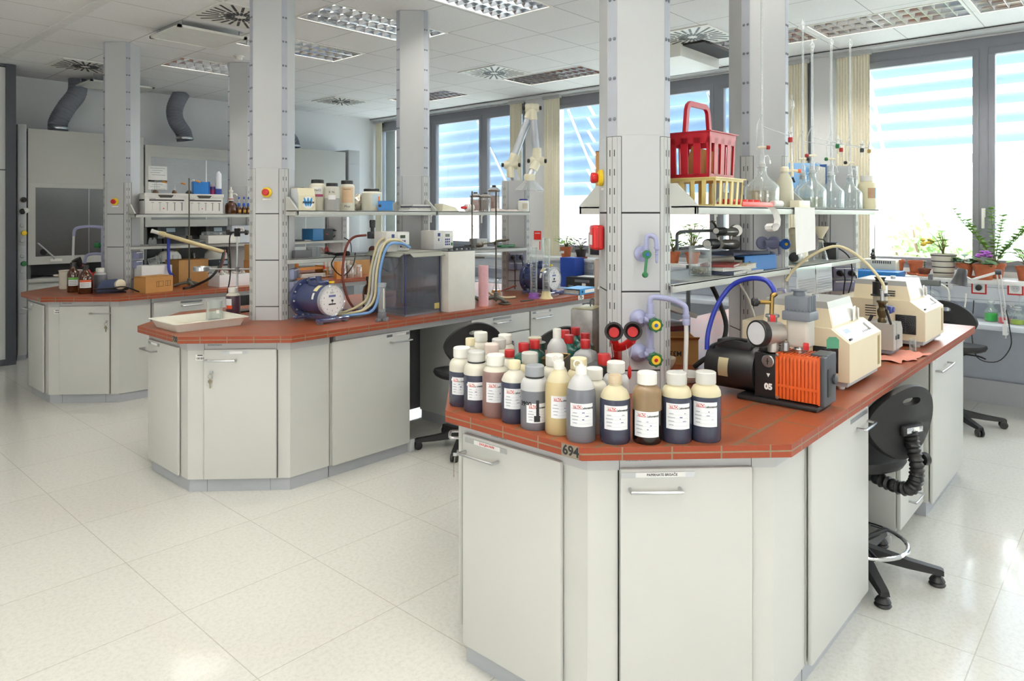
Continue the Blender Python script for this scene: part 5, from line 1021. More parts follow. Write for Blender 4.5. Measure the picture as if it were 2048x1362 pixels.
t = T('gas_tap', 'grey and blue gas tap with round blue knob on the second tower', 'tap', tuple(TB @ Vector((-.02, .03, z)))); gp = M('grey_violet_valve', (112, 116, 146), .4); b = B(gp).xf(TB)
for u in (-.03, .03): b.lathe([(.034, 0), (.032, .01), (.02, .018)], 24, (u, 0, z+.004), 'y')
b.tube([(-.03, .03, z), (.04, .03, z)], .018, 14); b.tube([(-.025, .03, z), (-.012, .035, z-.03), (-.01, .035, z-.055)], .007, 8); b.tube([(.04, .03, z), (.046, .035, z-.03), (.046, .035, z-.055)], .007, 8); P('valve_body', b, t, world=True)
b = B(blue_pl).xf(TB); b.cyl((.045, .03, z), (.062, .06, z), .012); b.lathe([(.02, .055), (.027, .06), (.028, .07), (.02, .078)], 12, (.064, 0, z), 'y'); k = P('blue_knob', b, t, world=True); P('knob_dot', B(yellow_pl).xf(TB).lathe([(.008, .078), (.007, .08)], 14, (.064, 0, z), 'y'), k, world=True)
t = T('water_tap', 'small violet grey water tap on the second tower just above the worktop gear', 'tap', tuple(TB @ Vector((0, .03, zat(600, 3.7))))); z = zat(600, 3.7); b = B(pipe_v).xf(TB); b.cyl((.02, 0, z-.03), (.02, .04, z-.03), .018); b.tube([(.02, .04, z-.03), (.02, .045, z+.045), (.03, .05, z+.06), (.06, .055, z+.06), (.07, .056, z+.03)], .008, 10); P('tap_body', b, t, world=True)
# window bay of the lower shelf
x0 = lambda px, y: aty(px, 480, y)[0]
t = T('dispenser_bottle', 'dark capped reagent bottle lying on its side on the lower shelf', 'bottle', (4.0, 1.47, ZL0+.04), .25); b = B(M('pale_bottle', (206, 204, 192), .35)); b.rod((-.03, 0, 0), (.13, 0, 0), [(.02, 0), (.034, .15), (.038, .25), (.038, 1)], 22); P('bottle_body', b, t); b = B(black_pl); b.rod((-.075, 0, 0), (-.03, 0, 0), [(.024, 0), (.026, .1), (.026, 1)], 20); P('black_cap', b, t); b = B(paper); b.cbox((.07, -.0385, 0), (.05, .001, .04)); P('label', b, t)
t = T('white_drum', 'round white plastic drum on the lower shelf behind the hanging sheet', 'container', (4.22, 1.53, ZL0)); b = B(ivory); b.lathe([(.05, 0), (.053, .004)]+[v for i in range(6) for v in ((.053, .02+.022*i), (.0515, .026+.022*i))]+[(.053, .16)], 28); P('drum_body', b, t); P('flat_lid', B(ivory).lathe([(.06, .16), (.064, .165), (.062, .19), (.04, .2)], 28), t)
t = T('filter_flask', 'small glass filter flask with white funnel and wire on the lower shelf', 'flask', (4.42, 1.47, ZL0)); P('flask_wall', B(glass).lathe([(.04, 0), (.042, .004), (.03, .05), (.014, .09), (.014, .13), (.016, .132)], 24), t); b = B(ivory); b.lathe([(.01, .11), (.014, .14), (.042, .19), (.044, .205), (.0001, .205)], 24); P('funnel', b, t); P('wire', B(black_ru).tube([(-.04, 0, .13), (0, -.02, .12), (.03, -.03, .07), (.045, -.03, .02)], .0025, 6), t)
t = T('power_adapter', 'small black box with blue front on the lower shelf near the window', 'adapter', (4.62, 1.48, ZL0), .2); P('case', B(black_pl).box(-.05, .04, -.04, .04, 0, .1, .004), t); P('front_plate', B(M('dark_blue_front', (40, 52, 110), .4)).box(.04, .07, -.04, .04, 0, .1, .002), t); P('cable', B(black_ru).tube([(.06, -.02, .05), (.09, -.04, .06), (.12, -.1, .0), (.12, -.115, -.12), (.1, -.09, -.24)], .004, 6), t)
for px0, px1, nm in ((1592, 1630, 'left'), (1631, 1663, 'right')):
    ya = 1.374; xa, xb = aty(px0, 550, ya)[0], aty(px1, 550, ya)[0]; t = T('document_sleeve', '%s one of two clear sleeves with printed notes hanging below the lower shelf' % nm, 'document sleeve', ((xa+xb)/2, ya, 1.34)); w = (xb-xa)/2
    b = B(GL('sleeve_film', (206, 214, 220), .42, .12)); b.loft([[(-w, 0, 0), (w, 0, 0)], [(-w, -.006, -.07), (w, -.003, -.07)], [(-w, -.004, -.16), (w, -.006, -.165)]], cap=False, closed=False); P('sleeve', b, t); P('note_sheet', B(paper).box(-w+.008, w-.006, .001, .002, -.155, -.05), t); b = B(inkgrey)
    for k in range(6): b.box(-w+.02, w-.02-.02*(k % 3), -.0075, -.007, -.07-.014*k, -.068-.014*k)
    P('printed_text', b, t)
def socket(mw, z, label, n=2, plug=True, group='grey socket boxes on the towers'):
    t = T('socket_box', label, 'socket', tuple(mw @ Vector((0, 0, z))), 0, group); sm = M('socket_grey_violet', (132, 138, 168), .45)
    for k in range(n):
        zz = z-k*.085
        for u in (-.037, .037):
            P('socket', B(sm).xf(mw).box(u-.035, u+.035, .0005, .035, zz-.035, zz+.035, .004), t, world=True)
        P('name_strip', B(paper).xf(mw).box(-.06, .06, .035, .0356, zz+.022, zz+.029), t, world=True)
    if plug:
        for u in (-.035, .04): P('plug', B(black_pl).xf(mw).lathe([(.02, .035), (.02, .06), (.008, .075)], 14, (u, 0, z-.004), 'y'), t, world=True); P('plug_cable', B(black_ru).xf(mw).tube([(u, .07, z-.005), (u+.01, .085, z-.03), (u+.02, .05, z-.12), (u+.02, .03, z-.3)], .004, 6), t, world=True)
    return t
TC = onface((4.92-.1285*.7071, 1.565-.1285*.7071, 0), (1, -1, 0), FC); socket(TC, 1.25, 'violet grey double sockets with black plugs on the short post of the front bench')
# ================================================================ CHAIRS
chb = M('chair_black_foam', (28, 28, 30), .55, var=.12, scale=40, bump=.05)
def chair(x, y, th, label, zs=.54, glides=True, ring=True, tilt=.12, rot=0):
    t = T('lab_stool', label, 'stool', (x, y, 0), th+pi/2)
    n = 48; lo = []; li = []
    for i in range(n):
        a = 2*pi*i/n; ca, sa = cos(a), sin(a); w = .215*(1-.12*max(0, -sa)); u = w*ca*(abs(ca)**.12); v = .165*sa*(abs(sa)**.1); lo.append((u, v)); k = 4
        p = (abs(ca)**k+abs(sa)**k)**(-1/k); li.append((.055*ca*(abs(ca)**-.0)*min(p, 1.05), .095+.016*sa*p))
    yb = -.235
    def P3(u, v, s, o=0): return (u, yb-s*.5-.25*u*u*-1+.12*v*-tilt*2+o, zs+.2+v)
    b = B(chb); m = n; co = []; fa = []
    for s in (-.018, .018):
        for (u, v) in lo: co.append((u*.97, yb+s+.9*u*u-tilt*v, zs+.2+v*.97))
        for (u, v) in li: co.append((u, yb+s+.9*u*u-tilt*v, zs+.2+v))
    for (u, v) in lo: co.append((u, yb+.9*u*u-tilt*v, zs+.2+v))
    for i in range(m):
        j = (i+1) % m
        fa += [(i, j, m+j, m+i), (2*m+i, 3*m+i, 3*m+j, 2*m+j), (m+i, m+j, 3*m+j, 3*m+i), (i, 4*m+i, 4*m+j, j), (4*m+i, 2*m+i, 2*m+j, 4*m+j)]
    b.faces(co, fa); P('backrest', b, t, sharp=50)
    b = B(chb); k = 40
    def sl(s, z): return [(s*.2*cos(2*pi*i/k)*(abs(cos(2*pi*i/k))**-.18 if abs(cos(2*pi*i/k)) > .05 else 1), .02+s*.2*sin(2*pi*i/k)*(abs(sin(2*pi*i/k))**-.18 if abs(sin(2*pi*i/k)) > .05 else 1), z-.02*max(0, sin(2*pi*i/k))*s) for i in range(k)]
    b.loft([sl(.7, zs-.05), sl(.93, zs-.04), sl(1, zs-.015), sl(.97, zs+.005), sl(.85, zs+.008), sl(.3, zs-.004)]); P('seat', b, t, sharp=50)
    b = B(black_pl); b.tube([(0, -.0, zs-.06), (0, -.12, zs-.09), (0, -.25, zs-.08), (0, -.285, zs+.0), (0, -.268, zs+.1), (0, -.252, zs+.17)], .03, 16, sub=14, rf=lambda u: .027+.0045*sin(u*2*pi*26)); P('bellows_support', b, t, sharp=60)
    b = B(black_pl); b.cbox((0, -.262, zs+.175), (.13, .02, .045), .01); br = P('back_bracket', b, t); b = B(chrome); b.cbox((0, -.274, zs+.177), (.1, .003, .024), .004); P('bracket_plate', b, br); b = B(paper); b.cbox((.01, -.276, zs+.177), (.035, .002, .02)); P('inventory_sticker', b, br)
    b = B(black_pl); b.rod((.0, -.28, zs+.05), (.065, -.285, zs+.05), [(.008, 0), (.008, .5), (.025, .55), (.027, .9), (.02, 1)], 16); P('tension_knob', b, t)
    P('lift_lever', B(black_pl).tube([(.03, 0, zs-.07), (.14, .02, zs-.075), (.2, .02, zs-.09)], .006, 8), t)
    b = B(black_pl); b.lathe([(.028, .09), (.028, zs-.2), (.02, zs-.198)], 18); b.box(-.06, .06, -.06, .06, zs-.085, zs-.05, .006); P('lift_sleeve', b, t); P('gas_piston', B(chrome).lathe([(.014, zs-.2), (.014, zs-.08)], 14), t)
    P('base_hub', B(black_pl).lathe([(.045, .055), (.05, .07), (.045, .12), (.03, .125)], 20), t)
    for q in range(5):
        a = 2*pi*q/5+rot; R = Matrix.Rotation(a, 4, 'Z'); b = B(black_pl).xf(R); b.loft([[(r, -w2, z0), (r, w2, z0), (r, w2*.8, z1), (r, -w2*.8, z1)] for r, w2, z0, z1 in ((.03, .03, .07, .12), (.2, .024, .055, .09), (.325, .02, .05, .075), (.335, .02, .05, .07))]); lg = P('leg', b, t)
        if glides: b = B(black_pl).xf(R); b.lathe([(.03, 0), (.034, .006), (.028, .014), (.032, .02), (.024, .034), (.016, .04), (.016, .055)], 16, (.31, 0, 0)); P('glide_foot', b, lg)
        else:
            b = B(black_pl).xf(R)
            for s in (-1, 1): b.lathe([(.026, s*.006), (.028, s*.008), (.028, s*.02), (.024, s*.024)], 18, (.315, 0, .028), 'y')
            b.cyl((.305, 0, .03), (.305, 0, .055), .008); P('caster', b, lg)
    if ring:
        b = B(chrome); b.torus((0, 0, .14), .2, .0095, 40, 10); P('foot_ring', b, t); 
        for q in range(3):
            a = 2*pi*q/3; P('ring_strut', B(black_pl).tube([(.03*cos(a), .03*sin(a), .135), (.2*cos(a), .2*sin(a), .14)], .007, 8), t)
    return t
chair(3.46, .985, rad(247), 'black foam stool with chrome foot ring at the long side of the front bench', .535, True, True, rot=.35)
chair(3.44, 3.56, rad(-114), 'black wheeled stool tucked under the centre bench', .54, False, False, rot=.4)
chair(3.72, 2.9, rad(225), 'black stool in the aisle, only its back top showing behind the bottles', .555, False, False)
chair(6.36, 1.11, rad(172), 'black wheeled stool between the front bench and the window bench', .62, False, False, rot=.5)
# ================================================================ ON THE CENTRE BENCH
t = T('plastic_tray', 'large shallow white plastic tray at the end of the centre bench', 'tray', (1.985, 4.455, ZT)); b = B(M('tray_white', (232, 230, 218), .45, var=.02))
def rr(w, d, z, r=.02, n=4):
    o = []
    for cx, cy, a0 in ((w-r, d-r, 0), (-w+r, d-r, 90), (-w+r, -d+r, 180), (w-r, -d+r, 270)):
        for i in range(n+1): a = rad(a0+90*i/n); o.append((cx+r*cos(a), cy+r*sin(a), z))
    return o
b.loft([rr(.2, .165, .0), rr(.222, .187, .05), rr(.235, .2, .05), rr(.235, .2, .054), rr(.219, .184, .054), rr(.198, .163, .004)]); P('tray_body', b, t)
P('stain', B(M('tray_stain', (214, 204, 170), .5, var=.12, scale=8)).loft([rr(.195, .16, .0045), rr(.19, .155, .0046)]), t)
t = T('beaker', 'empty clear glass beaker standing in the white tray', 'beaker', (2.14, 4.575, ZT+.0055)); P('glass_wall', B(glass).lathe([(.046, 0), (.049, .006), (.049, .125), (.052, .13), (.05, .13), (.046, .124), (.046, .008), (.0001, .005)], 30), t); P('printed_mark', patch(B(paper), .0492, .018, .05, .072, 0), t)
t = bottle('sample_bottle', 'purple brown bottle with white cap and orange label between white tray and tower', 2.33, 4.70, ZT, .2, .047, 'wide', cap_w, hdpe, ('purple', .72)); p = P('label', patch(B(LABELM), .0478, .05, .055, .125, -.035), t); P('orange_corner', patch(B(M('orange_label', (232, 84, 40), .6)), .048, .045, .055, .08, -.03), p)
def stand(name, label, x, y, h, kind='tripod', rz=0, z=ZT):
    t = T(name, label, 'retort stand', (x, y, z), rz)
    if kind == 'tripod':
        for q in range(3):
            a = 2*pi*q/3+.4; b = B(castiron); b.tube([(0, 0, .045), (.06*cos(a), .06*sin(a), .035), (.14*cos(a), .14*sin(a), .014)], .013, 10, rf=lambda u: .016-.004*u); P('foot', b, t)
        P('hub', B(castiron).lathe([(.02, .02), (.024, .04), (.016, .08), (.009, .085)], 16), t)
    else: P('base_plate', B(black_pl).box(-.1, .1, -.06, .06, 0, .012, .003), t)
    P('rod', B(iron if kind == 'tripod' else steel).cyl((0, 0, .01), (0, 0, h), .0065), t); return t
t = stand('retort_stand', 'steel retort stand with black clamp at top behind the white tray', 2.45, 4.88, .61, 'plate')
v = Vector(RT); cl = Vector((0, 0, .575)); b = B(black_pl); b.cbox(tuple(cl), (.035, .03, .06), .005); b.rod(cl-v*.075, cl-v*.01, [(.018, 0), (.02, .1), (.02, .3), (.008, .35), (.008, 1)], 14); b.rod(cl+v*.01, cl+v*.08, [(.008, 0), (.008, .65), (.02, .7), (.02, .9), (.015, 1)], 14); P('clamp', b, t)
b = B(steel); b.cyl(v*-.2+Vector((0, 0, .31)), v*.11+Vector((0, 0, .31)), .006); b.cbox((0, 0, .31), (.03, .03, .035), .004); P('cross_rod', b, t); b = B(steel); b.lathe([(.055, -.018), (.06, -.014), (.06, .014), (.052, .016), (.05, -.01), (.0001, -.012)], 28, tuple(v*-.255+Vector((0, 0, .312)))); P('ring_dish', b, t)
P('probe_cable', B(black_ru).tube([cl-v*.03, cl-v*.055+Vector((0, 0, -.05)), cl-v*.05+Vector((0, 0, -.3)), cl-v*.075+Vector((0, 0, -.47)), Vector((-.12, -.12, .012))], .0045, 8), t)
# wet gas meters
dial_m = M('dial_white', (238, 238, 236), .4); meter_b = M('meter_blue_perspex', (58, 66, 104), .12, coat=.4, var=.1); meter_g = GL('meter_clear_blue', (78, 88, 140), .5, .05, (150, 158, 196))
def gas_meter(x, y, label, z=ZT):
    t = T('gas_meter', label, 'gas meter', (x, y, z), rad(4)); cz = .145
    b = B(meter_b); b.lathe([(.098, .03), (.1, .04), (.1, .25), (.104, .262), (.104, .3)], 40, (0, 0, cz), 'y'); P('drum', b, t)
    b = B(meter_b); b.lathe([(.128, .256), (.13, .26), (.13, .285), (.128, .29)], 40, (0, 0, cz), 'y'); fl = P('flange', b, t); b = B(steel)
    for k in range(12):
        a = 2*pi*k/12+.1; bo = B(steel).lathe([(.006, .256), (.006, .249), (.004, .247)], 8, (.118*cos(a), 0, cz+.118*sin(a)), 'y'); P('bolt', bo, fl)
    P('dial_rim', B(GL('dial_rim_clear', (210, 214, 226), .4, .05)).lathe([(.1, .03), (.1, .0), (.097, -.004), (.094, .0), (.094, .03)], 40, (0, 0, cz), 'y', cap=False), t)
    d = P('dial', B(dial_m).lathe([(.094, .012), (.094, .006), (.0001, .006)], 40, (0, 0, cz), 'y'), t); b = B(ink)
    for k in range(50):
        a = 2*pi*k/50; r0 = .083 if k % 5 else .077; b.cbox(((r0+.089)/2*cos(a), .0055, cz+(r0+.089)/2*sin(a)), (.089-r0, .0006, .0011), ry=-a)
    P('scale_ring', b, d)
    for k in range(10): a = pi/2-2*pi*k/10; TXT(str(k), .014, ink, d, txface((.067*cos(a), .0054, cz+.067*sin(a)), (0, -1, 0)), name='numeral')
    TXT('0.01', .018, ink, d, txface((0, .0052, cz+.05), (0, -1, 0)), name='scale_text'); b = B(M('dial_blue_band', (110, 116, 170), .5)); b.box(-.027, .027, .005, .0056, cz+.022, cz+.036); P('blue_band', b, d); b = B(ink); b.box(-.028, .028, .005, .0056, cz-.028, cz-.02); b.lathe([(.007, .006), (.007, .001), (.0001, .001)], 14, (0, 0, cz), 'y'); b.cbox((.002, .003, cz-.008), (.003, .001, .024), ry=.3); P('pointer', b, d)
    b = B(meter_g); b.box(-.12, .12, -.02, .02, .012, .035, .006); b.box(-.11, .11, .24, .28, .012, .035, .006); b.box(-.03, .03, .0, .28, .015, .05, .005); P('cradle', b, t)
    for sx in (-.1, .1): P('levelling_foot', B(midgrey).lathe([(.018, 0), (.02, .004), (.02, .016), (.008, .018), (.008, .032)], 14, (sx, 0, 0)), t)
    P('levelling_foot', B(midgrey).lathe([(.018, 0), (.02, .004), (.02, .016), (.008, .018), (.008, .032)], 14, (0, .27, 0)), t)
    b = B(meter_b); b.box(-.05, .05, .1, .2, cz+.09, cz+.125, .01); b.cyl((0, .15, cz+.12), (0, .15, cz+.15), .02); b.cyl((-.04, .2, cz+.13), (.04, .2, cz+.13), .014); P('top_fitting', b, t)
    P('yellow_tag', B(yellow_pl).cbox((.045, .07, cz+.112), (.03, .025, .014), .003, rz=.3), t)
    co = []
    for a in (38, 46, 54, 62, 70): co += [(.101*cos(rad(a)), .06, cz+.101*sin(rad(a))), (.101*cos(rad(a)), .1, cz+.101*sin(rad(a)))]
    b = B(M('pale_yellow_sticker', (226, 214, 160), .6)); b.faces([(-c[0], c[1], c[2]) for c in co], [(2*i, 2*i+1, 2*i+3, 2*i+2) for i in range(4)]); P('sticker', b, t)
    co = []
    for a in (150, 158, 166, 174): co += [(.1015*cos(rad(a)), .07, cz+.1015*sin(rad(a))), (.1015*cos(rad(a)), .09, cz+.1015*sin(rad(a)))]
    b = B(paper); b.faces(co, [(2*i, 2*i+1, 2*i+3, 2*i+2) for i in range(3)]); P('barcode_sticker', b, t); return t
gas_meter(2.62, 3.93, 'blue drum gas meter with white dial next to the nearest centre tower'); gas_meter(4.80, 3.83, 'blue drum gas meter with white dial at the window end of the centre bench')
t = T('flow_meter', 'upright clear flow meter tube on a grey foot in front of the clear tank', 'flow meter', (2.885, 3.76, ZT), .3); b = B(midgrey); b.box(-.06, .06, -.012, .012, 0, .02, .004); b.box(-.012, .012, -.04, .04, 0, .02, .004); b.box(-.025, .025, -.02, .02, .018, .055, .005); P('foot', b, t)
P('clear_tube', B(pet).box(-.019, .019, -.014, .014, .055, .24), t); P('scale', B(ivory).box(-.006, .006, -.0145, -.014, .08, .215), t); P('top_block', B(pet).box(-.024, .024, -.018, .018, .228, .25), t); b = B(red_pl); b.rod((.025, 0, .035), (.045, 0, .035), [(.009, 0), (.01, .8), (.007, 1)], 12); P('red_valve', b, t)
def controller(x, y, z, rz, label):
    t = T('thermostat_head', label, 'thermostat', (x, y, z), rz); b = B(M('controller_white', (226, 224, 220), .4)); b.box(-.105, .095, -.06, .07, 0, .135, .006); b.box(-.115, -.02, -.07, .08, -.004, .139, .008); P('case', b, t)
    p = P('front_panel', B(paper).box(-.015, .09, -.0615, -.06, .008, .125, .001), t); P('display', B(M('lcd_dark', (66, 78, 58), .2)).box(.01, .055, -.0622, -.0615, .09, .112), p); b = B(M('key_blue', (52, 56, 140), .5))
    for i in range(3):
        for k in range(3): b.box(.008+.018*i, .021+.018*i, -.0625, -.0615, .025+.019*k, .038+.019*k)
    P('keypad', b, p); P('green_switch', B(M('switch_green', (30, 110, 50), .4)).box(.068, .086, -.0645, -.0615, .022, .044), p); b = B(inkblue); b.box(-.075, -.05, -.0715, -.07, .095, .12); b.box(-.07, -.06, -.0715, -.07, .06, .08); P('printed_logo', b, t); return t
lidm = M('tank_lid_grey', (150, 152, 142), .45); tankm = GL('tank_perspex', (160, 163, 172), .1, .05, (226, 228, 232))
t = T('water_bath', 'clear smoke grey water bath tank with glass coils inside', 'water bath', (3.265, 3.985, ZT)); w, d, h = .158, .195, .43
b = B(tankm)
for q in ((-w, w, -d, -d+.008), (-w, w, d-.008, d), (-w, -w+.008, -d+.008, d-.008), (w-.008, w, -d+.008, d-.008)): b.box(q[0], q[1], q[2], q[3], .012, h)
P('perspex_wall', b, t)
for sx in (-1, 1):
    for sy in (-1, 1): P('blue_edge', B(M('perspex_edge_blue', (54, 58, 110), .3)).box(sx*w-.0035, sx*w+.0035, sy*d-.0035, sy*d+.0035, .012, h), t)
P('tank_base', B(M('perspex_base', (120, 122, 130), .3)).box(-w-.004, w+.004, -d-.004, d+.004, .0, .012), t)
b = B(lidm); b.box(-w-.012, w+.012, -d-.012, d+.012, h, h+.012); b.prism([(-d-.012, h), (-d-.05, h-.022), (-d-.052, h-.019), (-d-.012, h+.006)], -w+.03, w+.01, 'x'); b.prism([(-w-.012, h), (-w-.05, h-.02), (-w-.052, h-.016), (-w-.012, h+.006)], -d, d, 'y'); P('folded_lid', b, t)
b = B(chrome); co = [(-.06+.03*cos(u*.7), -.05+.03*sin(u*.7), .16+.0022*u) for u in range(90)]; b.tube(co, .0035, 6, sub=1); b.cyl((-.06, -.05, .05), (-.06, -.05, h), .008); P('heating_coil', b, t)
for xx in (.02, .06, .1): P('glass_tube', B(glass).cyl((xx, -.06, .06), (xx, -.06, h-.02), .012), t)
P('price_tag', B(M('yellow_tag', (222, 208, 130), .6)).box(w-.05, w-.004, -d-.002, -d, .03, .07), t)
controller(3.19, 4.02, ZT+.444, 0, 'nearer of two white thermostat heads with keypad, on the clear water bath')
t = T('white_tank', 'plain white rectangular tank right of the clear water bath', 'tank', (3.585, 3.95, ZT)); P('tank_wall', B(M('tank_white', (232, 229, 220), .4)).box(-.135, .135, -.225, .2, .0, .435, .006), t); b = B(M('tank_top_dark', (70, 72, 78), .5)); b.box(-.13, .13, -.22, .195, .435, .442); 
for k in range(5): b.box(-.1+.05*k, -.085+.05*k, -.2, -.18, .442, .455)
P('dark_rim', b, t); controller(3.66, 4.06, ZT+.443, 0, 'farther of two white thermostat heads with keypad, on the white tank')
b = B(glass); b.lathe([(.004, 0), (.004, .16)], 8); S('thermometer', b, 'thin glass thermometer standing upright behind the farther thermostat head', 'thermometer', (3.73, 4.17, ZT+.443))
hoses = (('light_blue_hose', (122, 168, 224), 'light blue', 0), ('cream_hose', (226, 214, 176), 'cream', .018), ('pale_grey_hose', (206, 206, 202), 'pale grey', .036), ('beige_hose', (196, 186, 150), 'beige', .05))
for k, (nm, c, cn, o) in enumerate(hoses):
    b = B(M(nm, c, .4)); dx, dy, dz = ((0, 0, 0), (.03, .024, .02), (.055, .05, .004), (.085, .072, .03))[k]; b.tube([(3.24, 3.9+dy, 1.388), (3.16, 3.9+dy, 1.42+dz), (3.05-dx*.2, 3.91+dy, 1.405+dz), (2.995-dx*.3, 3.92+dy, 1.25), (2.985-dx*.4, 3.93+dy, 1.06), (2.94-dx*.6, 3.94+dy*1.2, .965+dz), (2.85-dx*.4, 3.98+dy*1.3, .945+dz*.5), (2.77-dx*.4, 4.05+dy, .935+dz*.3)], .0095, 10); S('hose', b, '%s hose looping from the water bath lid to the gas meter' % cn, 'hose')
b = B(M('dark_blue_hose', (40, 52, 92), .4)); b.tube([(2.75, 4.12, .935), (2.9, 4.05, .932), (3.02, 4.0, .95), (3.06, 4.15, .94), (2.95, 4.3, .935)], .008, 8); S('hose', b, 'dark blue hose lying on the worktop behind the flow meter', 'hose')
b = B(M('red_brown_hose', (120, 52, 40), .45)); b.tube([aa for aa in ((3.06, 4.17, 1.475), (2.97, 4.2, 1.46), (2.92, 4.22, 1.38), (2.88, 4.2, 1.2), (2.9, 4.17, 1.04), (2.95, 4.14, .945))], .0085, 10); S('hose', b, 'red brown rubber hose curving down from the black valve', 'hose')
t = T('valve', 'dark grey plastic valve fitting at the left of the nearer thermostat head', 'valve', (3.1, 4.15, 1.475)); P('valve_body', B(dkgrey).box(-.03, .035, -.025, .025, -.025, .025, .006), t); b = B(black_pl); b.rod((0, 0, .02), (0, 0, .11), [(.014, 0), (.014, .35), (.02, .4), (.022, .9), (.018, 1)], 14); P('valve_handle', b, t); b = B(dkgrey); b.rod((.03, 0, 0), (.11, -.04, -.01), [(.012, 0), (.012, .6), (.022, .62), (.022, 1)], 14); P('side_coupling', b, t)
t = T('reagent_bottle', 'small brown reagent bottle with dark cap behind the hoses', 'bottle', (3.2, 4.33, ZT), facecam(3.2, 4.33)); P('bottle_body', B(amber).lathe([(.043, 0), (.046, .004), (.046, .13), (.04, .16), (.018, .185), (.016, .215)], 26), t); P('screw_cap', cap_ridges(B(black_pl), .02, .21, .24), t); P('label', patch(B(paper), .0468, .07, .03, .11), t)
b = B(M('pink_paper_roll', (236, 186, 192), .9, var=.04, bump=.2, scale=60)); b.lathe([(.012, .0), (.038, .0), (.039, .15), (.038, .31), (.012, .31), (.012, .0)], 26, cap=False); S('paper_roll', b, 'pink paper towel roll standing beside the white tank', 'paper roll', (3.885, 3.80, ZT))
t = stand('retort_stand', 'iron tripod retort stand with crossed clamps right of the pink paper roll', 4.10, 3.87, .89); b = B(iron); zz = .475; b.cyl(v*-.13+Vector((0, 0, zz-.01)), v*.08+Vector((0, 0, zz+.02)), .006); b.cbox((0, 0, zz), (.025, .03, .03), .004); b.rod(v*-.16+Vector((0, 0, zz-.02)), v*-.1+Vector((0, 0, zz-.01)), [(.014, 0), (.02, .3), (.02, .8), (.01, 1)], 14); b.cyl(v*-.03+Vector((0, -.03, zz+.02)), v*.09+Vector((0, -.02, zz+.03)), .008); P('clamp', b, t)
t = stand('retort_stand', 'second tripod stand behind the pink paper roll, carrying a small clamp', 3.98, 4.02, .89); b = B(iron); b.cyl(v*-.06+Vector((0, 0, .36)), v*.1+Vector((0, 0, .36)), .007); b.cbox((0, 0, .36), (.04, .035, .035), .005); P('clamp', b, t)
t = T('flask', 'conical glass flask of amber liquid behind the tripod stands', 'flask', (4.42, 4.17, ZT)); P('flask_wall', B(glass).lathe([(.05, 0), (.053, .005), (.02, .1), (.017, .14), (.02, .143)], 26), t); P('liquid', B(M('amber_liquid', (190, 120, 40), .2, alpha=.85)).lathe([(.049, .003), (.051, .006), (.036, .055), (.0001, .055)], 26), t)
def cylinder(label, x, y, r, h, m, base):
    t = T('measuring_cylinder', label, 'measuring cylinder', (x, y, ZT)); P('plastic_foot', B(m).lathe(base, 8 if base[0][0] < .04 else 26), t); P('glass_column', B(glass).lathe([(r, .03), (r, h), (r+.006, h+.006), (r-.002, h+.004), (r-.004, h-.01), (r-.004, .04)], 22), t); b = B(M('scale_white', (230, 232, 240), .6))
    for k in range(12): patch(b, r+.0005, .016 if k % 2 else .028, .08+k*(h-.12)/12, .0815+k*(h-.12)/12, 0, 4)
    bmesh.ops.transform(b.bm, matrix=Matrix.Rotation(facecam(x, y), 4, 'Z'), verts=b.bm.verts); P('scale', b, t); return t
cylinder('slim measuring cylinder on a purple foot at the window end of the centre bench', 4.53, 3.84, .03, .42, M('purple_foot', (150, 100, 190), .4), [(.05, 0), (.05, .012), (.042, .014), (.04, .045)])
cylinder('tall measuring cylinder on a cream flared foot in front of the far gas meter', 4.58, 3.745, .031, .5, M('cream_foot', (226, 210, 160), .4), [(.058, 0), (.056, .006), (.042, .02), (.036, .05), (.036, .06)])
binder('light blue ring binder lying at the window corner of the centre bench', 5.10, 3.79, ZT, .08, .27, .19, .05, M('binder_sky_blue', (64, 156, 220), .45), lab=True)
b = B(M('cream_rubber_hose', (220, 206, 170), .5)); b.tube([(4.32, 4.2, 1.05), (4.26, 4.15, 1.02), (4.22, 4.05, .97), (4.3, 3.98, .935), (4.42, 3.95, .93)], .01, 10); S('hose', b, 'short cream rubber hose behind the slim measuring cylinder', 'hose'); b = B(M('red_brown_hose')if False else MATS['red_brown_hose']); b.tube([(4.12, 4.12, .932), (4.3, 4.1, .935), (4.45, 4.15, .96), (4.62, 4.12, 1.0)], .008, 8); S('hose', b, 'red brown hose leading into the far gas meter', 'hose')
b = B(iron); b.torus((0, 0, .008), .045, .006, 26, 8); S('ring_clamp', b, 'small iron ring lying between the feet of the tripod stand', 'ring', (4.06, 3.74, ZT)); b = B(black_pl); b.tube([(-.06, 0, .006), (0, .004, .006), (.06, .0, .006)], .005, 8); b.torus((.07, 0, .006), .012, .003, 12, 6); S('tongs', b, 'dark metal tongs lying at the worktop edge by the stands', 'tongs', (4.32, 3.74, ZT), -.1)
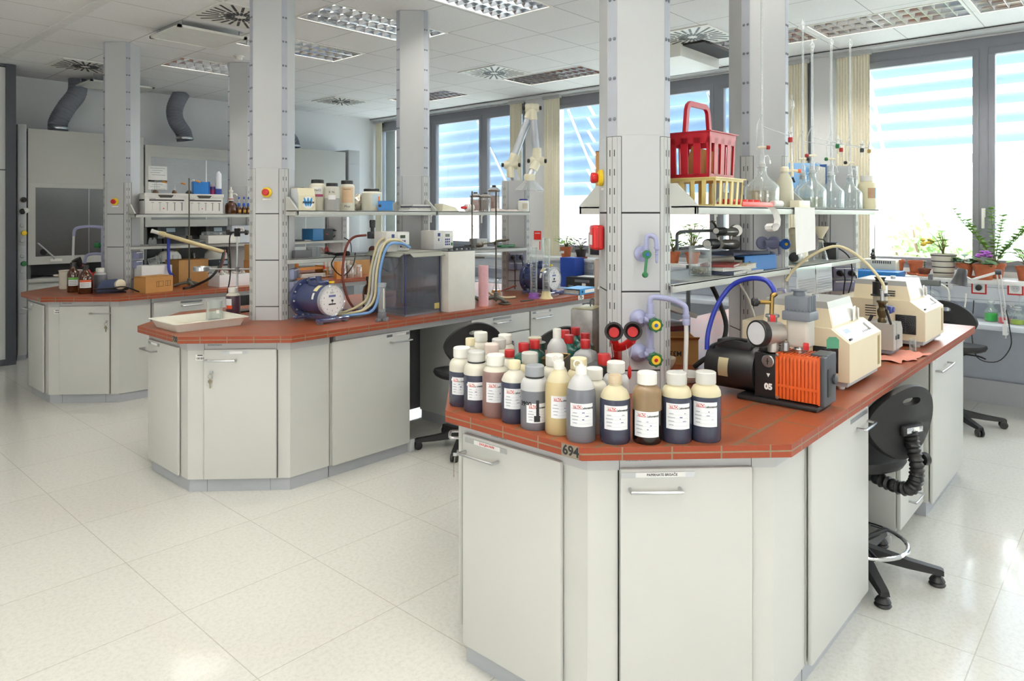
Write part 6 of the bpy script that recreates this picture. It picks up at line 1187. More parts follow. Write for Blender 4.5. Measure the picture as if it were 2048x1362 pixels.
# shelves of the centre bench
zs1, zl1 = 1.6515, 1.3265; X = lambda px, y: aty(px, 430, y)[0]
t = T('film_box', 'cream film dispenser box with blue emblem on the upper shelf, left of the jars', 'box', (X(611, 4.22), 4.26, zs1), -.1); b = B(M('film_box_cream', (228, 220, 190), .6)); b.prism([(-.07, 0), (.075, 0), (.075, .15), (-.05, .15), (-.07, .1)], -.06, .06, 'x'); b.xf(Matrix.Identity(4)); P('carton', b, t, sharp=20)
P('blue_side', B(M('film_box_white_side', (232, 236, 238), .6)).prism([(-.068, .004), (.07, .004), (.07, .146), (-.048, .146), (-.068, .1)], -.0606, -.0601, 'x'), t)
e = P('emblem', B(paper).lathe([(.042, -.0708), (.042, -.0712), (.0001, -.0712)], 30, (.008, 0, .052), 'y'), t); b = B(M('emblem_blue', (60, 150, 210), .5))
for cx, tl in ((-.017, .25), (.003, 0), (.023, -.18)): b.prism([(cx+.0085*cos(q*pi/8)+.03*sin(q*pi/8)*sin(tl)*-1+.004, .056+.03*sin(q*pi/8)) for q in range(16)], -.0722, -.0715, 'y')
P('emblem_stroke', b, e); TXT('PARAFILM', .0185, ink, t, txface((.008, -.0736, .052), (0, -1, 0)), bold=.0008, shear=.2)
t = T('paper_stack', 'stack of white papers behind the film dispenser box', 'papers', (X(625, 4.5), 4.5, zs1)); P('paper_block', B(paper_g).box(-.12, .1, -.08, .08, 0, .165, .003), t)
def jar(label, px, y, h, r, m=None, lab=None):
    x = X(px, y); return bottle('powder_jar', label, x, y, zs1, h, r, 'jar', black_pl, m or M('jar_white', (232, 228, 212), .4), None, None, cat='jar')
t = jar('tall white jar with black lid behind the film dispenser box', 635, 4.3, .215, .056); p = P('label', patch(B(paper), .0565, .075, .1, .16, .0), t); P('pink_stripe', patch(B(M('label_magenta', (176, 80, 120), .6)), .0568, .08, .095, .112, .0), p); TXT('NaCl', .02, ink, p, (.0, .14), wrap=.057, name='handwriting')
t = jar('greyish jar with black lid and small label, second from left of the jars', 664, 4.2, .19, .052, M('jar_grey', (204, 202, 192), .35)); p = P('label', patch(B(LABELM), .0525, .05, .075, .105, 0), t); P('powder', B(M('grey_powder', (160, 160, 158), .6)).lathe([(.0485, .0005), (.0525, .006), (.0525, .085)], 32, cap=False), t); TXT('K 96', .02, ink, p, (-.002, .125), wrap=.053, name='handwriting')
t = jar('tall white jar with black lid and pale orange label, third of the jars', 694, 4.26, .215, .054); p = P('label', patch(B(M('pale_orange_label', (228, 196, 160), .7, var=.08)), .0545, .085, .055, .165, .004), t); TXT('Na2SO4', .014, ink, p, (-.0, .15), wrap=.055, name='handwriting'); TXT('Mojz', .022, ink, t, (.0, .03), wrap=.0545, shear=.3, name='marker_writing')
t = jar('wide square white jar with black lid and orange striped label', 743, 4.42, .17, .076); p = P('label', patch(B(M('label_pale_blue', (206, 222, 226), .6)), .0765, .05, .035, .125, .03), t); P('orange_strip', patch(B(M('label_orange', (236, 124, 50), .6)), .0768, .018, .03, .11, .062), p)
b = B(M('crumpled_foil', (222, 214, 200), .25, metal=.8, var=.1, bump=.8, scale=30)); g = random.Random(4); b.ball((0, 0, .06), .06, 20, (.8, .7, 1.05))
for q in b.bm.verts: q.co += Vector((g.uniform(-.01, .01), g.uniform(-.01, .01), g.uniform(-.008, .012)))
S('foil', b, 'crumpled metal foil between the third jar and the wide square jar', 'foil', (X(716, 4.5), 4.5, zs1), sharp=20)
binder('blue binder lying on the upper shelf of the centre bench, right of the jars', X(778, 4.3), 4.33, zs1, -.75, .11, .22, .075, M('binder_blue_mid', (56, 132, 206), .45))
t = T('paper_stack', 'loose papers and booklets lying right of the blue binder on the upper shelf', 'papers', (X(818, 4.28)+.04, 4.245, zs1), .05)
for k in range(4): P('booklet', B((paper, paper_g, M('dark_booklet', (70, 72, 84), .5), paper)[k]).cbox((.01*k-.01, .004*k, .006+.0125*k), (.22, .12, .011), rz=.06*k-.08), t)
t = T('paper_tray', 'pale crumpled paper lying left of the glass jars on the upper shelf', 'papers', (X(892, 4.28), 4.28, zs1)); P('crumpled_sheet', B(ivory).prism([(-.09, 0), (.1, 0), (.06, .03), (-.08, .06)], -.05, .05, 'y'), t)
def glassjar(label, px, y, h, r, col):
    h *= 1.1; r *= 1.1; t = T('glass_jar', label, 'jar', (X(px, y), y, zs1)); P('jar_wall', B(GL('jar_glass', (196, 190, 184), .35)).lathe([(r, 0), (r, h*.7), (r*.92, h*.74), (r*1.08, h*.76), (r*1.08, h*.82), (r*.7, h*.9), (.015, h*.93)], 24), t); P('contents', B(M('jar_contents_'+col, {'pink': (196, 150, 140), 'dark': (76, 62, 54), 'rust': (150, 92, 74)}[col], .7, var=.25, scale=30)).lathe([(r*.93, .004), (r*.93, h*.6), (.0001, h*.55)], 22), t); P('lid', B(M('jar_lid_brown', (96, 78, 66), .35, metal=.5)).lathe([(r*1.1, h*.76), (r*1.12, h*.8), (r*.6, h*.86)], 24), t); P('lid_knob', B(black_pl).lathe([(.014, h*.9), (.018, h*.93), (.018, h)], 14), t)
glassjar('short glass jar with dark knob and pinkish contents, left of three', 951, 4.32, .15, .042, 'pink'); glassjar('short dark filled glass jar, middle of three', 971, 4.25, .145, .042, 'dark'); glassjar('tallest of three glass jars with dark knob, rust coloured contents', 988, 4.38, .215, .045, 'rust')
t = T('tape_dispenser', 'red and white roll holder lying left of the three glass jars', 'tape', (X(938, 4.26), 4.26, zs1)); b = B(paper)
for k in range(3): b.rod((-.035+.03*k, 0, .03), (-.02+.03*k, 0, .03), [(.03, 0), (.03, 1)], 18)
P('rolls', b, t); b = B(red_pl); b.rod((-.09, 0, .03), (.06, 0, .03), [(.008, 0), (.012, .1), (.012, 1)], 12)
for k in range(3): b.rod((-.02+.03*k, 0, .03), (-.012+.03*k, 0, .03), [(.022, 0), (.022, 1)], 18)
P('red_core', b, t)
t = T('tissue_pile', 'low pile of pinkish white tissues at the right part of the upper shelf', 'tissues', (X(1005, 4.24), 4.23, zs1)); P('tissue', B(M('pinkish_tissue', (236, 222, 216), .9, var=.05)).prism([(-.12, 0), (.16, 0), (.12, .018), (0, .012), (-.1, .026)], -.05, .05, 'y'), t)
t = bottle('powder_jar', 'small white jar with blue lid and label at the window end of the shelf', X(1047, 4.24), 4.24, zs1, .115, .05, 'jar', M('lid_dark_blue', (44, 54, 140), .4), white_pl, cat='jar'); P('label', patch(B(M('faded_label', (214, 206, 190), .7, var=.1)), .0505, .05, .025, .075, .015), t)
# lower shelf, near bay
t = T('clear_tray', 'two grey plastic holders on the lower shelf beside the near centre tower', 'holder', (X(602, 4.35), 4.35, zl1)); P('holder', B(M('smoked_plastic', (120, 122, 128), .25, alpha=.8)).box(-.07, .06, -.04, .04, 0, .05, .004), t); P('holder', B(MATS['smoked_plastic']).box(.07, .14, -.03, .05, 0, .07, .004), t)
t = T('glass_block', 'clear cuvette block on the lower shelf left of the red clamp', 'block', (X(632, 4.33), 4.33, zl1)); P('block_body', B(pet).box(-.05, .05, -.03, .03, 0, .075), t); P('inner_wall', B(GL('inner_clear', (190, 196, 204), .3)).box(-.004, .004, -.028, .028, .003, .07), t)
t = T('spring_clamp', 'small red clamp lying on the lower shelf', 'clamp', (X(648, 4.33), 4.33, zl1)); b = B(M('clamp_red', (130, 36, 34), .4)); b.tube([(-.04, 0, .01), (-.02, 0, .06), (0, 0, .03), (.02, 0, .065), (.05, .01, .012)], .008, 8); P('jaw', b, t); b = B(black_pl); b.tube([(0, 0, .03), (.05, .0, .02), (.1, -.01, .012)], .009, 8); P('grip', b, t)
t = T('probe', 'dark probe with silver tip lying on the lower shelf', 'probe', (X(690, 4.32), 4.32, zl1+.012)); P('probe_handle', B(black_pl).rod((-.09, 0, 0), (.03, .0, 0), [(.008, 0), (.011, .2), (.011, .8), (.02, .85), (.02, 1)], 12), t); P('probe_tip', B(steel).cyl((.03, 0, 0), (.22, .02, 0), .007), t)
b = B(black_ru); b.tube([(X(668, 4.3), 4.3, 1.34), (X(672, 4.24), 4.24, 1.335), (X(664, 4.22), 4.225, 1.27), (X(685, 4.22), 4.22, 1.19), (X(706, 4.24), 4.24, 1.26), (X(709, 4.28), 4.27, 1.345)], .004, 6); S('cable', b, 'black cable loop hanging from the lower shelf of the centre bench', 'cable')
t = T('lens_cap', 'round brown disc standing on the lower shelf next to the water bath', 'disc', (X(745, 4.35), 4.35, zl1+.03)); P('disc_plate', B(M('brown_disc', (104, 48, 44), .5)).rod((0, -.008, 0), (0, .008, 0), [(.03, 0), (.03, 1)], 20), t); 
t = T('white_meter', 'small white device on the lower shelf right of the farther thermostat head', 'device', (X(962, 4.4), 4.42, zl1)); P('case', B(M('meter_pale', (222, 222, 226), .4)).box(-.08, .05, -.05, .05, 0, .085, .005), t); P('front_plate', B(paper_g).box(-.07, .04, -.0515, -.05, .01, .075), t)
b = B(green_pl); b.cbox((0, 0, .012), (.2, .06, .022), .006, rz=.1); S('cloth', b, 'folded dark green cloth on the lower shelf near the short centre post', 'cloth', (X(1012, 4.33), 4.33, zl1))
t = T('tool_pile', 'dark metal tools lying on the lower shelf behind the farther thermostat head', 'tools', (X(925, 4.4), 4.42, zl1)); P('tool_shaft', B(dkgrey).tube([(-.12, 0, .012), (0, .01, .014), (.14, -.01, .012)], .009, 8), t); P('tool_head', B(iron).cbox((.1, .02, .02), (.08, .03, .02), .004, rz=.3), t)
TD = onface((4.97-.1285*.7071, YC[1]-.1285*.7071, 0), (1, -1, 0), FC); socket(TD, 1.235, 'violet grey double sockets with cables on the short post of the centre bench')
TE = onface((2.48+.1285*.7071, YC[1]-.1285*.7071, 0), (1, 1, 0), (.70711, -.70711, 0)); socket(TE, 1.22, 'violet grey sockets on the right side of the near centre tower', plug=False)
TF = onface((2.48-.1285*.7071, YC[1]-.1285*.7071, 0), (1, -1, 0), FC); stop_button(TF, 1.77, 'red emergency stop on the near centre tower above the white tray')
# extraction arm on the short post
t = T('extraction_arm', 'white jointed extraction arm with clear hood on the short centre post', 'extraction arm', (4.97, YC[1], 1.94)); alu = M('arm_aluminium', (200, 203, 210), .35, metal=.5, var=.02); D = 6.65
A0 = Vector((4.97, YC[1], 1.946)); A1 = atd(1022, 330, D); A2 = atd(1064, 216, D); A3 = atd(1074, 322, D-.05); A4 = atd(1059, 357, D-.12)
b = B(alu); b.cyl(A0, (A1.x, A1.y, A1.z), .038); P('riser_tube', b, t, world=True)
P('arm_tube', B(alu).cyl(A1, A2, .035), t, world=True); P('arm_tube', B(alu).cyl(A2+(A3-A2).normalized()*.05, A3, .035), t, world=True); P('end_tube', B(alu).cyl(A3, A4, .034), t, world=True)
for c, n in ((A1, 'shoulder_joint'), (A2, 'elbow_joint'), (A3, 'wrist_joint')):
    b = B(M('joint_ivory', (238, 232, 206), .4)); b.ball(c, .047, 20, (1, 1, .95)); b.rod(c-v*.066, c+v*.066, [(.034, 0), (.042, .15), (.042, .85), (.034, 1)], 20)
    dd = {'shoulder_joint': (A2-A1).normalized(), 'elbow_joint': (A1-A2).normalized(), 'wrist_joint': (A4-A3).normalized()}[n]; b.rod(c, c+dd*.11, [(.043, 0), (.043, .6), (.04, 1)], 20)
    if n == 'shoulder_joint': b.rod(c, c-Vector((0, 0, .12)), [(.043, 0), (.04, 1)], 20)
    if n == 'elbow_joint': b.rod(c, c+(A3-A2).normalized()*.12, [(.043, 0), (.04, 1)], 20)
    if n == 'wrist_joint': b.rod(c, c+Vector((0, 0, .12)), [(.043, 0), (.04, 1)], 20)
    j = P(n, b, t, world=True)
    for s in (-1, 1): P('friction_knob', B(black_pl).rod(c+v*(s*.066), c+v*(s*.092), [(.012, 0), (.02, .3), (.02, .8), (.012, 1)], 12), j, world=True)
P('hood_collar', B(MATS['joint_ivory']).lathe([(.05, .0), (.055, .04), (.045, .06)], 20, tuple(A4-Vector((0, 0, .02)))), t, world=True)
b = B(GL('hood_clear', (222, 226, 228), .3, .1)); c = A4-Vector((0, 0, .02)); b.loft([[c+Vector((.05*cos(a), .05*sin(a), 0)) for a in [2*pi*i/24 for i in range(24)]], [c+Vector((.14*cos(a), .14*sin(a), -.09)) for a in [2*pi*i/24 for i in range(24)]]], cap=False); P('clear_hood', b, t, world=True)
# ================================================================ ON THE FAR BENCH
t = T('enamel_pot', 'white enamel pot with side handle at the end of the far bench', 'pot', (2.16, 7.56, ZT)); P('pot_body', B(M('cream_enamel', (226, 220, 204), .3)).lathe([(.09, 0), (.098, .01), (.1, .17), (.106, .176), (.102, .178), (.095, .17), (.093, .012), (.0001, .01)], 30), t); P('side_handle', B(MATS['cream_enamel']).tube([(-.055, .085, .13), (-.1, .12, .13), (-.115, .09, .13), (-.095, .045, .13)], .008, 8), t)
def brown(label, x, y, h, r, strip):
    t = T('reagent_bottle', label, 'bottle', (x, y, ZT), facecam(x, y)); k = h/.26; P('bottle_body', B(amber).lathe([(r*.94, 0), (r, .006), (r, .15*k), (r*.92, .175*k), (r*.45, .205*k), (r*.36, .22*k), (r*.36, .23*k)], 28), t); P('screw_cap', cap_ridges(B(black_pl), r*.47, .225*k, h), t)
    p = P('label', patch(B(LABELM), r+.0006, r*1.7, h*.22, h*.5, 0), t); P('colour_band', patch(B(strip), r+.001, r*1.7, h*.42, h*.5, 0), p); b = B(inkgrey)
    for q in range(3): patch(b, r+.001, r*1.2, h*(.26+.05*q), h*(.272+.05*q), -.1*r, 5)
    P('printed_text', b, p); return t
brown('tall brown reagent bottle with green banded label beside the enamel pot', 2.09, 7.26, .27, .05, M('label_green', (120, 190, 90), .6)); brown('brown reagent bottle with orange banded label in front of the green banded one', 2.12, 7.03, .25, .058, M('label_orange_red', (226, 100, 60), .6))
bottle('sample_bottle', 'grey liquid bottle with white cap behind the brown reagent bottles', 2.27, 7.13, ZT, .215, .052, 'wide', cap_w, hdpe_g, ('grey', .72))
t = T('respirator_mask', 'dark blue respirator mask with round white filter near the far left tower', 'mask', (2.30, 6.95, ZT), -.3); b = B(M('mask_blue', (44, 58, 96), .55)); b.loft([[(-.11, -.06, 0), (.11, -.06, 0), (.11, .07, 0), (-.11, .07, 0)], [(-.1, -.06, .06), (.09, -.06, .08), (.09, .06, .08), (-.1, .06, .06)], [(-.07, -.04, .11), (.05, -.04, .12), (.05, .04, .12), (-.07, .04, .11)]]); P('mask_body', b, t); P('filter_disc', B(ivory).rod((.06, -.06, .075), (.08, -.1, .08), [(.04, 0), (.045, .3), (.045, .8), (.03, 1)], 22), t)
b = B(black_ru); g = random.Random(2); b.tube([(2.25+.13*cos(k*.9)+.02*(k % 2), 6.82+.06*sin(k*.9), .928+.004*k) for k in range(14)]+[(2.46, 6.72, .93), (2.5, 6.68, .93)], .006, 8, sub=4); S('cable', b, 'coiled black cable lying at the edge of the far bench', 'cable')
t = T('eye_wash', 'red and black eye wash lying behind the brown reagent bottles', 'eye wash', (2.27, 7.36, ZT)); b = B(red_pl); b.tube([(0, 0, .0), (0, 0, .12), (-.04, .02, .2), (-.08, .03, .23)], .016, 10); b.tube([(0, 0, .12), (.03, -.02, .16)], .016, 8); P('red_handle', b, t); b = B(black_ru); b.rod((-.08, .03, .22), (-.12, .03, .29), [(.016, 0), (.036, .6), (.042, 1), (.03, 1)], 20); P('rubber_cup', b, t)
TG = onface((2.51-.1285*.7071, YC[2]+.1285*.7071, 0), (-1, -1, 0), (-.70711, .70711, 0))
t = T('water_tap', 'violet grey double gooseneck water tap on the side of the far left tower', 'tap', tuple(TG @ Vector((0, .03, 1.2)))); b = B(pipe_v).xf(TG)
for dz, L in ((0, .3), (-.26, .2)): b.tube([(0, 0, 1.5+dz), (0, L*.6, 1.51+dz), (0, L, 1.49+dz), (0, L+.02, 1.42+dz)], .014, 10)
b.tube([(.0, .05, 1.51), (0, .05, 1.0)], .016, 10, sub=1); P('standpipe', b, t, world=True)
for z, m in ((1.33, green_pl), (1.08, green_pl)): b = B(m).xf(TG); b.rod((0, .05, z), (0, .12, z), [(.014, 0), (.014, .3), (.026, .4), (.026, 1)], 14); P('tap_handle', b, t, world=True)
b = B(M('milky_hose')if False else MATS['milky_hose']).xf(TG); b.tube([(0, .32, 1.42), (0, .325, 1.2), (0, .31, 1.0)], .011, 8); P('hose', b, t, world=True)
TH = onface((2.51-.1285*.7071, YC[2]-.1285*.7071, 0), (1, -1, 0), FC); stop_button(TH, 1.745, 'red emergency stop on the far left tower')
TI = onface((2.51+.1285*.7071, YC[2]-.1285*.7071, 0), (1, 1, 0), (.70711, -.70711, 0)); socket(TI, 1.235, 'violet grey sockets on the right side of the far left tower', plug=False)
carton('closed brown cardboard box with printed blocks at the worktop edge of the far bench', 2.59, 6.745, ZT, .27, .17, .145, .24, M('orange_cardboard', (196, 144, 84), .85), False)
bx = [o for o in COL.objects if o.name.startswith('cardboard_box') and not o.parent][-1]; b = B(M('print_brown', (84, 60, 36), .8))
for q in ((-.03, .04, 2), (.06, .11, 3)):
    b.box(q[0], q[0]+.003, -.0858, -.085, .05, .1); b.box(q[1]-.003, q[1], -.0858, -.085, .05, .1); b.box(q[0], q[1], -.0858, -.085, .05, .053); b.box(q[0], q[1], -.0858, -.085, .097, .1); b.box(q[0]+.02, q[0]+.024, -.0858, -.085, .05, .1)
P('printed_frame', b, bx)
t = T('foam_box', 'white foam box behind the closed brown cardboard box', 'box', (2.72, 7.1, ZT)); P('box_wall', B(styro).box(-.14, .14, -.1, .1, 0, .22, .006), t)
t = T('test_glass', 'tilted clear glass on the white foam box', 'glass', (2.72, 7.08, ZT+.222)); b = B(glass); b.rod((-.05, 0, .03), (.05, -.02, .055), [(.03, 0), (.034, 1)], 18); P('glass_wall', b, t)
carton('plain brown cardboard box behind the foot of the tripod stand', 3.12, 7.28, ZT, .32, .24, .25, .15, card, False)
t = stand('retort_stand', 'iron tripod stand holding a slanted cream condenser tube on the far bench', 3.0, 6.95, 1.06); b = B(M('condenser_cream', (222, 206, 158), .35)); p0 = atd(318, 466, 6.75) ; p1 = atd(447, 504, 6.9); r0 = Vector((3.0, 6.95, ZT)); b.rod(p0, p1, [(.02, 0), (.026, .06), (.026, .09), (.02, .1), (.02, .96), (.012, 1)], 16); P('condenser_tube', b, t, world=True); pd = (p1-p0).normalized(); P('glass_socket', B(M('frosted_socket', (232, 230, 222), .3)).rod(p0-pd*.07, p0, [(.022, 0), (.018, .3), (.018, 1)], 14), t, world=True)
b = B(iron); b.cbox((0, 0, .475), (.04, .05, .05), .006); b.cyl((0, 0, .475), (-.02, -.06, .475), .01); P('clamp', b, t)
b = B(MATS['blue_hose']); b.tube([atd(338, 470, 6.8), atd(337, 500, 6.8), atd(338, 540, 6.75), atd(346, 552, 6.7)], .014, 10); S('hose', b, 'thick dark blue hose hanging straight down by the slanted condenser', 'hose')
b = B(black_ru); b.tube([atd(447, 505, 6.9), atd(440, 530, 6.8), atd(420, 556, 6.7), (2.95, 6.78, .935), (2.85, 6.72, .93)], .012, 8); S('hose', b, 'black hose sagging from the condenser end to the worktop', 'hose')
b = B(MATS['red_brown_hose']); b.tube([atd(450, 500, 6.95), atd(447, 520, 6.9), atd(438, 545, 6.85)], .01, 8); S('hose', b, 'short red hose at the lower end of the slanted condenser', 'hose')
t = T('foam_box', 'low open white foam box filled with crumpled white pieces on the far bench', 'box', (3.34, 6.80, ZT), .05); b = B(styro); b.box(-.17, .17, -.11, .11, 0, .02)
for q in ((-.17, .17, -.11, -.085), (-.17, .17, .085, .11), (-.17, -.145, -.085, .085), (.145, .17, -.085, .085)): b.box(q[0], q[1], q[2], q[3], .02, .115, .004)
P('box_wall', b, t); b = B(M('white_scraps', (236, 232, 224), .7)); g = random.Random(9)
for k in range(40): b.cbox((g.uniform(-.13, .13), g.uniform(-.075, .075), .1+g.uniform(0, .035)), (.05, .015, .006), rz=g.uniform(0, 3), rx=g.uniform(0, 3), ry=g.uniform(0, 3))
o = P('foam_scraps', b, t); o['kind'] = 'stuff'
def goblet(label, px, py, d, m=None):
    c = atd(px, py, d); c.z = ZT; t = T('flask', label, 'flask', tuple(c)); P('glass_wall', B(m or glass).lathe([(.03, 0), (.032, .004), (.012, .02), (.01, .12), (.03, .2), (.032, .28), (.035, .285)], 20), t)
goblet('clear stemmed glass left of the slanted condenser stand', 318, 520, 7.3); goblet('clear stemmed glass right of the thick blue hose', 351, 520, 7.3)
for px, lab in ((387, 'narrow brown flask beside the slanted condenser'), (410, 'small brown flask under the end of the slanted condenser')):
    c = atd(px, 520, 7.4); t = T('flask', lab, 'flask', (c.x, c.y, ZT)); h = .3 if px == 387 else .22; P('flask_wall', B(amber).lathe([(.05, 0), (.055, .01), (.05, h*.3), (.018, h*.6), (.012, h), (.016, h+.005)], 22), t)
def titrator(label, x, z0=.902):
    t = T('titrator', label, 'instrument', (x, 9.47, z0)); b = B(M('titrator_white', (196, 194, 186), .4)); b.box(-.19, .19, -.14, .15, 0, .13, .008); P('base_case', b, t); P('black_panel', B(M('titrator_black', (30, 32, 36), .3)).box(-.17, .17, -.145, -.14, .03, .12), t); P('display', B(M('titrator_lcd', (150, 164, 176), .3)).box(-.02, .1, -.147, -.145, .05, .1), t)
    P('dome', B(MATS['titrator_white']).lathe([(.15, .13), (.14, .19), (.1, .24), (.0001, .26)], 28, (0, .0, 0)), t); P('mast', B(dkgrey).box(-.03, .03, .1, .15, .13, .5), t)
    b = B(M('titrator_dark_grey', (84, 88, 90), .5)); b.prism([(-.14, .42), (-.1, .68), (.15, .68), (.15, .42)], -.19, .19, 'x'); P('upper_unit', b, t); b = B(MATS['titrator_black']); b.prism([(-.1385, .45), (-.1095, .64), (-.1095-.004, .64), (-.1385-.004, .45)], -.15, .15, 'x'); P('upper_panel', b, t); P('upper_display', B(MATS['titrator_lcd']).prism([(-.138, .5), (-.13, .55), (-.134, .55), (-.142, .5)], -.09, .02, 'x'), t)
titrator('dark titration instrument with white dome in the middle fume hood, left one of two', 3.83); titrator('dark titration instrument with white dome in the middle fume hood, right one of two', 4.45)
b = B(brass); b.tube([atd(350, 502, 7.6), atd(372, 488, 7.5), atd(386, 478, 7.5)], .006, 6); S('brass_rod', b, 'thin brass rod leaning behind the slanted condenser', 'rod')
# shelves of the far bench
zt3, zl3 = 1.6315, 1.3265; X3 = lambda px, y: aty(px, 430, y)[0]
def archive(label, px, y):
    x = X3(px, y); t = T('archive_box', label, 'archive box', (x, y, zt3), -.12); w, d, h = .183, .15, .185; b = B(M('archive_white', (232, 230, 226), .7)); b.box(-w, w, -d, d, 0, h, .003); P('carton', b, t)
    b = B(MATS['archive_white']); b.box(-w-.006, w+.006, -d-.006, d+.006, h, h+.012, .002); b.box(-w-.006, -w*.45, -d-.0065, -d-.0005, h-.02, h); b.box(w*.45, w+.006, -d-.0065, -d-.0005, h-.02, h); P('lid', b, t); b = B(ink); b.box(-w*.8, w*.9, -d-.001, -d, h-.06, h-.048); b.box(-w-.001, -w, -d*.8, d*.5, h-.06, h-.045); b.box(-w*.8, -w*.5, -d-.001, -d, h-.043, h-.039); P('printed_band', b, t)
    b = B(inkgrey)
    for k in range(5): b.box(-w*.65+.065*k, -w*.65+.067*k+.001, -d-.001, -d, .03, h-.075); b.box(-w*.65+.065*k-.012, -w*.65+.065*k+.014, -d-.001, -d, h-.08, h-.076)
    b.use(inkred).lathe([(.006, -d-.0012), (.0001, -d-.0013)], 10, (-.02, 0, .05), 'y'); P('printed_lines', b, t); P('grip_cutout', B(M('grip_dark', (70, 68, 64), .8)).prism([(-.07, h-.004), (.07, h-.004), (.05, h-.03), (-.05, h-.03)], -d-.0062, -d-.0002, 'y'), t)
archive('white archive box on the upper far shelf, left of two', 323, 7.16); archive('white archive box on the upper far shelf with the blue binder on its lid', 399, 7.16)
za = zt3+.198
def dispenser(label, px, y, z, r, h, m, capm, arm=True):
    t = T('dispenser_flask', label, 'flask', (X3(px, y), y, z)); P('flask_base', B(m).lathe([(r, 0), (r*1.05, .004), (r, .02), (r*.5, .035)], 20), t); b = B(glass); b.lathe([(.012, .03), (.009, h), (.011, h+.004)], 14)
    if arm: b.tube([(0, 0, h*.85), (.03, -.02, h), (.075, -.05, h*.9)], .006, 8)
    P('glass_neck', b, t); P('orange_tip', B(M('orange_tip', (196, 130, 50), .4)).tube([(.05, -.035, h*.97), (.085, -.06, h*.85)], .008, 8), t)
dispenser('glass dispenser with brown base on the left archive box', 311, 7.13, za, .028, .12, M('brown_base', (84, 58, 36), .3), None); dispenser('glass dispenser with slim arm at the right end of the left archive box', 349, 7.13, za, .022, .11, MATS['brown_base'], None); dispenser('glass dispenser with orange tip at the left of the blue binder', 378, 7.13, za, .03, .14, M('black_base', (40, 38, 36), .4), None)
t = T('ring_binder', 'small blue binder standing on the right archive box', 'binder', (X3(400, 7.14), 7.14, za), -.2); P('cover', B(MATS['binder_blue']).box(-.07, .07, -.05, .05, 0, .125, .002), t); P('spine', B(M('binder_navy', (30, 80, 150), .45)).box(.07, .085, -.05, .05, 0, .128), t)
b = B(M('magenta_tin', (176, 46, 110), .4)); b.lathe([(.052, 0), (.052, .05)], 24); b.use(M('violet_tin', (86, 56, 130), .4)).lathe([(.0525, .05), (.0525, .08)], 24); b.use(M('pale_tin_lid', (226, 206, 214), .4)).lathe([(.053, .08), (.053, .1), (.0001, .1)], 24); S('tin', b, 'round magenta and violet tin beside the small blue binder', 'tin', (X3(427, 7.14), 7.14, za))
t = T('cartridge', 'upright white cartridge tube with blue base on the archive box edge', 'cartridge', (X3(437, 7.05), 7.05, zt3)); P('tube', B(M('cartridge_white', (222, 226, 232), .4)).lathe([(.03, .25), (.03, .4), (.022, .42), (.012, .425), (.012, .435)], 18), t); P('blue_sleeve', B(M('sleeve_blue', (52, 70, 150), .4)).lathe([(.031, .18), (.031, .255)], 18), t); P('brown_bottle', B(amber).lathe([(.045, 0), (.047, .005), (.047, .12), (.028, .165), (.026, .185)], 22), t); P('label', patch(B(M('grey_green_label', (150, 156, 140), .6)), .0475, .05, .04, .12, 0), t)
t = T('reagent_bottle', 'brown bottle with white dosing head on the upper far shelf', 'bottle', (X3(462, 7.07), 7.07, zt3)); P('bottle_body', B(amber).lathe([(.058, 0), (.061, .005), (.061, .085), (.05, .11), (.022, .125), (.02, .14)], 24), t); b = B(white_pl); b.lathe([(.026, .135), (.026, .165), (.018, .17), (.016, .22), (.022, .225), (.022, .245), (.008, .25), (.008, .28)], 18); b.tube([(0, 0, .2), (.04, -.01, .21), (.06, -.015, .19)], .006, 8); P('dosing_head', b, t); P('red_ring', B(redcap).lathe([(.027, .15), (.027, .158)], 18), t)
for px, nm in ((478, 'left'), (488, 'middle'), (497, 'right')):
    t = T('dropper_bottle', '%s one of three small brown bottles with blue caps on the upper far shelf' % nm, 'bottle', (X3(px, 7.03), 7.03, zt3)); P('bottle_body', B(amber).lathe([(.022, 0), (.024, .004), (.024, .055), (.012, .075), (.011, .082)], 18), t); P('blue_cap', B(blue_cap).lathe([(.014, .08), (.015, .085), (.014, .11), (.008, .115)], 14), t); b = B(pet); b.lathe([(.006, .115), (.01, .135), (.006, .16)], 12); P('dropper', b, t); P('blue_tip', B(blue_cap).lathe([(.009, .155), (.009, .175), (.004, .18)], 12), t); P('label', patch(B(M('ochre_label', (186, 140, 60), .6)), .0245, .03, .015, .045, 0), t)
for px, nm in ((301, 'left'), (309, 'right')): b = B(pet); b.lathe([(.016, 0), (.018, .004), (.018, .05), (.01, .06), (.01, .075)], 16); S('vial', b, '%s of two tiny clear vials on the lower far shelf' % nm, 'vial', (X3(px, 7.15), 7.15, zl3))
t = T('clear_tray', 'clear plastic tray on the lower far shelf behind the stand', 'tray', (X3(398, 7.2), 7.2, zl3)); P('tray_shell', B(pet).box(-.1, .1, -.07, .07, 0, .045, .006), t); P('dark_content', B(M('tray_content', (90, 96, 110), .5)).box(-.08, .08, -.05, .05, .003, .02), t)
t = T('white_box', 'low white plastic box with clear lids on the lower far shelf', 'box', (X3(440, 7.18), 7.18, zl3)); P('box_shell', B(white_pl).box(-.17, .17, -.1, .1, 0, .085, .006), t); 
for k in range(2): P('clear_lid', B(pet).box(-.16+.17*k, -.01+.17*k, -.08, .08, .085, .12, .004), t)
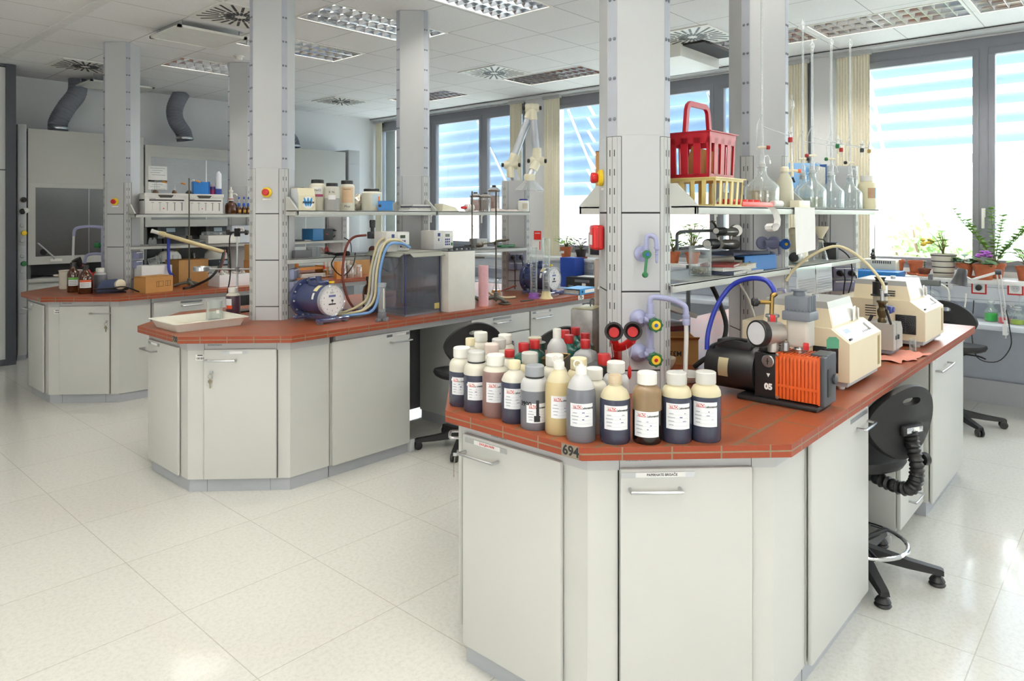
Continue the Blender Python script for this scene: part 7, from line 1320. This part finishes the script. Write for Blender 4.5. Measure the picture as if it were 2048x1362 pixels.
t = T('meter_box', 'white meter box with handwritten note on the lower far shelf', 'device', (X3(477, 7.16), 7.16, zl3)); P('case', B(M('meter_blue_white', (214, 222, 232), .4)).box(-.1, .1, -.06, .06, 0, .185, .006), t); p = P('note', B(paper).box(-.06, .03, -.0615, -.06, .1, .17), t); P('handwriting', B(ink).tube([(-.05, -.062, .12), (-.03, -.062, .15), (-.02, -.062, .12), (0, -.062, .15), (.02, -.062, .125)], .002, 5), p)
t = T('power_supply', 'blue box with black front and coiled cable on the lower far shelf', 'power supply', (X3(636, 7.2), 7.2, zl3), .1); P('blue_case', B(M('psu_blue', (52, 118, 176), .4)).box(-.15, .0, -.1, .1, 0, .135, .004), t); P('black_front', B(black_pl).box(0, .14, -.1, .1, 0, .13, .004), t); P('red_mark', B(red_pl).cbox((.05, -.101, .07), (.03, .002, .006), ry=.3), t); P('cable', B(black_ru).tube([(.14, 0, .06), (.2, -.02, .12), (.25, -.02, .08), (.2, -.03, .03), (.18, -.03, .1), (.27, -.04, .1), (.3, -.06, .04), (.32, -.19, -.03), (.33, -.2, -.2)], .0055, 6), t)
b = B(black_pl); b.box(-.13, .0, -.08, .08, 0, .012, .002); b.use(paper).box(.0, .24, -.08, .06, 0, .008); S('folder', b, 'flat black and white folders lying left of the blue power box', 'folder', (X3(600, 7.22), 7.2, zl3))
# right half of the far bench
t = T('wooden_rack', 'light wooden letter rack with papers at the right part of the far bench', 'rack', (4.30, 6.95, ZT)); wd = M('light_wood', (200, 136, 70), .55, var=.12, scale=14); P('side_panel', B(wd).box(-.19, -.175, -.12, .12, 0, .3, .004), t); P('side_panel', B(wd).box(.175, .19, -.12, .12, 0, .13, .004), t); P('rack_shelf', B(wd).box(-.175, .175, -.12, .12, .1, .112), t); P('rack_shelf', B(wd).box(-.175, .175, -.12, .12, 0, .012), t); P('rack_bar', B(wd).cyl((-.18, -.1, .25), (.2, -.1, .25), .008), t)
for k in range(3): P('paper_sheet', B(paper).cbox((0, -.02, .02+.014*k), (.3, .22, .01), rz=.04*k-.04), t)
t = T('burner_stand', 'two thin glass tubes standing in front of the wooden rack', 'tubes', (4.42, 6.80, ZT)); P('glass_tube', B(glass).cyl((0, 0, 0), (0, 0, .3), .008), t); P('glass_tube', B(glass).cyl((.09, 0, 0), (.09, 0, .32), .008), t); P('red_tip', B(red_pl).cyl((0, 0, .1), (0, 0, .14), .01), t)
t = T('tube_rack', 'metal rack of capped sample tubes on the far bench', 'rack', (4.62, 6.85, ZT)); 
for k in range(7): P('tube', B(M('tube_milky', (226, 222, 212), .4)).lathe([(.018, .08), (.018, .15), (.021, .15), (.021, .185), (.0001, .186)], 12, (-.15+.05*k, 0, 0)), t)
P('wire_rack', B(steel).box(-.18, .18, -.03, .03, .12, .125), t); P('wire_rack', B(steel).box(-.18, .18, -.03, .03, .02, .025), t)
for px, nm in ((687, 'left'), (702, 'middle'), (718, 'right')):
    c = aty(px, 560, 6.6); t = T('sample_jar', '%s one of three small capped sample jars at the far bench edge' % nm, 'jar', (c[0], 6.6, ZT)); P('jar_wall', B(GL('jar_pinkish', (222, 196, 188), .45)).lathe([(.03, 0), (.032, .01), (.032, .1), (.022, .12)], 18), t); P('lid', B(M('jar_lid_silver', (222, 220, 218), .35)).lathe([(.024, .118), (.025, .14), (.0001, .141)], 18), t)
c = aty(677, 560, 6.58); S('wood_block', B(wd).box(-.03, .03, -.03, .03, 0, .19, .004), 'upright light wooden block left of the three sample jars', 'block', (c[0], 6.6, ZT))
carton('cardboard box at the right part of the far bench behind the hoses', 5.02, 7.0, ZT, .36, .24, .2, .1, card, False); carton('tall cardboard box behind the far bench papers by the centre tower', 3.62, 6.8, ZT, .2, .14, .24, .1, M('tan_cardboard', (176, 122, 76), .85), False); carton('upper cardboard box stacked on the tall one by the centre tower', 3.62, 6.8, ZT+.2405, .19, .13, .16, .06, card, False)
t = T('glass_bottle', 'clear bottle with pale contents on the far bench beside the cardboard box', 'bottle', (4.83, 6.88, ZT)); P('bottle_wall', B(pet).lathe([(.06, 0), (.062, .005), (.062, .13), (.03, .17), (.028, .2), (.034, .205)], 22), t); P('contents', B(M('pale_contents', (214, 204, 180), .7)).lathe([(.057, .005), (.057, .08), (.0001, .08)], 20), t)
# ================================================================ ALONG THE WINDOWS
benchtop = M('window_bench_grey', (206, 212, 222), .35, var=.015, scale=3)
t = T('window_bench', 'long pale grey bench under the windows', 'bench', (7.1, 3.3, 0)); P('bench_top', B(benchtop).box(-.37, .385, -6.3, 5.5, .7, .74, .006), t); P('back_panel', B(M('bench_back_blue_grey', (176, 182, 194), .5)).box(.2, .22, -6.3, 5.5, .2, .698), t); P('floor_plinth', B(plinth_g).box(.14, .2, -6.3, 5.5, 0, .2), t)
for y in (-5, -2.1, .8, 3.7): P('support_leg', B(frame_g).box(-.3, -.26, y-.02, y+.02, 0, .7), t)
t = T('cable_trunking', 'white window ledge with socket trunking along the windows', 'trunking', (7.23, 3.3, .74)); P('ledge', B(M('ledge_white', (236, 236, 234), .4)).box(-.2, .2, -6.3, 5.5, .3, .335, .004), t); P('trunking_front', B(M('trunking_pale', (222, 226, 234), .45)).box(-.16, .2, -6.3, 5.5, .14, .3), t); P('splash_panel', B(M('splash_panel_grey', (202, 208, 220), .45)).box(-.05, .2, -6.3, 5.5, .001, .14), t)
P('groove', B(gapdark).box(-.1605, -.16, -6.3, 5.5, .165, .167), t); P('groove', B(gapdark).box(-.1605, -.16, -6.3, 5.5, .272, .274), t)
LX, LZ = 7.23-.16, 1.0755
def outlet(px, py, label, red, kind):
    y, z = atx(px, py, LX); t = T('wall_socket', label, 'socket', (LX, y, z)); 
    if red: P('red_frame', B(inkred).box(-.006, 0, -.055, .055, -.055, .055, .002), t)
    P('socket_plate', B(paper).box(-.009, -.001, -.043, .043, -.043, .043, .002), t)
    if kind == 'data':
        for dz in (-.016, .016): P('port', B(ink).box(-.01, -.009, -.008, .008, dz-.008, dz+.008), t)
    else:
        P('socket_well', B(M('socket_well', (206, 208, 210), .5)).lathe([(.03, -.0092), (.026, -.0096), (.0001, -.0096)], 20, (0, 0, 0), 'x'), t)
        for dy in (-.01, .01): P('pin_hole', B(ink).lathe([(.003, -.0098), (.0001, -.01)], 8, (0, dy, 0), 'x'), t)
        if kind == 'plug': P('plug', B(black_pl).rod((-.009, 0, 0), (-.04, 0, -.004), [(.024, 0), (.022, .7), (.01, 1)], 16), t)
outlet(1894, 568, 'white data socket on the trunking right of the farther analyser', False, 'data'); outlet(1958, 575, 'red framed socket with black plug behind the desk lamp head', True, 'plug'); outlet(2031, 577, 'empty red framed socket at the right edge', True, 'open'); outlet(1182, 532, 'white socket under the monitor', False, 'open')
ZW = ZLg = 1.0755
def AY(px, x): return atx(px, 430, x)[0]
def pot(label, px, x, r, h, mat, plant=None, saucer=None, z=ZW, name='flower_pot'):
    y = AY(px, x); t = T(name, label, 'plant' if plant else 'flower pot', (x, y, z)); o = .0
    if saucer: P('saucer', B(saucer).lathe([(r*.95, 0), (r*1.15, .004), (r*1.2, .02), (r*1.05, .02), (r, .008), (.0001, .008)], 24), t); o = .009
    P('pot', B(mat).lathe([(r*.72, o), (r*.95, o+h*.78), (r*1.06, o+h*.78), (r*1.08, o+h), (r*.95, o+h), (r*.9, o+h*.85), (.0001, o+h*.85)], 26), t); P('soil', B(soil).lathe([(r*.9, o+h*.87), (.0001, o+h*.9)], 20, cap=False), t)
    return t, o+h
lf = M('leaf_green', (120, 160, 60), .5, var=.2, scale=20); lfd = M('leaf_dark_green', (70, 104, 60), .5, var=.2, scale=20); stem = M('stem_green', (120, 120, 70), .6); vio = M('violet_flower', (168, 90, 190), .6, var=.1); yel = M('yellow_flower', (240, 210, 90), .6, var=.1)
def leaf(b, p, d, L, w):
    d = Vector(d).normalized(); u = d.cross(Vector((0, 0, 1))); u = u.normalized() if u.length > .01 else Vector((1, 0, 0)); n = u.cross(d); p = Vector(p)
    co = [p, p+d*L*.3+u*w*.45+n*L*.08, p+d*L*.7+u*w*.4+n*L*.06, p+d*L, p+d*L*.7-u*w*.4+n*L*.06, p+d*L*.3-u*w*.45+n*L*.08, p+d*L*.5+n*L*.02]
    b.faces(co, [(0, 1, 6), (1, 2, 6), (2, 3, 6), (3, 4, 6), (4, 5, 6), (5, 0, 6)])
def bush(t, z, n, R, H, L, m, seed, droop=0):
    g = random.Random(seed); b = B(m); s = B(stem)
    for k in range(n):
        a = g.uniform(0, 6.28); r = R*g.uniform(.15, .75); e = Vector((r*cos(a), r*sin(a), z+H*g.uniform(.2, 1))); s.tube([(0, 0, z-.01), (e.x*.4, e.y*.4, z+(e.z-z)*.6), e], .003, 5, sub=3); leaf(b, e, (cos(a), sin(a), g.uniform(-.3, .5)-droop), L*g.uniform(.7, 1.2), L*.8)
    P('stem', s, t); P('foliage', b, t)
def twiggy(t, z, branches, m, seed, L=.04):
    g = random.Random(seed); b = B(m); s = B(stem)
    for dx, dy, H in branches:
        pts = [Vector((0, 0, z-.01)), Vector((dx*.3, dy*.3, z+H*.35)), Vector((dx*.7, dy*.7, z+H*.7)), Vector((dx, dy, z+H))]; s.tube(pts, .004, 6, r2=.002)
        for k in range(15):
            u = .15+.85*k/14; i = min(2, int(u*3)); f = u*3-i; p = pts[i].lerp(pts[i+1], f)
            for sgn in (-1, 1): a = g.uniform(0, 6.28); leaf(b, p, (cos(a), sin(a), .4), L*g.uniform(.7, 1.1), L*.8)
    P('stem', s, t); P('foliage', b, t)
pot('bare terracotta pot with saucer beside the beige device on the ledge', 1794, 7.22, .062, .125, terra, None, terra); pot('bare terracotta pot left of the small brown pot on the ledge', 1832, 7.26, .062, .12, terra, None, terra)
t, z = pot('small brown pot on a wide terracotta saucer on the ledge', 1849, 7.13, .05, .06, M('brown_pot', (116, 64, 44), .7), True, terra); twiggy(t, z, [(0, 0, .06)], lfd, 3, .02)
sp = M('striped_pot_white', (228, 222, 206), .5); y = AY(1887, 7.16); t = T('flower_pot', 'begonia with yellow flowers in a white pot with dark stripes', 'plant', (7.16, y, ZW)); P('saucer', B(M('grey_saucer', (172, 170, 160), .6)).lathe([(.075, 0), (.1, .004), (.1, .022), (.085, .022), (.08, .01), (.0001, .01)], 26), t); q = [(.075, .012), (.1, .19), (.104, .205), (.096, .205), (.09, .18), (.0001, .18)]; p = P('pot', B(sp).lathe(q, 30), t)
for k in range(4): zz = .035+.05*k; r = .075+.025*(zz-.012)/.178; P('dark_stripe', B(ink).lathe([(r+.001, zz), (r+.0025, zz+.008)], 30, cap=False), p)
P('soil', B(soil).lathe([(.09, .185), (.0001, .19)], 20, cap=False), t); bush(t, .195, 16, .15, .2, .075, lf, 11); b = B(yel); g = random.Random(6)
for k in range(9): b.ball((-.02+g.uniform(-.03, .03), .12+g.uniform(-.04, .05), .3+g.uniform(-.05, .04)), .022, 10, (1, 1, .7))
P('yellow_flower', b, t)
t, z = pot('tall twiggy green plant in a terracotta pot in front of the window mullion', 1990, 7.28, .075, .13, terra, True); twiggy(t, z, [(-.02, .3, .46), (0, .2, .36), (.0, .03, .46), (-.02, -.06, .4), (-.02, -.2, .28), (0, -.23, .36)], lf, 5, .062)
t, z = pot('terracotta pot with low dark leaves left of the violet flowering plant', 1930, 7.14, .065, .12, terra, True, terra); bush(t, z, 18, .15, .05, .08, lfd, 12, .2)
t, z = pot('african violet with purple flowers in a terracotta pot behind the desk lamp', 1968, 7.08, .08, .13, terra, True); bush(t, z, 20, .13, .05, .08, lfd, 13, .3); b = B(vio); g = random.Random(8)
for k in range(14): b.ball((g.uniform(-.04, .04), g.uniform(-.05, .05), z+.06+g.uniform(0, .05)), .017, 8, (1, 1, .6))
P('violet_flower', b, t)
t, z = pot('pale green plant cut off at the right edge of the photo', 2052, 7.2, .07, .12, terra, True); bush(t, z, 14, .13, .15, .1, lf, 14)
t, z = pot('terracotta pot with trailing yellow green plant beside the left pillar', 1132, 7.2, .075, .135, terra, True); bush(t, z, 30, .2, .14, .08, lf, 15, .3); P('price_label', B(paper).cbox((-.078, -.0, .07), (.003, .05, .03), rz=.25), t)
t, z = pot('dark violet plant in a black pot left of the monitor', 1162, 7.16, .07, .1, M('black_pot', (46, 40, 38), .6), True, terra); bush(t, z, 26, .13, .13, .07, M('leaf_dark_violet', (80, 70, 84), .6, var=.2), 16)
t, z = pot('leafy house plant seen through the lower shelf of the front bench, by the window', 1385, 7.2, .08, .13, terra, True); bush(t, z, 40, .2, .3, .08, lf, 17); t, z = pot('bushy green plant beside the leafy one, seen behind the glass beaker', 1346, 7.18, .08, .13, terra, True); bush(t, z, 34, .2, .24, .09, lf, 18)
# devices by the window
y = AY(1762, 7.12); t = T('beige_device', 'beige ventilated device on the ledge left of the flower pots', 'device', (7.15, y, ZW)); P('case', B(M('device_beige', (216, 212, 192), .45)).box(-.1, .1, -.14, .16, 0, .135, .006), t); b = B(dkgrey)
for k in range(9): b.box(-.1012, -.099, -.1+.018*k, -.09+.018*k, .1, .125)
P('vent_grille', b, t); b = B(black_pl); b.lathe([(.02, .135), (.02, .15), (.026, .155), (.02, .17), (.028, .18), (.014, .2), (.016, .22), (.006, .235)], 14, (-.05, .06, 0)); P('black_cock', b, t)
for k in range(2): P('terminal', B(black_pl).rod((-.1, .1+.03*k, .04), (-.115, .1+.03*k, .04), [(.009, 0), (.009, 1)], 10), t)
S('crate', B(M('crate_blue', (26, 110, 180), .45)).box(-.14, .12, -.22, .22, 0, .38, .008), 'blue box on the window bench behind the farther analyser', 'box', (6.93, AY(1750, 6.93), .741))
S('crate', B(M('crate_deep_blue', (30, 66, 160), .45)).box(-.1, .1, -.12, .1, 0, .36, .008), 'deep blue box on the window bench behind the far gas meter', 'box', (6.92, AY(1143, 6.92), .741))
y = AY(1862, 6.93); t = T('distillation_stand', 'grey clamp head with round clear flask and white hose beyond the farther analyser', 'stand', (6.93, y, .741)); P('rod', B(steel).cyl((0, 0, 0), (0, 0, .36), .008), t); P('base_plate', B(dkgrey).box(-.06, .06, -.08, .08, 0, .012), t); P('clamp_head', B(M('clamp_grey', (120, 124, 122), .5)).box(-.03, .03, -.07, .08, .27, .32, .005), t); P('top_knob', B(midgrey).box(-.015, .015, -.01, .02, .32, .37), t); b = B(glass); b.ball((-.03, -.01, .18), .06, 18); P('round_flask', b, t); P('white_hose', B(white_pl).tube([(-.03, -.08, .29), (-.03, -.13, .25), (-.03, -.14, .14), (-.02, -.12, .05)], .009, 8), t)
y = AY(1181, 6.9); t = T('computer', 'black desktop computer lying on the window bench', 'computer', (6.84, y-.02, .741), .1); P('case', B(M('pc_black', (36, 36, 40), .4)).box(-.16, .2, -.3, .22, 0, .145, .004), t); b = B(midgrey); b.box(-.162, -.16, -.1, .1, .09, .12); b.box(-.162, -.16, .12, .19, .03, .05); P('drive_slot', b, t); P('inventory_sticker', B(paper).box(-.1625, -.16, -.05, .0, .05, .08), t)
P('papers_on_top' if False else 'paper', B(paper).cbox((.0, -.02, .15), (.2, .25, .004), rz=.1), t)
y = AY(1194, 7.1); t = T('monitor', 'small white framed flat monitor on the window ledge', 'monitor', (7.14, y-.06, ZW-.0)); P('screen_frame', B(M('monitor_white', (222, 220, 212), .4)).box(-.03, .03, -.2, .2, .02, .33, .008), t); P('screen', B(M('monitor_screen', (50, 54, 62), .2)).box(-.0315, -.03, -.17, .17, .055, .3), t); P('monitor_foot', B(MATS['monitor_white']).lathe([(.09, 0), (.085, .012), (.03, .02), (.03, .03)], 24), t)
t = T('safety_notice', 'red notice sheet above a white one on the left window pillar', 'notice', (7.437, 6.24, 1.28)); P('red_sheet', B(M('notice_red', (226, 44, 36), .6)).box(-.002, 0, -.07, .06, 0, .12), t); P('white_sheet', B(paper).box(-.002, 0, -.06, .09, -.15, -.01), t); b = B(paper); b.box(-.0026, -.002, -.05, .04, .085, .095); b.use(inkred).box(-.0026, -.002, -.055, -.04, -.14, -.02); P('printed_text', b, t)
# desk lamp
t = T('desk_lamp', 'white jointed desk lamp with dark conical shade clamped to the window bench', 'lamp', (6.71, .83, .74)); lw = M('lamp_arm_white', (232, 232, 232), .4); e0 = Vector((6.715, .835, .78)); e1 = Vector((6.62, .865, 1.175)); e2 = Vector((6.6, 1.04, 1.105)); 
b = B(lw); b.box(-.02, .05, -.015, .015, .001, .02); b.box(-.045, -.02, -.015, .015, -.06, .02); b.box(-.02, .04, -.015, .015, -.06, -.045); b.cyl((.005, 0, -.09), (.005, 0, -.05), .006); b.cyl((0, 0, .02), (0, 0, .05), .012); P('clamp', b, t)
b = B(lw)
for o in (-.012, .012): q = Vector((0, o, 0)); b.cyl(e0+q, e1+q, .0055); b.cyl(e1+q, e2+q, .0055)
P('arm', b, t, world=True); b = B(dkgrey); b.rod(e1-Vector((0, .02, 0)), e1+Vector((0, .02, 0)), [(.02, 0), (.022, 1)], 14); P('elbow_joint', b, t, world=True)
h0 = Vector((6.6, 1.1, 1.19)); h1 = Vector((6.58, 1.125, 1.06)); P('shade', B(M('lamp_shade_dark', (62, 62, 66), .4)).rod(h0, h1, [(.03, 0), (.038, .1), (.042, .4), (.062, .97), (.064, 1), (.06, .99), (.038, .4), (.0001, .3)], 26), t, world=True); b = B(lw); b.cyl(e2, (h0+h1)/2+Vector((0, -.04, 0)), .008); P('shade_bracket', b, t, world=True)
P('bulb', B(M('lamp_glow', (255, 238, 200), .4, emit=14)).ball(h0.lerp(h1, .72), .028, 14), t, world=True)
P('cable', B(black_ru).tube([(6.7, .83, .9), (6.66, .8, .75), (6.64, .79, .6), (6.6, .87, .48), (6.58, 1.0, .5), (6.66, 1.05, .68), (6.74, 1.06, .745), (6.9, 1.08, .76), (7.02, 1.09, .9)], .004, 6), t, world=True)
b = B(white_pl); b.tube([(7.05, 1.15, .95), (7.0, 1.15, .85), (6.96, 1.17, .78), (6.9, 1.25, .745)], .006, 6); S('cable', b, 'white cable hanging from the trunking down to the window bench', 'cable')
def cbottle(label, x, y, col, fill, r=.04, h=.14):
    t = T('glass_bottle', label, 'bottle', (x, y, .741)); P('bottle_wall', B(glass).lathe([(r*.95, 0), (r, .005), (r, h*.5), (r*.45, h*.66), (r*.42, h*.8), (r*.6, h*.82), (r*.6, h*.85)], 22), t); P('liquid', B(M('liquid_'+label.split()[0], col, .15, var=.03)).lathe([(r*.93, .004), (r*.965, .007), (r*.965, h*fill), (.0001, h*fill)], 22), t); P('stopper', B(pet).lathe([(r*.4, h*.8), (r*.4, h*.88), (r*.55, h*.93), (r*.55, h)], 18), t)
cbottle('green bright liquid in a square shouldered glass bottle on the window bench', 7.0, .965, (40, 190, 70), .4, .048, .17); cbottle('red pink liquid in a small glass bottle beside the bright green one', 6.93, .87, (236, 80, 90), .33); cbottle('blue liquid in a glass bottle behind the yellow green one', 7.03, .83, (40, 80, 170), .36); cbottle('yellowgreen liquid in a low glass bottle at the right edge', 6.93, .78, (170, 200, 40), .26, .05); cbottle('darkgreen liquid in a glass bottle cut off by the right edge', 6.93, .68, (30, 150, 70), .3, .05)
t = T('flask', 'large clear conical flask behind the coloured bottles', 'flask', (7.0, .75, .741)); P('flask_wall', B(glass).lathe([(.085, 0), (.09, .006), (.03, .15), (.026, .22), (.032, .225)], 26), t)
# ================================================================ CAMERA, LIGHT
sc = bpy.context.scene
cd = bpy.data.cameras.new('camera'); cam = bpy.data.objects.new('camera', cd); COL.objects.link(cam); cam.location = (0, 0, HCAM)
cam.rotation_euler = (pi/2, 0, YAW-pi/2); cd.sensor_fit = 'HORIZONTAL'; cd.sensor_width = 36; cd.lens = FPX/2048*36; cd.shift_y = (HYP-681)/2048; cd.clip_start = .05; cd.clip_end = 300
sc.camera = cam
w = bpy.data.worlds.new('sky'); sc.world = w; w.use_nodes = True; nt = w.node_tree; N = nt.nodes; L = nt.links
bg = N['Background']; tc = N.new('ShaderNodeTexCoord'); sp = N.new('ShaderNodeSeparateXYZ'); rp = N.new('ShaderNodeValToRGB')
L.new(tc.outputs['Generated'], sp.inputs[0]); L.new(sp.outputs['Z'], rp.inputs[0]); L.new(rp.outputs[0], bg.inputs[0])
rp.color_ramp.elements[0].position = 0; rp.color_ramp.elements[0].color = (1, .985, .95, 1); rp.color_ramp.elements[1].position = .6; rp.color_ramp.elements[1].color = (.80, .90, 1, 1)
bg.inputs[1].default_value = 7.5
sc.view_settings.view_transform = 'Standard'; sc.view_settings.look = 'None'; sc.view_settings.gamma = 1; sc.view_settings.use_curve_mapping = False
sc.view_settings.exposure = 0.68
sc.cycles.max_bounces = 9; sc.cycles.diffuse_bounces = 4; sc.cycles.glossy_bounces = 3; sc.cycles.transmission_bounces = 4; sc.cycles.transparent_max_bounces = 14
sc.cycles.caustics_reflective = False; sc.cycles.caustics_refractive = False; sc.cycles.sample_clamp_indirect = 4
